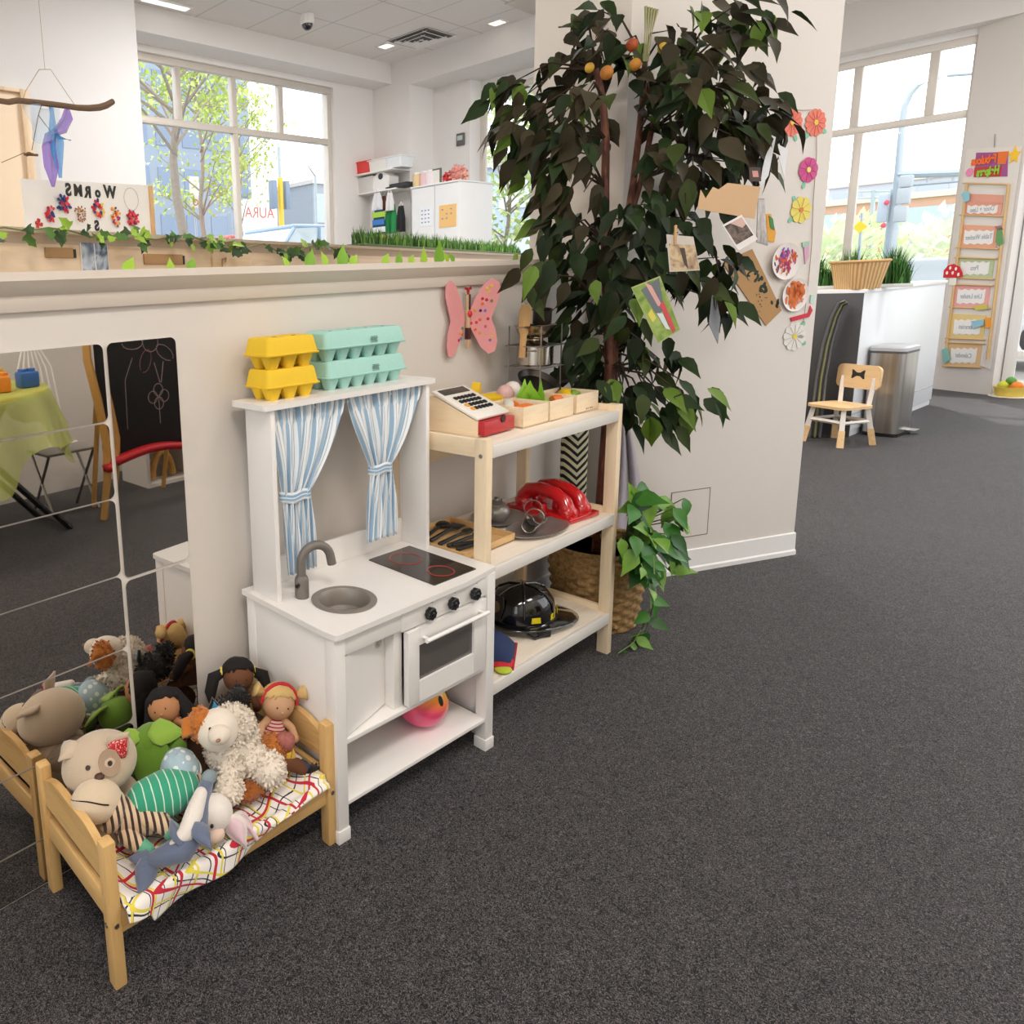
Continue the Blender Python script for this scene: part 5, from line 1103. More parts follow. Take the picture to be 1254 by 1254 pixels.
# ------------------------------------------------------------------ open shelf unit
SO = V((.711, -.0054, 0)); SA = -.04; SW, SDp, SH = .8843, .4318, 1.0377
def SWp(x, y, z): c, s_ = cos(SA), sin(SA); return SO+V((c*x-s_*y, s_*x+c*y, z))
sh = thing('storage_shelf', 'pine and white three tier open shelf unit between toy kitchen and tree', 'shelf', SO, SA)
SHW = mat('#ece7e0', .45, var=.02)
tiers = ((.975, 1.012), (.558, .597), (.138, .178))
for i, (z0, z1) in enumerate(tiers):
    d_ = MB().bx(.012, SW-.012, -SDp+.006, -.02, z0+.004, z1, .001).build('shelf_board', DECK, sh)
    MB().bx(.032, SW-.032, -SDp-.002, -SDp+.012, z0, z1+.003, .001).build('front_lip', SHW, d_)
    for x in (0, SW-.03): MB().bx(x+.004, x+.024, -SDp+.045, -.045, z0, z1+.022, .001).build('side_rail', BIRCHY, sh)
for x in (0, SW-.032):
    for y in (-SDp, -.05):
        l = MB().bx(x, x+.032, y, y+.045, 0, SH, .002).build('leg', BIRCHZ, sh)
        if y < -.1:
            for z in (.995, .6, .18):
                xx = x-.001 if x < .1 else x+.0325
                MB().cyl((x-.002, y+.022, z-.012), (x+.001, y+.022, z-.012), .007, n=12).build('bolt', STEEL, l)
MB().bx(.032, SW-.032, -.03, -.015, .86, .975, .001).build('back_rail', BIRCH, sh)
# cash register
TZ = 1.013
t = thing('toy_cash_register', 'wooden toy cash register with white key panel and red drawer on the shelf top', 'toy cash register', SWp(.115, -.2, TZ), SA+.02)
side = [(0, 0), (-.225, 0), (-.225, .052), (-.06, .122), (0, .122)]
b = MB()
for x in (0, .176): MB().prism([(y, z) for y, z in side], .012, M.Translation((x+.006, .11, 0)) @ M.Rotation(pi/2, 4, 'Z') @ M.Rotation(pi/2, 4, 'X')).build('cheek', BIRCHY, t)
MB().bx(.012, .176, -.115, .11, .0, .006).bx(.012, .176, .1, .11, 0, .118).build('base', BIRCH, t)
sl = math.atan2(.073, .175)
T = M.Translation((.094, -.022, .1)) @ M.Rotation(sl, 4, 'X')
pn = MB().box((0, 0, 0), (.192, .205, .01), .003)
for i in range(len(pn.v)): pn.v[i] = T @ pn.v[i]
kp = pn.build('key_panel', mat('#eee8df', .4, var=0), t)
b = MB().box((0, .076, .0055), (.15, .036, .003), .001)
for i in range(len(b.v)): b.v[i] = T @ b.v[i]
b.build('display', mat('#4a4b45', .25, var=0), kp)
for r_ in range(4):
    for c_ in range(6):
        b = MB().box((-.052+.021*c_, .028-.025*r_, .008), (.015, .016, .007), .003)
        for i in range(len(b.v)): b.v[i] = T @ b.v[i]
        b.build('key', BLACK if not (c_ == 0 and r_ > 1) else mat('#e9a33b', .4, var=0), kp)
MB().bx(.004, .184, -.14, .0, .006, .053, .002).build('drawer', mat('#b7282c', .35, var=0), t)
MB().lathe([(0, 0), (.013, 0), (.013, .004), (0, .004)], n=16, T=M.Translation((.11, -.14, .052)) @ M.Rotation(pi/2, 4, 'X')).build('drawer_notch', mat('#3a1012', .6, var=0), t)
# crates of play food
def crate(x0, x1, y0, y1, h, lab):
    t = thing('wooden_crate', lab, 'crate', SWp((x0+x1)/2, (y0+y1)/2, TZ), SA, 'crates of play food on the shelf top')
    w_, d_ = x1-x0, y1-y0; th = .007
    b = MB().bx(-w_/2, w_/2, -d_/2, d_/2, 0, .006).bx(-w_/2, w_/2, -d_/2, -d_/2+th, 0, h, .001).bx(-w_/2, w_/2, d_/2-th, d_/2, 0, h, .001)
    b.bx(-w_/2, -w_/2+th, -d_/2+th, d_/2-th, 0, h, .001).bx(w_/2-th, w_/2, -d_/2+th, d_/2-th, 0, h, .001)
    b.build('box', BIRCH, t); return t
crate(.335, .495, -.35, -.185, .075, 'front left crate holding carrots and white radish, nearest the cash register')
crate(.505, .665, -.352, -.19, .075, 'front middle crate holding lettuce leaf and orange carrot')
t = crate(.69, .85, -.352, -.19, .075, 'front right crate with yellow squash inside and small print on its face')
b = MB()
for i, w_ in enumerate((.012, .006, .012, .009)): b.bx(-.012+i*.014, -.012+i*.014+w_*.8, -.0815, -.081, .012, .0165)
b.build('printed_mark', mat('#8a6b45', .8, var=0), t)
crate(.335, .495, -.175, -.03, .07, 'rear left crate holding the yellow wedges behind the cash register')
crate(.505, .665, -.18, -.03, .07, 'rear middle crate holding the pink and white play eggs')
def food(name, lab, cat, x, y, z, mb, m_, rot=None, grp=None):
    t = thing(name, lab, cat, SWp(x, y, TZ+z), SA, grp, rot)
    for nm, q, mm in ([(name.split('_')[-1], mb, m_)] if not isinstance(mb, list) else mb): q.build(nm, mm, t)
    return t
YEL = mat('#f0c61e', .4, var=.03); ORG = mat('#ee7a2c', .45, var=.05); LET = mat('#98cf3a', .5, var=.1, scale=20); REDM = mat('#c02a2e', .35, var=0)
W1 = MB().prism([(0, 0), (.07, .0), (.055, .085), (.03, .1)], .03, M.Rotation(pi/2, 4, 'X'))
food('cheese_wedge', 'tall upright yellow wedge at the back of the rear left crate', 'play food', .35, -.12, .05, W1, YEL, (.1, .2, .3), 'yellow wedges in the rear left crate')
W2 = MB().prism([(0, 0), (.1, 0), (.1, .05), (.01, .06)], .045, M.Rotation(pi/2, 4, 'X'))
food('cheese_wedge', 'yellow wedge lying flat in front of the upright wedge', 'play food', .385, -.13, .03, W2, YEL, (.25, -.1, -.25), 'yellow wedges in the rear left crate')
food('tomato_slice', 'red round slice under the yellow wedges in the rear left crate', 'play food', .43, -.14, .02, MB().lathe([(0, 0), (.035, .0), (.038, .01), (.035, .02), (0, .02)]), REDM)
egg = lambda r, h: MB().lathe([(r*math.sin(a), h/2-h/2*math.cos(a)*(1 if a < pi/2 else .92)) for a in [i*pi/14 for i in range(15)]], n=20)
food('play_egg', 'pink egg with a dotted shell standing in the rear middle crate', 'play food', .55, -.13, .03, egg(.034, .09), mat('#e7bcb8', .5, var=.12, scale=60), (.1, .1, 0))
food('play_egg', 'white egg half leaning behind the pink egg', 'play food', .615, -.1, .045, egg(.034, .085), mat('#ece4dc', .45, var=.03), (.3, .5, 0))
food('play_egg', 'white egg lying low at the right of the rear middle crate', 'play food', .63, -.155, .02, egg(.03, .075), mat('#efe6da', .45, var=.03), (1.2, .3, .4))
food('steak', 'dark red play meat slice beside the pink egg', 'play food', .52, -.08, .055, MB().prism(circ(.04, 20, .028), .016), mat('#8f2531', .5, var=.1), (.3, .3, .4))
food('steak', 'bright red play slice between the pink and the white egg', 'play food', .6, -.135, .045, MB().prism(circ(.025, 20, .02), .014), REDM, (.5, .1, .4))
b = MB(); R = random.Random(4)
for i in range(9):
    a = i*.7; b.leaf((.0, 0, 0), (cos(a)*.5, sin(a)*.5, 1), (cos(a), sin(a), -.3), .085+.02*(i % 3), .1, 0, .2)
food('lettuce', 'bright green leafy lettuce sticking up from the front middle crate', 'play food', .565, -.24, .02, [('leaves', b, LET), ('stalk', MB().limb([(0, 0, 0), (0, -.02, .03)], [.014, .012]), mat('#c9dd7e', .5, var=0))], None)
car_ = lambda: [('root', MB().lathe([(0, 0), (.019, .004), (.022, .02), (.015, .06), (.004, .085), (0, .087)], n=16), ORG), ('leafy_top', MB().leaf((0, 0, 0), (.2, 0, -1), (1, 0, 0), .04, .02).leaf((0, 0, 0), (-.3, .1, -1), (0, 1, 0), .035, .02), LET)]
food('carrot', 'single round orange carrot beside the lettuce in the front middle crate', 'play food', .625, -.285, .055, car_(), None, (1.5, .3, 1.1))
food('carrot', 'orange carrot lying at the front of the front left crate', 'play food', .375, -.3, .05, car_(), None, (1.4, .2, 1.4), 'carrots in the front left crate')
food('carrot', 'orange carrot lying at the right side of the front left crate', 'play food', .46, -.24, .048, car_(), None, (1.5, .1, 2.6), 'carrots in the front left crate')
food('radish', 'pale white radish lying across the front left crate', 'play food', .395, -.255, .055, MB().limb([(0, 0, 0), (.05, .01, .005), (.075, .012, .006)], [.018, .02, .006]), mat('#e6e6dc', .45, var=.03), (0, -.1, .4))
food('banana', 'yellow play squash filling the front right crate', 'play food', .745, -.27, .05, MB().limb([(-.04, -.02, 0), (0, .0, .012), (.045, .0, .008), (.075, -.02, 0)], [.02, .026, .026, .012]), YEL, (0, 0, .3))
food('cucumber', 'short green play cucumber lying on the yellow squash', 'play food', .785, -.29, .058, MB().limb([(-.03, 0, 0), (.0, .004, .006), (.035, 0, 0)], [.012, .017, .012]), mat('#86b63a', .45, var=.08), (0, 0, .1))
# pot stand with pans (rear right of the shelf top)
ax, ay = .905, -.085
WIRE = mat('#a8a6a2', .3, .9, var=0)
t = thing('pan_stand', 'wire pan stand holding the toy pots at the back of the shelf top', 'pan stand', SWp(.79, -.115, TZ), SA)
b = MB()
for x in (-.075, .075):
    for y in (-.07, .07): b.tube([(x, y, 0), (x, y, .33)], .003, 6)
for z in (.06, .165, .25): 
    b.tube([(-.085, -.08, z), (.085, -.08, z), (.085, .08, z), (-.085, .08, z)], .0025, 6, closed=True)
    for k_ in (-.05, 0, .05): b.tube([(-.085, k_, z), (.085, k_, z)], .0018, 5)
b.build('wire_frame', WIRE, t)
def pot(name, lab, x, y, z, r, h, m_, handles=True, lid=False, sc=None):
    t = thing(name, lab, 'toy pot', SWp(x, y, TZ+z), SA+.4)
    MB().lathe([(0, 0), (r*.92, 0), (r, .006), (r, h), (r+.004, h+.001), (r+.004, h+.003), (r-.003, h+.003), (r-.004, .008), (r*.88, .005), (0, .005)], n=32).build('pot_body', m_, t)
    if handles:
        for s_ in (-1, 1): MB().tube([(s_*r, -.014, h*.82), (s_*(r+.02), -.014, h*.85), (s_*(r+.02), .014, h*.85), (s_*r, .014, h*.82)], .003, 6).build('handle', m_, t)
    if lid: MB().lathe([(r, h+.003), (r*.8, h+.012), (r*.3, h+.02), (.006, h+.022), (.007, h+.033), (0, h+.034)], n=28).build('lid', m_, t)
    return t
pot('toy_saucepan', 'shiny steel saucepan with two handles on the middle tier of the pan stand', .79, -.115, .168, .07, .075, mat('#c9c2b8', .22, 1, var=.1), lid=False)
t = thing('colander', 'shiny steel footed colander on top of the saucepan', 'toy colander', SWp(.79, -.115, TZ+.253), SA)
MB().lathe([(0, .004), (.045, 0), (.048, .004), (.03, .016), (.03, .022), (.055, .03), (.07, .05), (.078, .074), (.084, .075), (.08, .078), (.072, .075), (.05, .035), (0, .025)], n=32).build('bowl', mat('#b5a893', .2, 1, var=.1), t)
for s_ in (-1, 1): MB().tube([(s_*.078, -.02, .07), (s_*.11, -.018, .074), (s_*.11, .018, .074), (s_*.078, .02, .07)], .003, 6).build('handle', STEEL, t)
pot('toy_pot', 'small dark cooking pot tilted at the top of the stacked colander', .81, -.13, .335, .036, .055, mat('#4b4440', .35, .7, var=.05), handles=False).rotation_euler = (.1, -.15, 0)
t = thing('frying_pan', 'grey metal frying pan leaning in the bottom tier of the pan stand', 'toy pan', SWp(.79, -.13, TZ+.085), SA, rot=(.5, .1, -.5))
MB().lathe([(0, 0), (.07, 0), (.085, .02), (.088, .02), (.072, -.003), (0, -.003)], n=32).build('pan_body', mat('#77716c', .3, .9, var=.1), t)
MB().tube([(.083, 0, .018), (.12, 0, .026), (.17, 0, .03)], [.006, .007, .008], 8).build('handle', mat('#37302b', .5, var=0), t)
t = thing('wooden_spatula', 'wooden spatula hanging upright at the left side of the pan stand', 'spatula', SWp(.702, -.11, TZ+.205), SA, rot=(0, .06, -.67))
MB().prism([(-.011, 0), (.011, 0), (.013, .09), (.022, .11), (.024, .19), (.014, .21), (-.014, .21), (-.024, .19), (-.022, .11), (-.013, .09)], .006, M.Rotation(pi/2, 4, 'X')).build('blade', wood('#c99f6b', '#b58852', 'z', 10), t)
MB().tube([(.0, 0, .21), (-.01, 0, .225), (0, 0, .235), (.01, 0, .225)], .0015, 5, closed=True).build('loop', WIRE, t)
# middle tier
MZ = .599
t = thing('cutlery_tray', 'shallow wooden tray of black toy cutlery at the left of the middle shelf', 'tray', SWp(.2, -.19, MZ), SA)
b = MB().bx(-.17, .13, -.14, .14, 0, .005).bx(-.17, .13, -.14, -.133, 0, .028).bx(-.17, .13, .133, .14, 0, .028).bx(-.17, -.163, -.133, .133, 0, .028).bx(.123, .13, -.133, .133, 0, .028); b.build('tray', wood('#d9b27c', '#c59a60', 'x', 8), t)
R = random.Random(9); BLK = mat('#1b1a19', .45, var=0); labs = ['black ladle with a round bowl at the back of the cutlery tray', 'black slotted turner lying across the middle of the cutlery tray', 'black spoon nearest the shelf post in the cutlery tray', 'black fork along the left edge of the cutlery tray', 'long black tongs lying at the front of the cutlery tray']
for i, lb in enumerate(labs):
    y = .1-.048*i; t = thing('toy_utensil', lb, 'utensil', SWp(.18, -.19+y, MZ+.014+.004*(i % 2)), SA+(.25-.1*i), 'black utensils in the cutlery tray')
    MB().limb([(-.1, 0, 0), (0, 0, .004), (.05, 0, .004)], [.008, .006, .005], 8).build('handle', BLK, t)
    if i == 0: MB().blob((.075, 0, .004), (.03, .03, .012), sub=2).build('head', BLK, t)
    elif i == 1: MB().bx(.05, .11, -.026, .026, .002, .006, .002).build('head', BLK, t)
    elif i == 2: MB().blob((.075, 0, .004), (.03, .02, .008), sub=2).build('head', BLK, t)
    elif i == 3:
        b = MB().bx(.05, .07, -.016, .016, .002, .006)
        for k_ in (-.013, -.004, .005): b.bx(.07, .1, k_, k_+.006, .002, .006)
        b.build('head', BLK, t)
    else: MB().limb([(.05, 0, .004), (-.09, .03, .004)], [.006, .007], 8).build('head', BLK, t)
PEW = mat('#a5a09b', .36, .6, var=.08)
def plate(lab, x, y, z, rx, ry, rz):
    t = thing('toy_plate', lab, 'plate', SWp(x, y, z), SA+rz)
    MB().lathe([(0, .002), (.62, .002), (.72, .006), (.95, .011), (1, .012), (1, .015), (.94, .014), (.7, .009), (.6, .005), (0, .005)], n=40).build('plate', PEW, t)
    for v in t.children[0].data.vertices: v.co.x *= rx; v.co.y *= ry
plate('round pewter plate under the toy teapot', .49, -.155, MZ, .125, .095, .1)
plate('oval pewter platter at the front edge of the middle shelf', .48, -.33, MZ, .155, .085, -.05)
t = thing('toy_teapot', 'round pewter teapot standing on the pewter plate', 'teapot', SWp(.47, -.16, MZ+.006), SA+.3)
MB().lathe([(0, 0), (.035, .0), (.048, .018), (.052, .038), (.045, .055), (.036, .062), (.036, .068), (.033, .068), (.033, .062), (0, .06)], n=28).build('pot_body', PEW, t)
MB().lathe([(.034, .067), (.026, .075), (.008, .079), (.006, .085), (.01, .09), (0, .094)], n=24).build('lid', mat('#8a8580', .4, .6, var=0), t)
MB().tube([(.045, 0, .03), (.07, 0, .045), (.08, 0, .062)], [.011, .008, .006], 10).build('spout', PEW, t)
MB().tube([(-.045, 0, .05), (-.072, 0, .05), (-.075, 0, .03), (-.048, 0, .02)], .0045, 8).build('handle', PEW, t)
def scoop(lab, x, y, rz, dz):
    t = thing('metal_scoop', lab, 'scoop', SWp(x, y, MZ+.014+dz), SA+rz, 'steel scoops on the oval platter', None)
    n_ = 14
    def fn(u, v):
        a = pi*(.02+.96*u); L = .0+.12*v; r = .033*(1-.3*v*v); return (L-.06, r*cos(a), .033-r*sin(a))
    MB().sheet(fn, n_, 8).build('scoop_bowl', STEEL, t, solid=.002)
    MB().tube([(-.06+.0*i, .033*cos(a), .033+.033*sin(a)) for i, a in enumerate([k_*2*pi/20 for k_ in range(20)])], .002, 6, closed=True).build('scoop_rim', STEEL, t)
scoop('steel scoop lying in front on the oval platter', .43, -.335, pi+.35, .0)
scoop('steel scoop leaning behind the front scoop', .52, -.3, pi+.75, .006)
t = thing('toy_telephone', 'glossy red toy with two arched handset shapes on a flat red base', 'toy telephone', SWp(.725, -.245, MZ), SA-.1)
RG = mat('#c1161c', .18, var=0, coat=.6)
MB().box((0, 0, .01), (.19, .29, .02), .004).build('base', RG, t)
for x in (-.042, .045):
    b = MB(); P = [(x, .1, .03), (x, .098, .06), (x, .075, .088), (x, .02, .1), (x, -.045, .092), (x, -.085, .068), (x, -.1, .03)]
    b.tube(P, [.033, .028, .026, .027, .027, .028, .034], 14); b.lathe([(0, 0), (.034, 0), (.036, .02), (.03, .03)], (x, .1, .018), 18).lathe([(0, 0), (.036, 0), (.037, .02), (.03, .03)], (x, -.1, .018), 18)
    b.build('handset', RG, t)
    MB().lathe([(0, 0), (.018, 0), (.016, .02), (.014, .03), (0, .03)], (x-.028, -.01, .02), 16).build('button', RG, t)
t = thing('pear', 'small bright green play fruit at the back corner of the middle shelf', 'play food', SWp(.83, -.13, MZ), SA)
MB().lathe([(0, 0), (.018, .004), (.022, .02), (.015, .038), (.01, .05), (0, .053)], n=16).build('fruit', LET, t); MB().tube([(0, 0, .05), (.01, 0, .075)], .002, 5).build('stem', mat('#c9dd7e', .5, var=0), t)
# bottom tier
BZ = .18
t = thing('fire_helmet', 'glossy black toy firefighter helmet with yellow patches on the bottom shelf', 'toy helmet', SWp(.52, -.25, BZ+.012), SA-.35)
HB = mat('#0e0e10', .14, var=0, coat=.8)
dome = MB().lathe([(.118, .03), (.118, .06), (.11, .1), (.088, .132), (.05, .152), (0, .158)], n=36, sx=1.12, sy=.95); dome.build('shell', HB, t)
b = MB(); nn = 40
def brim(u, v):
    a = 2*pi*u; r0 = .112; back = max(0, cos(a)); R_ = r0+(.035+.075*back**3)*v; return (R_*1.1*cos(a), R_*.95*sin(a), .034-.012*v-.02*back**2*v)
b.sheet(brim, nn, 5); b.build('brim', HB, t, solid=.004)
for i in range(6):
    a = i*pi/3; P = [(1.12*r_*cos(a)*1.005, .95*r_*sin(a)*1.005, z) for r_, z in ((.119, .05), (.112, .1), (.09, .133), (.052, .153), (.01, .159))]
    MB().tube(P, .004, 6).build('ridge', HB, t)
for a in (-100, -62, -28):
    d = V((cos(RAD(a)), sin(RAD(a)), 0)); p = V((1.12*.119*d.x, .95*.119*d.y, .055)); T = frame(p, V((0, 0, 1)).cross(d), d)
    MB().prism([(-.019, -.011), (.019, -.011), (.017, .011), (-.017, .011)], .002, T).build('reflector', mat('#e7d21f', .4, var=0), t)
p = V((-.128, -.01, .09)); T = frame(p, (0, -1, 0), (-1, -.15, .25)); fr = MB().prism([(-.03, -.045), (.03, -.045), (.038, .01), (.025, .045), (-.025, .045), (-.038, .01)], .005, T).build('front_shield', mat('#2a2420', .4, var=0), t)
MB().prism(circ(.022, 20), .007, T).build('crest', mat('#8a7a4a', .4, .3, var=.2, scale=80), fr)
MB().tube([(.03, -.1, .03), (.01, -.125, .0), (-.04, -.125, -.008), (-.07, -.1, .02)], .006, 6, flat=.4).build('chin_strap', BLK, t)
MB().prism([(-.03, 0), (.04, 0), (.03, -.035), (-.02, -.03)], .004, M.Translation((.0, -.118, .022)) @ M.Rotation(pi/2-.3, 4, 'X')).build('neck_flap', BLK, t)
t = thing('cloth_pouch', 'navy blue cloth pouch with red edge beside the fire helmet', 'pouch', SWp(.235, -.31, BZ), SA+.5)
def pf(u, v):
    x = -.1+.2*u; y = -.075+.15*v; h = .08*(math.sin(pi*u)**.5)*(math.sin(pi*v)**.5) if 0 < u < 1 and 0 < v < 1 else 0; return (x, y, .002+h+.004*noise.noise(V((x*20, y*20, 1))))
MB().sheet(pf, 20, 16).build('cloth', mat('#22345f', .85, var=.1, bump=.2, bscale=200), t, angle=180)
MB().prism([(-.105, -.08), (.105, -.08), (.105, .08), (-.105, .08)], .004, M.Translation((0, 0, .002))).build('edging', mat('#b9272f', .7, var=0), t)
t = thing('bean_bag', 'red and lime green cloth scrap under the navy pouch', 'bean bag', SWp(.185, -.385, BZ), SA+.3)
MB().blob((0, 0, .011), (.055, .035, .011), sub=3).build('red_cloth', mat('#c6262f', .8, var=.05), t); MB().blob((-.04, -.012, .009), (.03, .03, .009), sub=3).build('green_cloth', mat('#b9c93a', .8, var=.05), t)
def atd(u, v, d): return CP+ray(u, v)*d
# ------------------------------------------------------------------ woven basket with the artificial tree
BC = V((1.835, -.285, 0)); BR0, BR1, BH = .158, .205, .365
t = thing('woven_basket', 'large brown woven seagrass basket holding the tree beside the shelf', 'basket', BC)
b = MB(); nr, nt = 17, 96
wv = []
for i in range(nr*4+1):
    z = BH*i/(nr*4); r = BR0+(BR1-BR0)*(z/BH)**.8; row = (i//4) % 2; ph = (i % 4)/4
    for j in range(nt):
        a = 2*pi*j/nt; amp = .0075*math.sin(pi*ph)*(1 if True else 0); wv.append((cos(a)*(r+.004*math.sin(pi*ph)+amp*sin(12*a+(pi if row else 0))), sin(a)*(r+.004*math.sin(pi*ph)+amp*sin(12*a+(pi if row else 0))), z))
k = nr*4+1
b.add(wv, [(i*nt+j, i*nt+(j+1) % nt, (i+1)*nt+(j+1) % nt, (i+1)*nt+j) for i in range(k-1) for j in range(nt)]+[tuple(range(nt))])
n = N('seagrass'); n.base(n.ramp(n.noise(30, 4, 1.5), [(.3, lin('#7a5a34')), (.5, lin('#a07d4c')), (.7, lin('#bd9a66'))])); n.set(Roughness=.75); n.bump(n.noise(120, 3, .5, n.scaled(1, 1, 6)), .4, .003); SEA = n.m
b.build('woven_side', SEA, t, angle=70)
MB().tube([((BR1+.002)*cos(a), (BR1+.002)*sin(a), BH) for a in [i*2*pi/64 for i in range(64)]], .011, 8, closed=True).build('rim', SEA, t)
MB().lathe([(0, BH-.05), (BR1-.01, BH-.05)], n=32).build('moss', mat('#3d3a22', .95, var=.2, scale=30, bump=.6, bscale=60), t)
tree = thing('artificial_tree', 'tall artificial ficus tree with drooping dark leaves and orange fruit in the basket', 'plant', BC+V((0, 0, BH-.049)))
TO = tree.location.copy()
n = N('ficus_bark'); n.base(n.ramp(n.noise(9, 4, 1, n.scaled(6, 6, .8)), [(.3, lin('#33170f')), (.5, lin('#5c2c1c')), (.7, lin('#7a4a30'))])); n.set(Roughness=.6); n.bump(n.noise(20, 3, .4, n.scaled(6, 6, 1)), .4, .004); BARK = n.m
def stem(pts, r0, r1, nm='trunk', parent=tree):
    P = [p-TO for p in pts]; return MB().tube(P, [r0+(r1-r0)*i/(len(P)-1) for i in range(len(P))], 10).build(nm, BARK, parent)
TD = 3.02
s1 = [BC+V((.0, .0, BH-.06))]+[atd(u, v, TD) for u, v in ((737, 610), (742, 540), (747, 450), (744, 380), (741, 300), (741, 230), (742, 170), (738, 120), (730, 85))]
s2 = [BC+V((.03, .01, BH-.06))]+[atd(u, v, TD+.03) for u, v in ((747, 610), (750, 520), (752, 430), (755, 360), (765, 290), (776, 220), (783, 160), (788, 110), (790, 75))]
s3 = [atd(u, v, TD+.03) for u, v in ((765, 290), (785, 220), (798, 160), (808, 120), (830, 90))]
stem(s1, .024, .012); stem(s2, .02, .011); stem(s3, .013, .009)
NODES = s1[3:]+s2[3:]+s3
CL = [(620, 105, .4), (632, 150, .4), (650, 190, .7), (672, 225, .8), (640, 120, 0), (660, 90, -.2), (690, 95, -.3), (665, 150, .2), (690, 140, 0), (700, 185, .5), (690, 215, .8), (715, 235, .8), (715, 120, 0), (730, 150, .3), (640, 165, .4), (705, 165, .2), (655, 135, .1), (680, 170, .3),
      (712, 22, -.2), (733, 12, -.2), (745, 35, 0), (765, 50, 0), (800, 45, 0), (785, 70, 0), (822, 62, 0), (845, 40, 0), (868, 20, -.1), (895, 10, -.2), (915, 22, .1), (945, 22, .1), (878, 50, .1), (905, 38, .3), (760, 80, 0), (740, 75, 0), (720, 60, -.1),
      (850, 80, 0), (875, 95, 0), (900, 90, 0), (918, 105, .2), (935, 130, .5), (948, 155, .8), (905, 130, .3), (880, 125, .2), (855, 115, .1), (835, 105, 0), (865, 150, .3), (895, 165, .4), (920, 165, .6), (890, 195, .6), (865, 190, .4), (840, 175, .3), (815, 140, .1), (830, 205, .5), (855, 215, .5), (875, 225, .7), (905, 200, .7), (810, 185, .4), (795, 110, 0), (820, 90, 0),
      (668, 268, .3), (690, 275, .1), (710, 290, .2), (672, 300, .7), (664, 335, .9), (735, 265, .2), (700, 320, .5), (760, 270, .3), (790, 250, .4), (815, 250, .5), (780, 300, .4), (805, 290, .4), (830, 285, .5), (850, 270, .6), (845, 320, .7), (865, 345, .8), (880, 315, .6), (885, 370, .9), (820, 330, .6), (760, 330, .3), (735, 320, .4), (800, 345, .6),
      (705, 350, .5), (720, 375, .5), (700, 400, .5), (735, 395, .5), (765, 365, .5), (775, 395, .5), (715, 425, .5), (695, 440, .6), (735, 440, .6), (760, 415, .5), (715, 465, .6), (770, 470, .4), (790, 478, .3), (808, 490, .4), (825, 500, .5), (780, 500, .7), (800, 512, .8), (838, 468, .1), (845, 492, .5), (765, 490, .7), (790, 420, .5), (808, 440, .8)]
FD = ['#1f2d15', '#352f1c', '#3d4a20', '#263a17', '#443c28']; FM = [mat(c, .6, var=.14, scale=12, spec=.22) for c in FD]; FM.append(mat('#66832e', .55, var=.12, scale=12, spec=.25))
R = random.Random(77); lf_ = MB(); bw = MB(); nl = 0
for u, v, dr in CL:
    d0 = TD+R.uniform(-.28, .2)
    if u > 860: d0 = TD+R.uniform(-.25, .05)
    if v > 400: d0 = TD+R.uniform(-.2, .15)
    c = atd(u, v, d0); nd = min(NODES, key=lambda q: (q-c).length+(.25 if q.z > c.z+.1 else 0)); md = nd.lerp(c, .5)+V((0, 0, .06))
    if c.x > 2.16 and (c-A).dot(cn) < .05: c = c+cn*(.06-(c-A).dot(cn))
    if c.z < 1.66 and c.y > -.08: c.y = -.1
    if not any(q.x > 2.16 and (q-A).dot(cn) < .01 for q in (md, nd)): bw.tube([nd-TO, md-TO, c-TO], [.006, .004, .002], 5)
    out = (c-nd); out.z = 0; out = out.normalized() if out.length > .01 else V((1, 0, 0))
    cnt = 7 if (v < 60 or u > 935) else 10
    if v > 455 and u > 760: cnt = 6
    for i in range(cnt):
        p = c+V((R.gauss(0, .045), R.gauss(0, .045), R.gauss(0, .035)))
        d = out*R.uniform(.1, .9)+V((R.gauss(0, .45), R.gauss(0, .45), -R.uniform(.15, .9)-dr*.7)); L = R.uniform(.1, .145)
        hi = v < 240; m_ = R.choice((0, 1, 1, 4, 4, 2, 3)) if hi else R.choice((0, 0, 3, 3, 2, 0, 1))
        if v > 455 and u > 770: m_ = R.choice((3, 2, 5, 3))
        if R.random() < .05: m_ = 5
        tip = p+V(d).normalized()*L
        if any((q.x > 2.16 and (q-A).dot(cn) < .03) or (q.y > -.06 and q.z < 1.66) for q in (p, tip)): continue
        lf_.leaf(p-TO, d, (R.gauss(0, .5)-.4, R.gauss(0, .5)-.6, .8), L, L*R.uniform(.44, .56), m_, R.uniform(.1, .4), R.uniform(.08, .22)); nl += 1
lf_.build('leaves', FM, tree); bw.build('branches', mat('#3a281c', .8, var=.1), tree)
for u, v, c, r in ((774, 55, '#b9572a', .023), (778, 79, '#cf8a2a', .022), (743, 89, '#cf8430', .025), (722, 83, '#e0b23c', .018), (812, 59, '#d9b52e', .02)): MB().blob(atd(u, v, TD-.1)-TO, (r, r, r*1.1), sub=3).build('fruit', mat(c, .55, var=.12, scale=20), tree)
b = MB(); o = atd(795, 40, TD-.12)-TO
for i in range(5): b.tube([atd(788+i*1.5, 75, TD-.1)-TO, atd(790+i*2, 40, TD-.12)-TO, atd(791+i*3.5, 8+i, TD-.12)-TO], [.002, .002, .006], 5)
b.build('dried_grass', mat('#a3a374', .8, var=.1), tree)
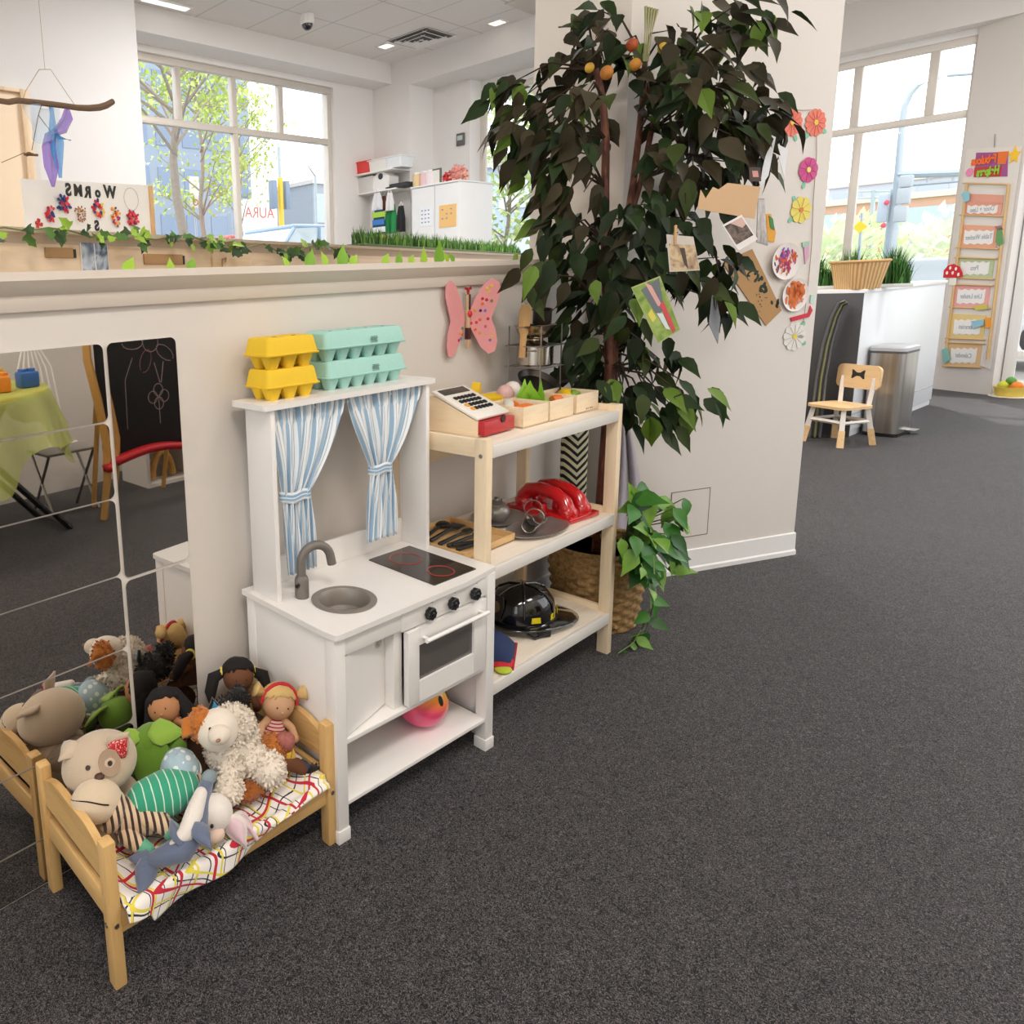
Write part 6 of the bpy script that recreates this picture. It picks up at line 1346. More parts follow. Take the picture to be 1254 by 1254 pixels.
# pothos
def vine_plant(name, lab, base, anchors, trails, seed):
    t = thing(name, lab, 'plant', base); R = random.Random(seed); b = MB(); st = MB()
    for u, v, d, L in anchors:
        p = atd(u, v, d)-base; st.tube([V((0, 0, 0)), (p*.5)+V((0, 0, .05)), p], [.004, .003, .002], 5)
        b.leaf(p, (R.gauss(0, .6), R.gauss(0, .4)-.3, R.gauss(-.3, .5)), (R.gauss(0, .3)-.5, -.8, .6), L, L*.62, R.choice((0, 1, 1, 2)), .25, .12)
    for tr in trails:
        P = [q-base for q in tr]; st.tube(P, .0025, 5)
        for k in range(len(P)-1):
            for f in (.2, .6):
                p = P[k].lerp(P[k+1], f); L = R.uniform(.05, .085); b.leaf(p, (R.gauss(0, .7), R.gauss(0, .5)-.3, R.gauss(-.5, .3)), (R.gauss(0, .3)-.5, -.8, .5), L, L*.62, R.choice((0, 1, 1, 2)), .2, .12)
    b.build('leaves', [mat('#23581a', .4, var=.15, scale=14), mat('#3f8028', .4, var=.2, scale=22), mat('#7fae42', .4, var=.25, scale=24)], t); st.build('stems', mat('#6f8a4a', .6, var=.05), t); return t
an = []
for i in range(84): an.append((max(776, R.gauss(792, 17)), R.uniform(598, 700), R.uniform(2.86, 3.05), R.uniform(.085, .13)))
an += [(838, 610, 2.95, .09), (826, 632, 2.92, .09), (822, 655, 2.9, .1), (815, 675, 2.9, .1), (720, 640, 2.98, .06), (735, 655, 2.95, .07), (712, 648, 3.0, .06), (760, 660, 2.85, .08)]
gp = [at(u, v, z=z) for u, v, z in ((786, 770, .06), (775, 788, .03), (757, 800, .012))]
tr1 = [atd(785, 690, 2.82), atd(796, 715, 2.8), atd(797, 745, 2.75), gp[0], gp[1], gp[2]]
tr2 = [atd(800, 680, 2.84), atd(803, 730, 2.78), at(790, 775, z=.05), at(772, 780, z=.03)]
vine_plant('pothos_plant', 'bushy green trailing plant spilling over the right side of the woven basket', BC+V((.08, -.08, BH-.045)), an, [tr1, tr2, [atd(826, 632, 2.92), atd(832, 640, 2.92), atd(840, 650, 2.92)]], 12)
# cloth and cushion in the corner behind the shelf
o = cpt(760, 600, .05); o.z = 0; t = thing('grey_blanket', 'lavender grey knitted blanket bunched in the corner behind the tree trunk', 'blanket', o)
def bf(u, v):
    y_ = 505+150*v; L_ = 756-18*v**1.2; R_ = 764+30*v**.8; return cpt(L_+(R_-L_)*u, y_, .05+.03*v+.014*sin(u*15+v*3))-o
MB().sheet(bf, 36, 24).build('knit', mat('#b3abb3', .95, var=.06, scale=10, bump=.5, bscale=150), t, angle=180, solid=.012)
n = N('chevron'); X, Y, Z = n.xyz(); f_ = n.math('FRACT', n.math('MULTIPLY', n.math('ADD', Z, n.math('ABSOLUTE', n.math('SUBTRACT', n.math('FRACT', n.math('MULTIPLY', X, 9)), .5))), 26))
f_ = n.math('FRACT', n.math('MULTIPLY', n.math('ADD', Z, n.math('MULTIPLY', n.math('ABSOLUTE', n.math('SUBTRACT', n.math('FRACT', n.math('MULTIPLY', X, 8)), .5)), .11)), 27)); n.base(n.mix(n.math('LESS_THAN', f_, .48), lin('#d9d2ae'), lin('#1c1c1c'))); n.set(Roughness=.9); n.bump(n.noise(200, 2), .15, .002)
p = at(711, 555, y=-.13); t = thing('chevron_cushion', 'black and cream zigzag cushion wedged behind the shelf next to the trunk', 'cushion', (p.x+.0, -.1, .46), -.5)
MB().bx(-.065, .065, -.025, .025, -.0, .42, .023).build('cushion', n.m, t, angle=180)
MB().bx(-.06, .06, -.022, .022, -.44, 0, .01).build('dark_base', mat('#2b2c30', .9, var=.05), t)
# ------------------------------------------------------------------ pictures hanging in the tree
def quad_card(name, lab, pts, d, col, parts=(), th=.0015, bend=0, cat='picture', grp=None, edge=None):
    """a sheet whose corners hang at the given places; parts: (name, colour or material, list of corners as fractions)"""
    P = [atd(u, v, dd) for (u, v), dd in zip(pts, d if isinstance(d, (list, tuple)) else [d]*len(pts))]; o = sum(P, V((0, 0, 0)))/len(P); t = thing(name, lab, cat, o, group=grp)
    nn = (P[1]-P[0]).cross(P[-1]-P[0]).normalized()
    if nn.dot(CP-o) < 0: nn = -nn
    k = len(P); vs = [p-o+nn*th/2 for p in P]+[p-o-nn*th/2 for p in P]
    MB().add(vs, [tuple(range(k)), tuple(range(k, 2*k))]+[(i, (i+1) % k, k+(i+1) % k, k+i) for i in range(k)]).build('paper', mat(col, .6, var=.03) if isinstance(col, str) else col, t, smooth=False)
    q = P[:4] if k >= 4 else None
    for j, (nm, c, fr) in enumerate(parts):
        def bl_(a, b_): return (P[0].lerp(P[1], a)).lerp(P[3].lerp(P[2], a), b_)-o
        L = [bl_(a, b_)+nn*(th/2+.0006+.0004*j) for a, b_ in fr]; L2 = [p-nn*.0005 for p in L]; k2 = len(L)
        MB().add(L+L2, [tuple(range(k2)), tuple(range(k2, 2*k2))]+[(i, (i+1) % k2, k2+(i+1) % k2, k2+i) for i in range(k2)]).build(nm, mat(c, .5, var=.06, scale=30) if isinstance(c, str) else c, t, smooth=False)
    return t
def photo(cols, sc=18, seed=0):
    n = N('photo_%d' % seed); k = len(cols); n.base(n.ramp(n.noise(sc, 3, .8), [(.28+.44*i/(k-1), lin(c)) for i, c in enumerate(cols)])); n.set(Roughness=.35); return n.m
IN = [(.07, .07), (.93, .07), (.93, .8), (.07, .8)]; FUL = [(.03, .03), (.97, .03), (.97, .97), (.03, .97)]
quad_card('kraft_card', 'kraft brown card with a jagged left edge hanging among the right leaves', [(891, 224), (931, 229), (924, 268), (854, 256), (858, 232), (864, 243), (873, 229), (880, 232)], 2.7, '#cfab84')
quad_card('polaroid_photo', 'white framed dark photo tilted under the kraft card', [(884, 276), (908, 263), (928, 293), (904, 307)], 2.68, '#e9e4e2', [('print', photo(['#2a2522', '#4a4440', '#7c6a60', '#2d2a33'], 25, 1), IN), ('pink_corner', '#d7b3ab', [(.35, .07), (.93, .07), (.93, .35), (.7, .4)])])
quad_card('narrow_photo', 'narrow grey photo turned edgewise right of the kraft card', [(928, 243), (936, 243), (940, 301), (926, 297)], [2.74, 2.9, 2.9, 2.74], '#8a7f7a', [('print', photo(['#4a423e', '#8a7a72', '#b9a59c'], 30, 2), FUL)])
ph = quad_card('pegged_photo', 'sepia photo of a tree held by a wooden peg in the middle of the tree', [(816, 287), (849, 290), (857, 331), (820, 333)], 2.6, '#c9c2b8', [('print', photo(['#6b584a', '#a88e74', '#d0b894', '#857260'], 22, 3), [(.05, .25), (.98, .25), (.98, .97), (.05, .97)]), ('dark_figure', '#4a3d33', [(.42, .35), (.6, .35), (.62, .95), (.5, .8)])])
p = atd(827, 288, 2.595)-ph.location; MB().box(p, (.012, .008, .07), .002, (0, .08, .6)).build('wooden_peg', wood('#c79c69', '#b0834e', 'z', 10), ph)
quad_card('photo_collage', 'green and grey photo collage hanging tilted below the pegged photo', [(773, 352), (808, 338), (833, 404), (806, 421)], 2.6, '#a9b77c', [('green_print', photo(['#5d7a34', '#86a04c', '#a5b86a'], 20, 4), [(.02, .02), (.98, .02), (.98, .98), (.02, .98)]), ('grey_print', '#6a7078', [(.25, .1), (.95, .02), (.72, .55), (.4, .6)]), ('pink_figure', '#dca8a2', [(.45, .0), (.62, .1), (.7, .5), (.55, .45)]), ('red_strip', '#cf4a55', [(.62, .45), (.8, .42), (.82, .95), (.68, .98)]), ('yellow_patch', '#d9d05a', [(.1, .5), (.3, .45), (.32, .62), (.14, .66)]), ('white_patch', '#d5dbe0', [(.4, .55), (.6, .6), (.62, .9), (.48, .85)])])
quad_card('grey_card', 'dark grey card hanging edgewise at the lower right of the tree', [(872, 362), (876, 360), (882, 390), (879, 421), (868, 397)], [2.74, 2.84, 2.88, 2.8, 2.74], '#6d6f74')
quad_card('paper_strip', 'long white paper strip hanging at the right edge of the leaves', [(944, 165), (950, 168), (941, 215), (930, 231), (934, 205)], 2.85, '#dfe0e4')
quad_card('paper_pennant', 'white pointed paper pennant beside the long paper strip', [(949, 175), (965, 183), (962, 205), (961, 221)], 2.9, '#e4e4e8')
quad_card('portrait_photo', 'small portrait photo with pink face under the top right leaves', [(917, 205), (931, 205), (932, 222), (918, 222)], 2.8, '#4a3c38', [('print', '#d89a92', [(.25, .25), (.75, .25), (.8, .7), (.3, .7)])])
# ------------------------------------------------------------------ art on the column
def wall_art(name, lab, u, v, cat='wall art', off=.004): p = cpt(u, v, off); t = thing(name, lab, cat, p); return t, p
FT = frame((0, 0, 0), ca, cn); PXM = (cpt(1000, 250)-cpt(980, 250)).length/20
def wl(p, u, v, off=.004): q = cpt(u, v, off)-p; return (q.dot(ca), q.z)
def flower(name, lab, u, v, r, n_, col, ccol, rt=.5, pl_=.62, outline=None, leaf=((.6, -.9),)):
    t, p = wall_art(name, lab, u, v); b = MB()
    for dx, dz in leaf: 
        T = FT.copy(); b.prism(circ(r*.28, 12, r*.18), .001, FT @ M.Translation((dx*r, dz*r, -.002)) @ M.Rotation(math.atan2(dz, dx), 4, 'Z'))
    b.build('leaf', mat('#86c2a2', .7, var=.04), t); b = MB()
    for i in range(n_):
        a = 2*pi*i/n_+.2; T = FT @ M.Translation((cos(a)*r*pl_, sin(a)*r*pl_, .0005*(i % 2))) @ M.Rotation(a, 4, 'Z'); b.prism(circ(r*.42, 14, r*rt*.62), .001, T)
    b.build('petals', mat(col, .7, var=.05), t); MB().prism(circ(r*.2, 14), .002, FT @ M.Translation((0, 0, .002))).build('centre', mat(ccol, .7, var=0), t)
    b = MB()
    for i in range(n_): a = 2*pi*(i+.5)/n_+.2; b.tube([FT @ V((cos(a)*r*.25, sin(a)*r*.25, .0022)), FT @ V((cos(a)*r*.85, sin(a)*r*.85, .0022))], .0008, 4)
    b.build('drawn_lines', mat(outline or '#b8503f', .7, var=0), t); return t
flower('paper_flower', 'coral paper flower half hidden by the tree leaves', 970, 150, .062, 12, '#ee7f6a', '#e8c44a', leaf=((.5, -1.1),)); flower('paper_flower', 'coral paper flower at the top of the strung flowers near the column edge', 999, 150, .062, 12, '#ee7f6a', '#e8c44a', leaf=((-.7, -.95), (.95, -.6)))
flower('paper_flower', 'magenta square petalled paper flower under the coral ones', 990, 208, .062, 8, '#d0508e', '#efd86a', .75, .55, '#a82f6a', leaf=((-.3, -1.15),)); flower('paper_flower', 'yellow paper flower with pale green leaves on the column', 981, 257, .064, 8, '#ecd96c', '#d9823c', .62, .6, '#b9923a', leaf=((-.7, .8), (-.9, -.7)))
flower('paper_flower', 'white daisy paper flower with yellow centre lowest on the column', 973, 412, .07, 11, '#e9e4dc', '#e8cc4a', .5, .62, '#9a938a', leaf=((.7, .8), (.9, -.5)))
t, p = wall_art('flower_string', 'thin brown string joining the paper flowers down the column', 1000, 230, 'string')
MB().tube([FT @ V((*wl(p, u, v), 0)) for u, v in ((969, 134), (984, 135), (1000, 134), (1000, 190), (996, 245), (994, 300), (990, 345), (984, 395))], .0015, 5).build('string', mat('#a58b72', .8, var=0), t)
t, p = wall_art('cardboard_print', 'brown cardboard sheet with dark green leaf prints taped slanting on the column', 922, 355); q = [wl(p, u, v) for u, v in ((888, 322), (905, 316), (957, 380), (938, 399))]; q[0], q[1] = wl(p, 885, 322), wl(p, 921, 305)
cbd = MB().prism(q, .003, FT).build('cardboard', mat('#b98f5e', .8, var=.05), t); R = random.Random(8)
for u, v, s_ in ((928, 338, 1), (936, 353, 1.1), (948, 372, .9), (917, 335, .6)):
    x, z = wl(p, u, v); b = MB()
    for i in range(6): b.prism(circ(.013*s_, 9, .008*s_), .001, FT @ M.Translation((x+R.uniform(-.024, .024)*s_, z+R.uniform(-.02, .02)*s_, .0022)) @ M.Rotation(R.uniform(0, 3), 4, 'Z'))
    b.build('leaf_print', mat('#2e3a2c', .8, var=0), t)
b = MB()
for i in range(14): x, z = wl(p, 925+R.uniform(0, 14), 360+R.uniform(0, 22)); b.prism(circ(.004, 6, .002), .001, FT @ M.Translation((x, z, .0022)) @ M.Rotation(R.uniform(0, 3), 4, 'Z'))
b.build('paint_specks', mat('#2e3a2c', .8, var=0), t)
def plate_art(lab, u, v, r, strokes, seed, off):
    t, p = wall_art('paper_plate', lab, u, v, off=off); MB().lathe([(0, .004), (r*.8, .003), (r, .009), (r*1.0, .011), (r*.78, .005), (0, .006)], n=40, T=FT).build('plate', mat('#ece3df', .7, var=.02), t); R = random.Random(seed)
    for col, n_, cx_, cy_, sp, L in strokes:
        b = MB()
        for i in range(n_):
            x, y = cx_*r+R.gauss(0, sp)*r, cy_*r+R.gauss(0, sp)*r
            if x*x+y*y > (r*.8)**2: continue
            b.prism(circ(L*r*R.uniform(.6, 1.2), 8, L*r*.35), .0008, FT @ M.Translation((x, y, .0072+.0002*(i % 5))) @ M.Rotation(R.uniform(.8, 2.4), 4, 'Z'))
        b.build('paint', mat(col, .7, var=.08), t)
    return t
plate_art('paper plate painted with orange paint, lower and partly behind the other plate', 972, 361, .082, [('#e0762c', 90, .1, .1, .33, .24), ('#c94f22', 34, .1, .2, .28, .2), ('#e59a8c', 10, .3, -.45, .2, .14)], 5, .004)
plate_art('paper plate painted with purple and red strokes above the orange plate', 961, 320, .088, [('#7a3fb0', 26, -.2, .5, .25, .15), ('#e0562f', 30, -.2, .12, .25, .15), ('#dd6a3c', 16, .5, .2, .15, .14), ('#b82f6a', 16, .1, -.1, .25, .16), ('#e08a4a', 12, -.2, -.5, .2, .1), ('#5a3f6a', 6, -.5, -.2, .15, .14)], 6, .014)
t, p = wall_art('red_ribbon', 'short red paper strip stuck under the orange painted plate', 983, 388); MB().prism([wl(p, u, v) for u, v in ((968, 389), (990, 383), (992, 374), (995, 380), (991, 388), (969, 394))], .003, FT).build('strip', mat('#cf2f3f', .7, var=.03), t)
t, p = wall_art('flower_picture', 'small orange and green flower drawing left of the purple painted plate', 945, 280); MB().prism([wl(p, u, v) for u, v in ((938, 262), (944, 262), (950, 285), (948, 297), (940, 295))], .002, FT).build('yellow_flower', mat('#eda93a', .7, var=.1), t); MB().prism([wl(p, u, v) for u, v in ((941, 264), (946, 268), (948, 282), (943, 279))], .003, FT @ M.Translation((0, 0, .0015))).build('green_leaf', mat('#3f8a4a', .7, var=.05), t)
t, p = wall_art('tissue_flower', 'pink and green tissue scrap near the column edge beside the painted plate', 989, 312); MB().prism([wl(p, u, v) for u, v in ((984, 298), (991, 297), (990, 315), (986, 324))], .002, FT).build('pink_tissue', mat('#d9a5c0', .7, var=.05), t); MB().prism([wl(p, u, v) for u, v in ((982, 297), (991, 295), (990, 302), (983, 303))], .003, FT).build('green_tissue', mat('#a9c7b0', .7, var=.05), t)
t, p = wall_art('tape_piece', 'small mint tape piece at the column edge beside the orange plate', 995, 366, 'tape'); MB().prism([wl(p, u, v) for u, v in ((993, 361), (997, 361), (996, 371), (992, 371))], .002, FT).build('tape', mat('#b9d9cc', .6, var=.02), t)
# ------------------------------------------------------------------ reception desk and what stands around it
c0 = V((6.78, -.21, 0)); cdv = V((.995, -.098, 0)); cpv = V((.098, .995, 0)); DZ = 1.285
t = thing('reception_desk', 'white reception desk with dark grey end panel by the right window', 'desk', c0, math.atan2(-.098, .995))
MB().bx(0.012, 2.3, .0, .6, .06, DZ-.03, .003).build('front_panel', mat('#e3e5e8', .4, var=.01), t)
MB().bx(0.0, .014, -.002, 1.3, 0, DZ-.03, .002).build('end_panel', mat('#4a494b', .5, var=.02), t)
MB().bx(0.02, 2.31, -.012, .62, DZ-.03, DZ, .004).build('desk_top', mat('#eceaea', .35, var=.01), t)
MB().bx(-.005, .3, .6, 1.3, DZ-.03, DZ, .004).build('return_top', mat('#5a595b', .4, var=.02), t)
MB().bx(.02, 2.29, .01, .58, 0, .06).build('plinth', mat('#d9dadc', .5, var=.01), t)
MB().bx(.02, 2.302, -.003, .002, .2, .206).build('panel_joint', mat('#a9abae', .6, var=0), t)
def DK(x, y, z): return c0+cdv*x+cpv*y+V((0, 0, z))
t = thing('grass_planter', 'dark green artificial grass along the desk behind the wicker basket', 'planter', DK(.3, .4, DZ), math.atan2(-.098, .995)+1.9)
MB().bx(-.62, .62, -.06, .06, 0, .03, .004).build('trough', mat('#d6d8d4', .6, var=.03), t); b = MB(); grass(b, 1900, .6, .055, .34, random.Random(9)); tag(b.build('grass_blades', [mat('#1f4a1c', .6, var=.1), mat('#356b2a', .6, var=.1), mat('#5d9540', .6, var=.1)], t), kind='stuff')
bp = DK(.17, .1, DZ); t = thing('wicker_basket', 'light wicker basket on the corner of the reception desk', 'basket', bp, .75)
n = N('wicker'); X, Y, Z = n.xyz(); a_ = n.n('ShaderNodeMath', operation='ARCTAN2'); n.l(Y, a_.inputs[0]); n.l(X, a_.inputs[1]); rib = n.math('SINE', n.math('MULTIPLY', a_.outputs[0], 44)); 
n.base(n.mix(n.math('MULTIPLY', n.math('ADD', rib, 1), .5), lin('#b98a55'), lin('#e0bd88'))); n.set(Roughness=.6); n.bump(rib, .5, .004)
b = MB(); o1, o2 = rrect(.32, .22, .07, 8), rrect(.42, .28, .08, 8); k = len(o1)
for q0, q1, z0, z1 in ((o1, o2, 0, .225), ): b.add([(x, y, z0) for x, y in q0]+[(x, y, z1) for x, y in q1]+[(x*.97, y*.96, z1) for x, y in q1]+[(x*.96, y*.95, .01) for x, y in q0], [tuple(range(k))]+[(r*k+i, r*k+(i+1) % k, (r+1)*k+(i+1) % k, (r+1)*k+i) for r in range(3) for i in range(k)]+[tuple(range(3*k, 4*k))])
b.build('woven_side', n.m, t); MB().tube([(x, y, .235) for x, y in o2], .012, 8, closed=True).build('rim', mat('#d3a86e', .6, var=.08, scale=40), t)
p = DK(.42, .1, DZ); t = thing('card_holder', 'small black card holder on the desk top right of the basket', 'card holder', p, .3); MB().bx(-.06, .06, -.02, .02, 0, .05, .004).build('block', BLACK, t); MB().bx(-.13, -.065, -.02, .02, 0, .045, .004).build('wooden_stand', wood('#cfa776', '#b98f5c', 'x', 10), t)
# pedal bin
TBx, TBy = V((6.976, -.484, 0)), V((7.422, -.54, 0)); bx_ = (TBy-TBx).normalized(); t = thing('pedal_bin', 'brushed steel pedal bin in front of the white reception desk', 'bin', V((7.16, -.395, 0)), math.atan2(bx_.y, bx_.x))
n = N('brushed_steel'); n.base(n.mix(n.noise(4, 3, 0, n.scaled(12, 12, .15)), lin('#8f8a85'), lin('#d6d3cf'))); n.set(Metallic=1, Roughness=.3); 
o1 = rrect(.37, .25, .045, 6); k = len(o1)
MB().prism(o1, .03, M.Translation((0, 0, .015))).build('base_ring', BLACK, t); MB().prism([(x*.99, y*.99) for x, y in o1], .70, M.Translation((0, 0, .38))).build('steel_body', n.m, t); MB().prism([(x*1.01, y*1.01) for x, y in o1], .02, M.Translation((0, 0, .738))).build('black_collar', mat('#55565a', .5, var=0), t)
b = MB(); b.add([(x*1.03, y*1.03, .748) for x, y in o1]+[(x*1.03, y*1.03, .775) for x, y in o1]+[(x*.93, y*.92, .79) for x, y in o1], [tuple(range(k)), tuple(range(2*k, 3*k))]+[(r*k+i, r*k+(i+1) % k, (r+1)*k+(i+1) % k, (r+1)*k+i) for r in range(2) for i in range(k)]); b.build('lid', mat('#c2c3c6', .4, .2, var=.01), t)
b = MB().prism(rrect(.13, .07, .02), .012, M.Translation((.1, -.155, .035))); b.box((.1, -.12, .03), (.04, .05, .012)); b.build('pedal', STEEL, t)
# child's chair
F0, F1, F2, F3 = V((6.401, -.014, 0)), V((6.239, -.324, 0)), V((6.581, -.354, 0)), V((6.745, -.065, 0))
cc = (F0+F1+F2+F3)/4; fx = ((F0+F3)/2-(F1+F2)/2).normalized(); t = thing('child_chair', 'small child chair with birch seat and black bow cut-out beside the pedal bin', 'chair', cc, math.atan2(fx.y, fx.x))
bk = V((-fx.y, fx.x, 0))   # local +Y
sgn = 1 if (F2-F1).dot(bk) > 0 else -1
b = MB().prism(rrect(.34, .33, .06, 6), .022, M.Translation((0, -.01*sgn, .325))); CHW = mat('#e6dfd6', .4, var=.01); CHB = wood('#e3bf8f', '#d6ac76', 'x', 8); b.build('seat', CHB, t)
for sx in (-1, 1):
    for sy in (-1, 1):
        top = V((sx*.13, sy*sgn*.12, .315)); bot = V((sx*.165, sy*sgn*.165, 0)); mdp = top.lerp(bot, .55)
        l = MB().tube([top, mdp], [.022, .025], 4).build('leg', CHW, t); MB().tube([mdp, bot], [.03, .032], 4).build('birch_foot', CHB, l)
    MB().tube([V((sx*.12, .135*sgn, .31)), V((sx*.13, .15*sgn, .5)), V((sx*.13, .155*sgn, .56))], [.022, .02, .018], 4).build('back_post', CHW, t)
    MB().tube([V((sx*.143, .13*sgn, .2)), V((sx*.143, -.13*sgn, .2))], .015, 4).build('stretcher', CHW, t)
MB().tube([V((-.14, -.13*sgn, .2)), V((.14, -.13*sgn, .2))], .018, 4).build('stretcher', CHW, t); MB().tube([V((-.14, .13*sgn, .2)), V((.14, .13*sgn, .2))], .018, 4).build('stretcher', CHW, t)
TB_ = M.Translation((0, .16*sgn, .56)) @ M.Rotation(-.06*sgn, 4, 'X') @ M.Rotation(pi/2, 4, 'X')
bkr = MB().prism(rrect(.36, .2, .045, 6), .022, TB_).build('backrest', CHB, t)
bow = [(-.055, .035), (-.045, .038), (-.015, .015), (.015, .015), (.045, .038), (.055, .035), (.05, .0), (.055, -.035), (.045, -.038), (.015, -.015), (-.015, -.015), (-.045, -.038), (-.055, -.035), (-.05, 0)]
MB().prism(bow, .026, TB_ @ M.Translation((0, .02, 0))).build('bow_cutout', mat('#2b2622', .8, var=0), bkr)
# folded things leaning behind the chair
for i, (du, col, lb) in enumerate(((0, '#2a2a2b', 'outermost black folded panel leaning behind the child chair'), (7, '#6a6a4a', 'olive edged folded panel between the black ones by the desk'), (14, '#1d1d1f', 'innermost black folded panel nearest the desk end'))):
    P = [at(u+du*k, v, x=6.56+.02*i) for u, v, k in ((990, 548, .9), (994, 510, .9), (1000, 462, .8), (1008, 420, .75), (1018, 388, .7), (1027, 371+i*2, .5), (1035, 368+i*2, .3))]; P[0].z = .012
    o = V((P[0].x, P[0].y, 0)); t = thing('folded_easel', lb, 'folded panel', o, 0, 'folded panels leaning behind the child chair'); P = [q-o for q in P]
    b = MB()
    def fn(u, v, P=P):
        s_ = v*(len(P)-1); k = min(int(s_), len(P)-2); p = P[k].lerp(P[k+1], s_-k); return p+V((.15, .035, 0))*u
    b.sheet(fn, 4, 18).build('panel', mat(col, .5, var=.03), t, solid=.012)
    MB().tube(P, .009, 8).build('edge_rail', mat('#6a6a6c' if i != 1 else '#8a8a60', .35, .3, var=0), t)
# ------------------------------------------------------------------ hanging card rack on the pillar
PA, PB = V((10.336, -.291, 0)), V((10.049, -.788, 0)); pdv = (PB-PA).normalized(); pnv = V((pdv.y, -pdv.x, 0)); pnv = pnv if pnv.x < 0 else -pnv
def ppt(u, v, off=.0): return at(u, v, pl=((PA+pnv*off)[:2], (PB+pnv*off)[:2]))
PO = ppt(1205, 300, .01); rk = thing('card_rack', 'tall white hanging rack of pastel cards with mirrored lettering on the pillar', 'wall chart', PO); PF = frame((0, 0, 0), pdv, pnv)
def rp(u, v): q = ppt(u, v, .01)-PO; return (q.dot(pdv), q.z)
def rpoly(nm, pts, col, th=.004, off=0, parent=rk): return MB().prism([rp(u, v) for u, v in pts], th, PF @ M.Translation((0, 0, off))).build(nm, mat(col, .6, var=.03) if isinstance(col, str) else col, parent)
rpoly('backing_sheet', ((1184, 182), (1252, 179), (1213, 452), (1153, 433)), '#e2dbd3', .004)
rpoly('hanging_string', ((1218, 164), (1219, 164), (1218, 181), (1217, 181)), '#9a8f84', .002)
tp = rpoly('title_card', ((1196, 187), (1235, 186), (1234, 216), (1194, 217)), '#a0508a', .006, .004); rpoly('orange_card', ((1223, 186), (1236, 185), (1232, 201), (1222, 201)), '#e8742c', .006, .006, tp)
rpoly('red_strip', ((1194, 205), (1228, 204), (1226, 216), (1193, 217)), '#c0392e', .006, .005, tp)
st = []; sx0, sz0 = rp(1243, 190)
for i in range(10): a = pi/2+i*pi/5; r = .095 if i % 2 == 0 else .045; st.append((sx0+r*cos(a)*.62, sz0+r*sin(a)))
MB().prism(st, .008, PF @ M.Translation((0, 0, .008))).build('star', mat('#f2c12c', .5, var=0), rk)
for tx_, u, v, c, s_ in (('Fabulous', 1206, 196, '#ef6a22', .12), ('Helpers', 1211, 210, '#8cc63a', .12)):
    x, z = rp(u, v); text(tx_, s_, PF @ M.Translation((x, z, .014)), mat(c, .5, var=0), rk, mirror=True, bold=.006, sx=.55); 
x, z = rp(1188, 211); MB().prism(circ(.035, 10, .045), .006, PF @ M.Translation((x, z, .008))).build('pink_flower', mat('#e889b0', .6, var=0), rk)
rows = [(224, 232, None, ''), (238, 249, '#e3a08a', ''), (248, 264, '#e3a08a', 'Door + Line'), (276, 304, '#e8a98c', 'Table Washer'), (315, 341, '#b9c49a', 'Pets'), (348, 377, '#e6a6a0', 'Line Leader'), (385, 415, '#e3c886', 'Librarian'), (420, 450, '#ddb98a', 'Calendar')]
def uedge(v): k = (v-182)/(452-182); return 1184+(1153-1184)*k+4, 1252+(1213-1252)*k-6
for va, vb, c, txt in rows:
    l0, r0 = uedge(va); l1, r1 = uedge(vb); r0 -= 8; r1 -= 8
    if c:
        cp_ = rpoly('card', ((l0, va-1), (r0, va+1), (r1, vb+1), (l1, vb-2)), c, .005, .006)
        if txt:
            P = []; m0, m1 = va+(vb-va)*.22, vb-(vb-va)*.2; la, ra = uedge(m0); lb_, rb = uedge(m1); la += 6; lb_ += 6; ra -= 13; rb -= 13
            for i in range(9): P.append((la+(ra-la)*i/8, m0+(1.2 if i % 2 else -.6)))
            for i in range(9): P.append((rb+(lb_-rb)*i/8, m1+(1.2 if i % 2 else -.6)))
            rpoly('white_label', P, '#eeebe8', .004, .01, cp_); x, z = rp((la+ra+lb_+rb)/4, (m0+m1)/2); text(txt, .075, PF @ M.Translation((x, z, .013)), mat('#9aa3ad', .6, var=0), cp_, mirror=True, sx=.6)
b = MB()
for (u0, v0), (u1, v1) in (((1186, 226), (1160, 432)), ((1237, 226), (1211, 440))):
    a, c = V((*rp(u0, v0), .02)), V((*rp(u1, v1), .02)); b.tube([PF @ a, PF @ c], .012, 6)
for v in (225, 264, 304, 316, 341, 349, 377, 415, 420, 449): l0, r0 = uedge(v); b.tube([PF @ V((*rp(l0-2, v-1), .018)), PF @ V((*rp(r0-4, v+1), .018))], .009, 6)
b.build('bamboo_ladder', mat('#d9b27a', .6, var=.1), rk)
mu, mv = 1170, 331; ms = rpoly('mushroom_cap', [(1158, 340), (1159, 331), (1164, 325), (1171, 323), (1178, 327), (1181, 334), (1181, 339), (1172, 340)], '#d0202c', .012, .03); rpoly('mushroom_stem', [(1166, 340), (1174, 340), (1173, 349), (1165, 349)], '#ece6dc', .01, .028)
b = MB()
for u, v in ((1163, 334), (1167, 328), (1174, 329), (1177, 336), (1170, 334)): x, z = rp(u, v); b.prism(circ(.011, 10, .02), .003, PF @ M.Translation((x, z, .037)))
b.build('white_spots', mat('#f4efe8', .6, var=0), ms)
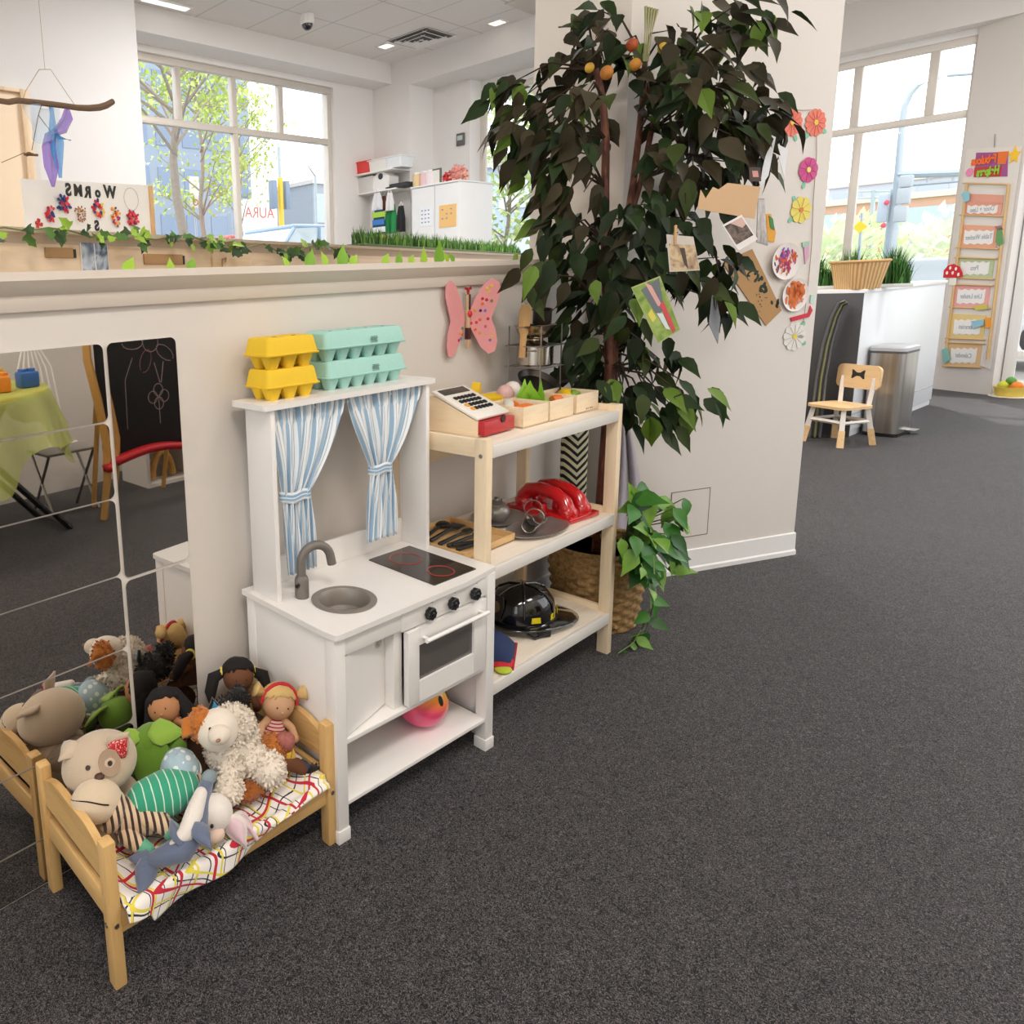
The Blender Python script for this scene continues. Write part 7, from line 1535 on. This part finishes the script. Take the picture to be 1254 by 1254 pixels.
for nm, pts, c in (('blue_bird', [(1180, 238), (1184, 234), (1190, 236), (1190, 245), (1184, 248)], '#8cc3cf'), ('green_figure', [(1224, 280), (1230, 278), (1232, 298), (1226, 302), (1222, 296)], '#6a9a62'), ('pink_bow', [(1221, 277), (1228, 276), (1232, 281), (1224, 282)], '#b06a80'), ('orange_fruit', [(1209, 389), (1216, 389), (1217, 400), (1210, 402)], '#f09a2c'), ('blue_fish', [(1192, 393), (1208, 391), (1207, 398), (1195, 402)], '#93bfd0'), ('teal_tree', [(1156, 428), (1163, 425), (1167, 440), (1158, 446)], '#86b9b0'), ('yellow_leaf', [(1195, 375), (1211, 372), (1212, 378), (1198, 380)], '#cfc25a')): rpoly(nm, pts, c, .006, .03)
# toy fruit dish on the floor by the pillar
p = V((10.03, -.93, 0)); t = thing('fruit_dish', 'small yellow dish of toy fruit on the floor right of the pillar', 'toy dish', p)
MB().lathe([(0, 0), (.1, 0), (.11, .01), (.12, .05), (.13, .11), (.115, .11), (.1, .02), (0, .02)], n=24).build('dish', mat('#e9c95a', .5, var=.08), t); MB().lathe([(0, 0), (.16, 0), (.165, .008), (0, .009)], n=24).build('saucer', mat('#efe9dc', .4, var=0), t)
for x, y, z, r, c in ((-.05, -.05, .12, .055, '#ee8a2c'), (.05, -.04, .12, .05, '#e9c22c'), (0, .05, .12, .05, '#d9d93c'), (.0, -.0, .17, .045, '#5d9a3a')): MB().blob((x, y, z), r, sub=2).build('fruit', mat(c, .5, var=.05), t)
# ------------------------------------------------------------------ opposite side of the play area, seen in the mirror tiles
t = thing('play_table', 'round folding table under sheer yellow green cloth, reflected in the mirror tiles', 'table', (.22, -3.0, 0)); TH = .96
MB().lathe([(0, TH-.025), (.6, TH-.025), (.605, TH-.012), (.6, TH), (0, TH)], n=48).build('tabletop', mat('#c9b93e', .5, var=.03), t)
for y in (-.2, .2):
    l = MB().tube([(-.42, y, 0), (.0, y, .5), (.3, y, TH-.03)], .022, 8).tube([(.62, y, 0), (.2, y, .5), (-.2, y, TH-.03)], .022, 8).build('folding_leg', BLACK, t)
for x in (-.4, .6): MB().tube([(x, -.2, .03), (x, .2, .03)], .018, 8).build('foot_bar', mat('#5a5048', .5, var=.05), t)
n = N('tulle'); n.base(n.mix(n.noise(5, 3), lin('#b9c24a'), lin('#d5da86'))); n.set(Roughness=.8, Alpha=.6)
c = thing('table_cloth', 'sheer yellow green tulle cloth hanging over the folding table', 'tablecloth', (.22, -3.0, TH))
def cf(u, v):
    a = 2*pi*u; R_ = .61
    if v < .45: r = R_*v/.45; z = .004
    else: k = (v-.45)/.55; r = R_+.1*k+.04*k*sin(a*13)+.02*k*sin(a*7+1); z = .004-(.36+.1*sin(a*4+1)+.05*sin(a*9))*k
    return (r*cos(a), r*sin(a), z)
MB().sheet(cf, 110, 16).build('cloth', n.m, c, angle=180)
for i, (x, y, cc_, lb) in enumerate(((.42, .22, '#3f72b8', 'blue plastic block at the right edge of the covered table'), (.2, .3, '#f0922c', 'orange block beside the blue one on the covered table'), (.02, .32, '#f0702c', 'deep orange block at the left of the covered table top'), (.3, .0, '#e9b52c', 'yellow block behind the orange ones on the covered table'))):
    t = thing('toy_block', lb, 'toy block', (.22+x, -3.0+y, TH+.006), .3*i, 'toy blocks on the covered table'); MB().box((0, 0, .05), (.13, .1, .1), .012).build('block', mat(cc_, .45, var=.04), t); MB().lathe([(.028, .1), (.028, .118), (0, .118)], (-.03, 0, 0), 14).lathe([(.028, .1), (.028, .118), (0, .118)], (.03, 0, 0), 14).build('stud', mat(cc_, .45, var=.04), t)
t = thing('chalkboard_easel', 'child easel with curved pine legs, chalkboard and red ledge, reflected in the tall mirror tile', 'easel', (1.42, -2.8, 0))
MB().bx(-.27, .42, -.012, .012, .42, 1.34, .01).build('chalkboard', mat('#1f1f20', .8, var=.1, scale=8), t)
OAK = wood('#c9974f', '#b07f3a', 'z', 8)
for x, d in ((-.3, 1), (.45, 1)):
    P = [(x-.02, .0, 0), (x+.03, .02, .3), (x+.05, .03, .55), (x+.02, .02, .8), (x-.03, .01, 1.1), (x-.02, .0, 1.36)]
    MB().tube(P, [.03, .032, .035, .035, .035, .03], 4).build('side_leg', OAK, t)
for x in (-.2, .36): MB().tube([(x, -.35, 0), (x, -.03, 1.2)], .022, 4).build('rear_leg', OAK, t)
def rl(u, v): x = -.3+.75*u; return (x, .03+.09*v, .4+.06*math.sin(pi*u)-.03*u)
MB().sheet(rl, 20, 3).build('red_ledge', mat('#c4202a', .5, var=.04), t, solid=.045)
CH = mat('#b9a09e', .8, var=.1); CHP = mat('#a8706e', .8, var=.1); b = MB(); bp_ = MB()
def ring(mb, x, z, r, rz, n_=18): mb.tube([(x+r*cos(a), .0135, z+rz*sin(a)) for a in [i*2*pi/n_ for i in range(n_)]],   .0024, 4, closed=True)
ring(b, .1, 1.2, .065, .07)
for i in range(5):
    a = .6+i*1.256; cx_, cz_ = .1+.15*cos(a), 1.2+.14*sin(a); P = []
    for j in range(12): q = 2*pi*j/12; px_, pz_ = .085*cos(q), .045*sin(q); P.append((cx_+px_*cos(a)-pz_*sin(a), .0135, cz_+px_*sin(a)+pz_*cos(a)))
    (bp_ if i % 2 else b).tube([p for p in P if p[2] < 1.335],   .0024, 4)
b.tube([(-.06, .0135, 1.1), (-.13, .0135, .95), (-.14, .0135, .6)],   .0024, 4)
for i in range(4): ring(b, .14+.05*cos(i*1.57), .8+.05*sin(i*1.57), .04, .045, 12)
b.tube([(.14, .0135, .8), (.14, .0135, .6)],   .0024, 4).tube([(.2, .0135, 1.05), (.17, .0135, .9)], .003, 4).tube([(.12, .0135, 1.05), (.16, .0135, .9)], .003, 4)
b.build('chalk_drawing', CH, t); bp_.build('pink_chalk_drawing', CHP, t)
t = thing('low_cubby', 'low white cubby shelf with a wooden item inside, reflected beside the easel', 'cubby shelf', (2.12, -3.4, 0)); b = MB().bx(-.45, .45, -.2, .2, 0, .03).bx(-.45, .45, -.2, .2, .37, .4).bx(-.45, .45, -.2, -.18, .03, .37)
for x in (-.45, -.01, .42): b.bx(x, x+.03, -.18, .2, .03, .37)
b.build('cubby_body', WHITE, t)
t = thing('wooden_arch', 'small wooden arch toy inside the low white cubby', 'toy', (1.88, -3.3, .03)); MB().tube([(.1*cos(a), 0, .2*sin(a)+.02) for a in [pi*i/12 for i in range(13)]], .03, 8).build('arch', OAK, t)
t = thing('wire_chair', 'white wire frame folding chair behind the covered table', 'chair', (1.06, -3.5, 0)); b = MB()
for i in range(7): b.tube([(-.18+.05*i, .1, .5), (-.14+.045*i, -.05, 1.0), (-.05+.015*i, -.1, 1.2)], .007, 6)
b.tube([(-.2, .12, .5), (.2, .12, .5)], .012, 6).build('wire_back', TRIMW, t); MB().bx(-.2, .2, .08, .42, .48, .5, .004).build('seat', mat('#8a857e', .6, var=.05), t)
for x in (-.18, .18): MB().tube([(x, .4, 0), (x, .1, .5)], .012, 6).build('leg', STEEL, t); MB().tube([(x, .05, 0), (x, .4, .48)], .012, 6).build('leg', STEEL, t)
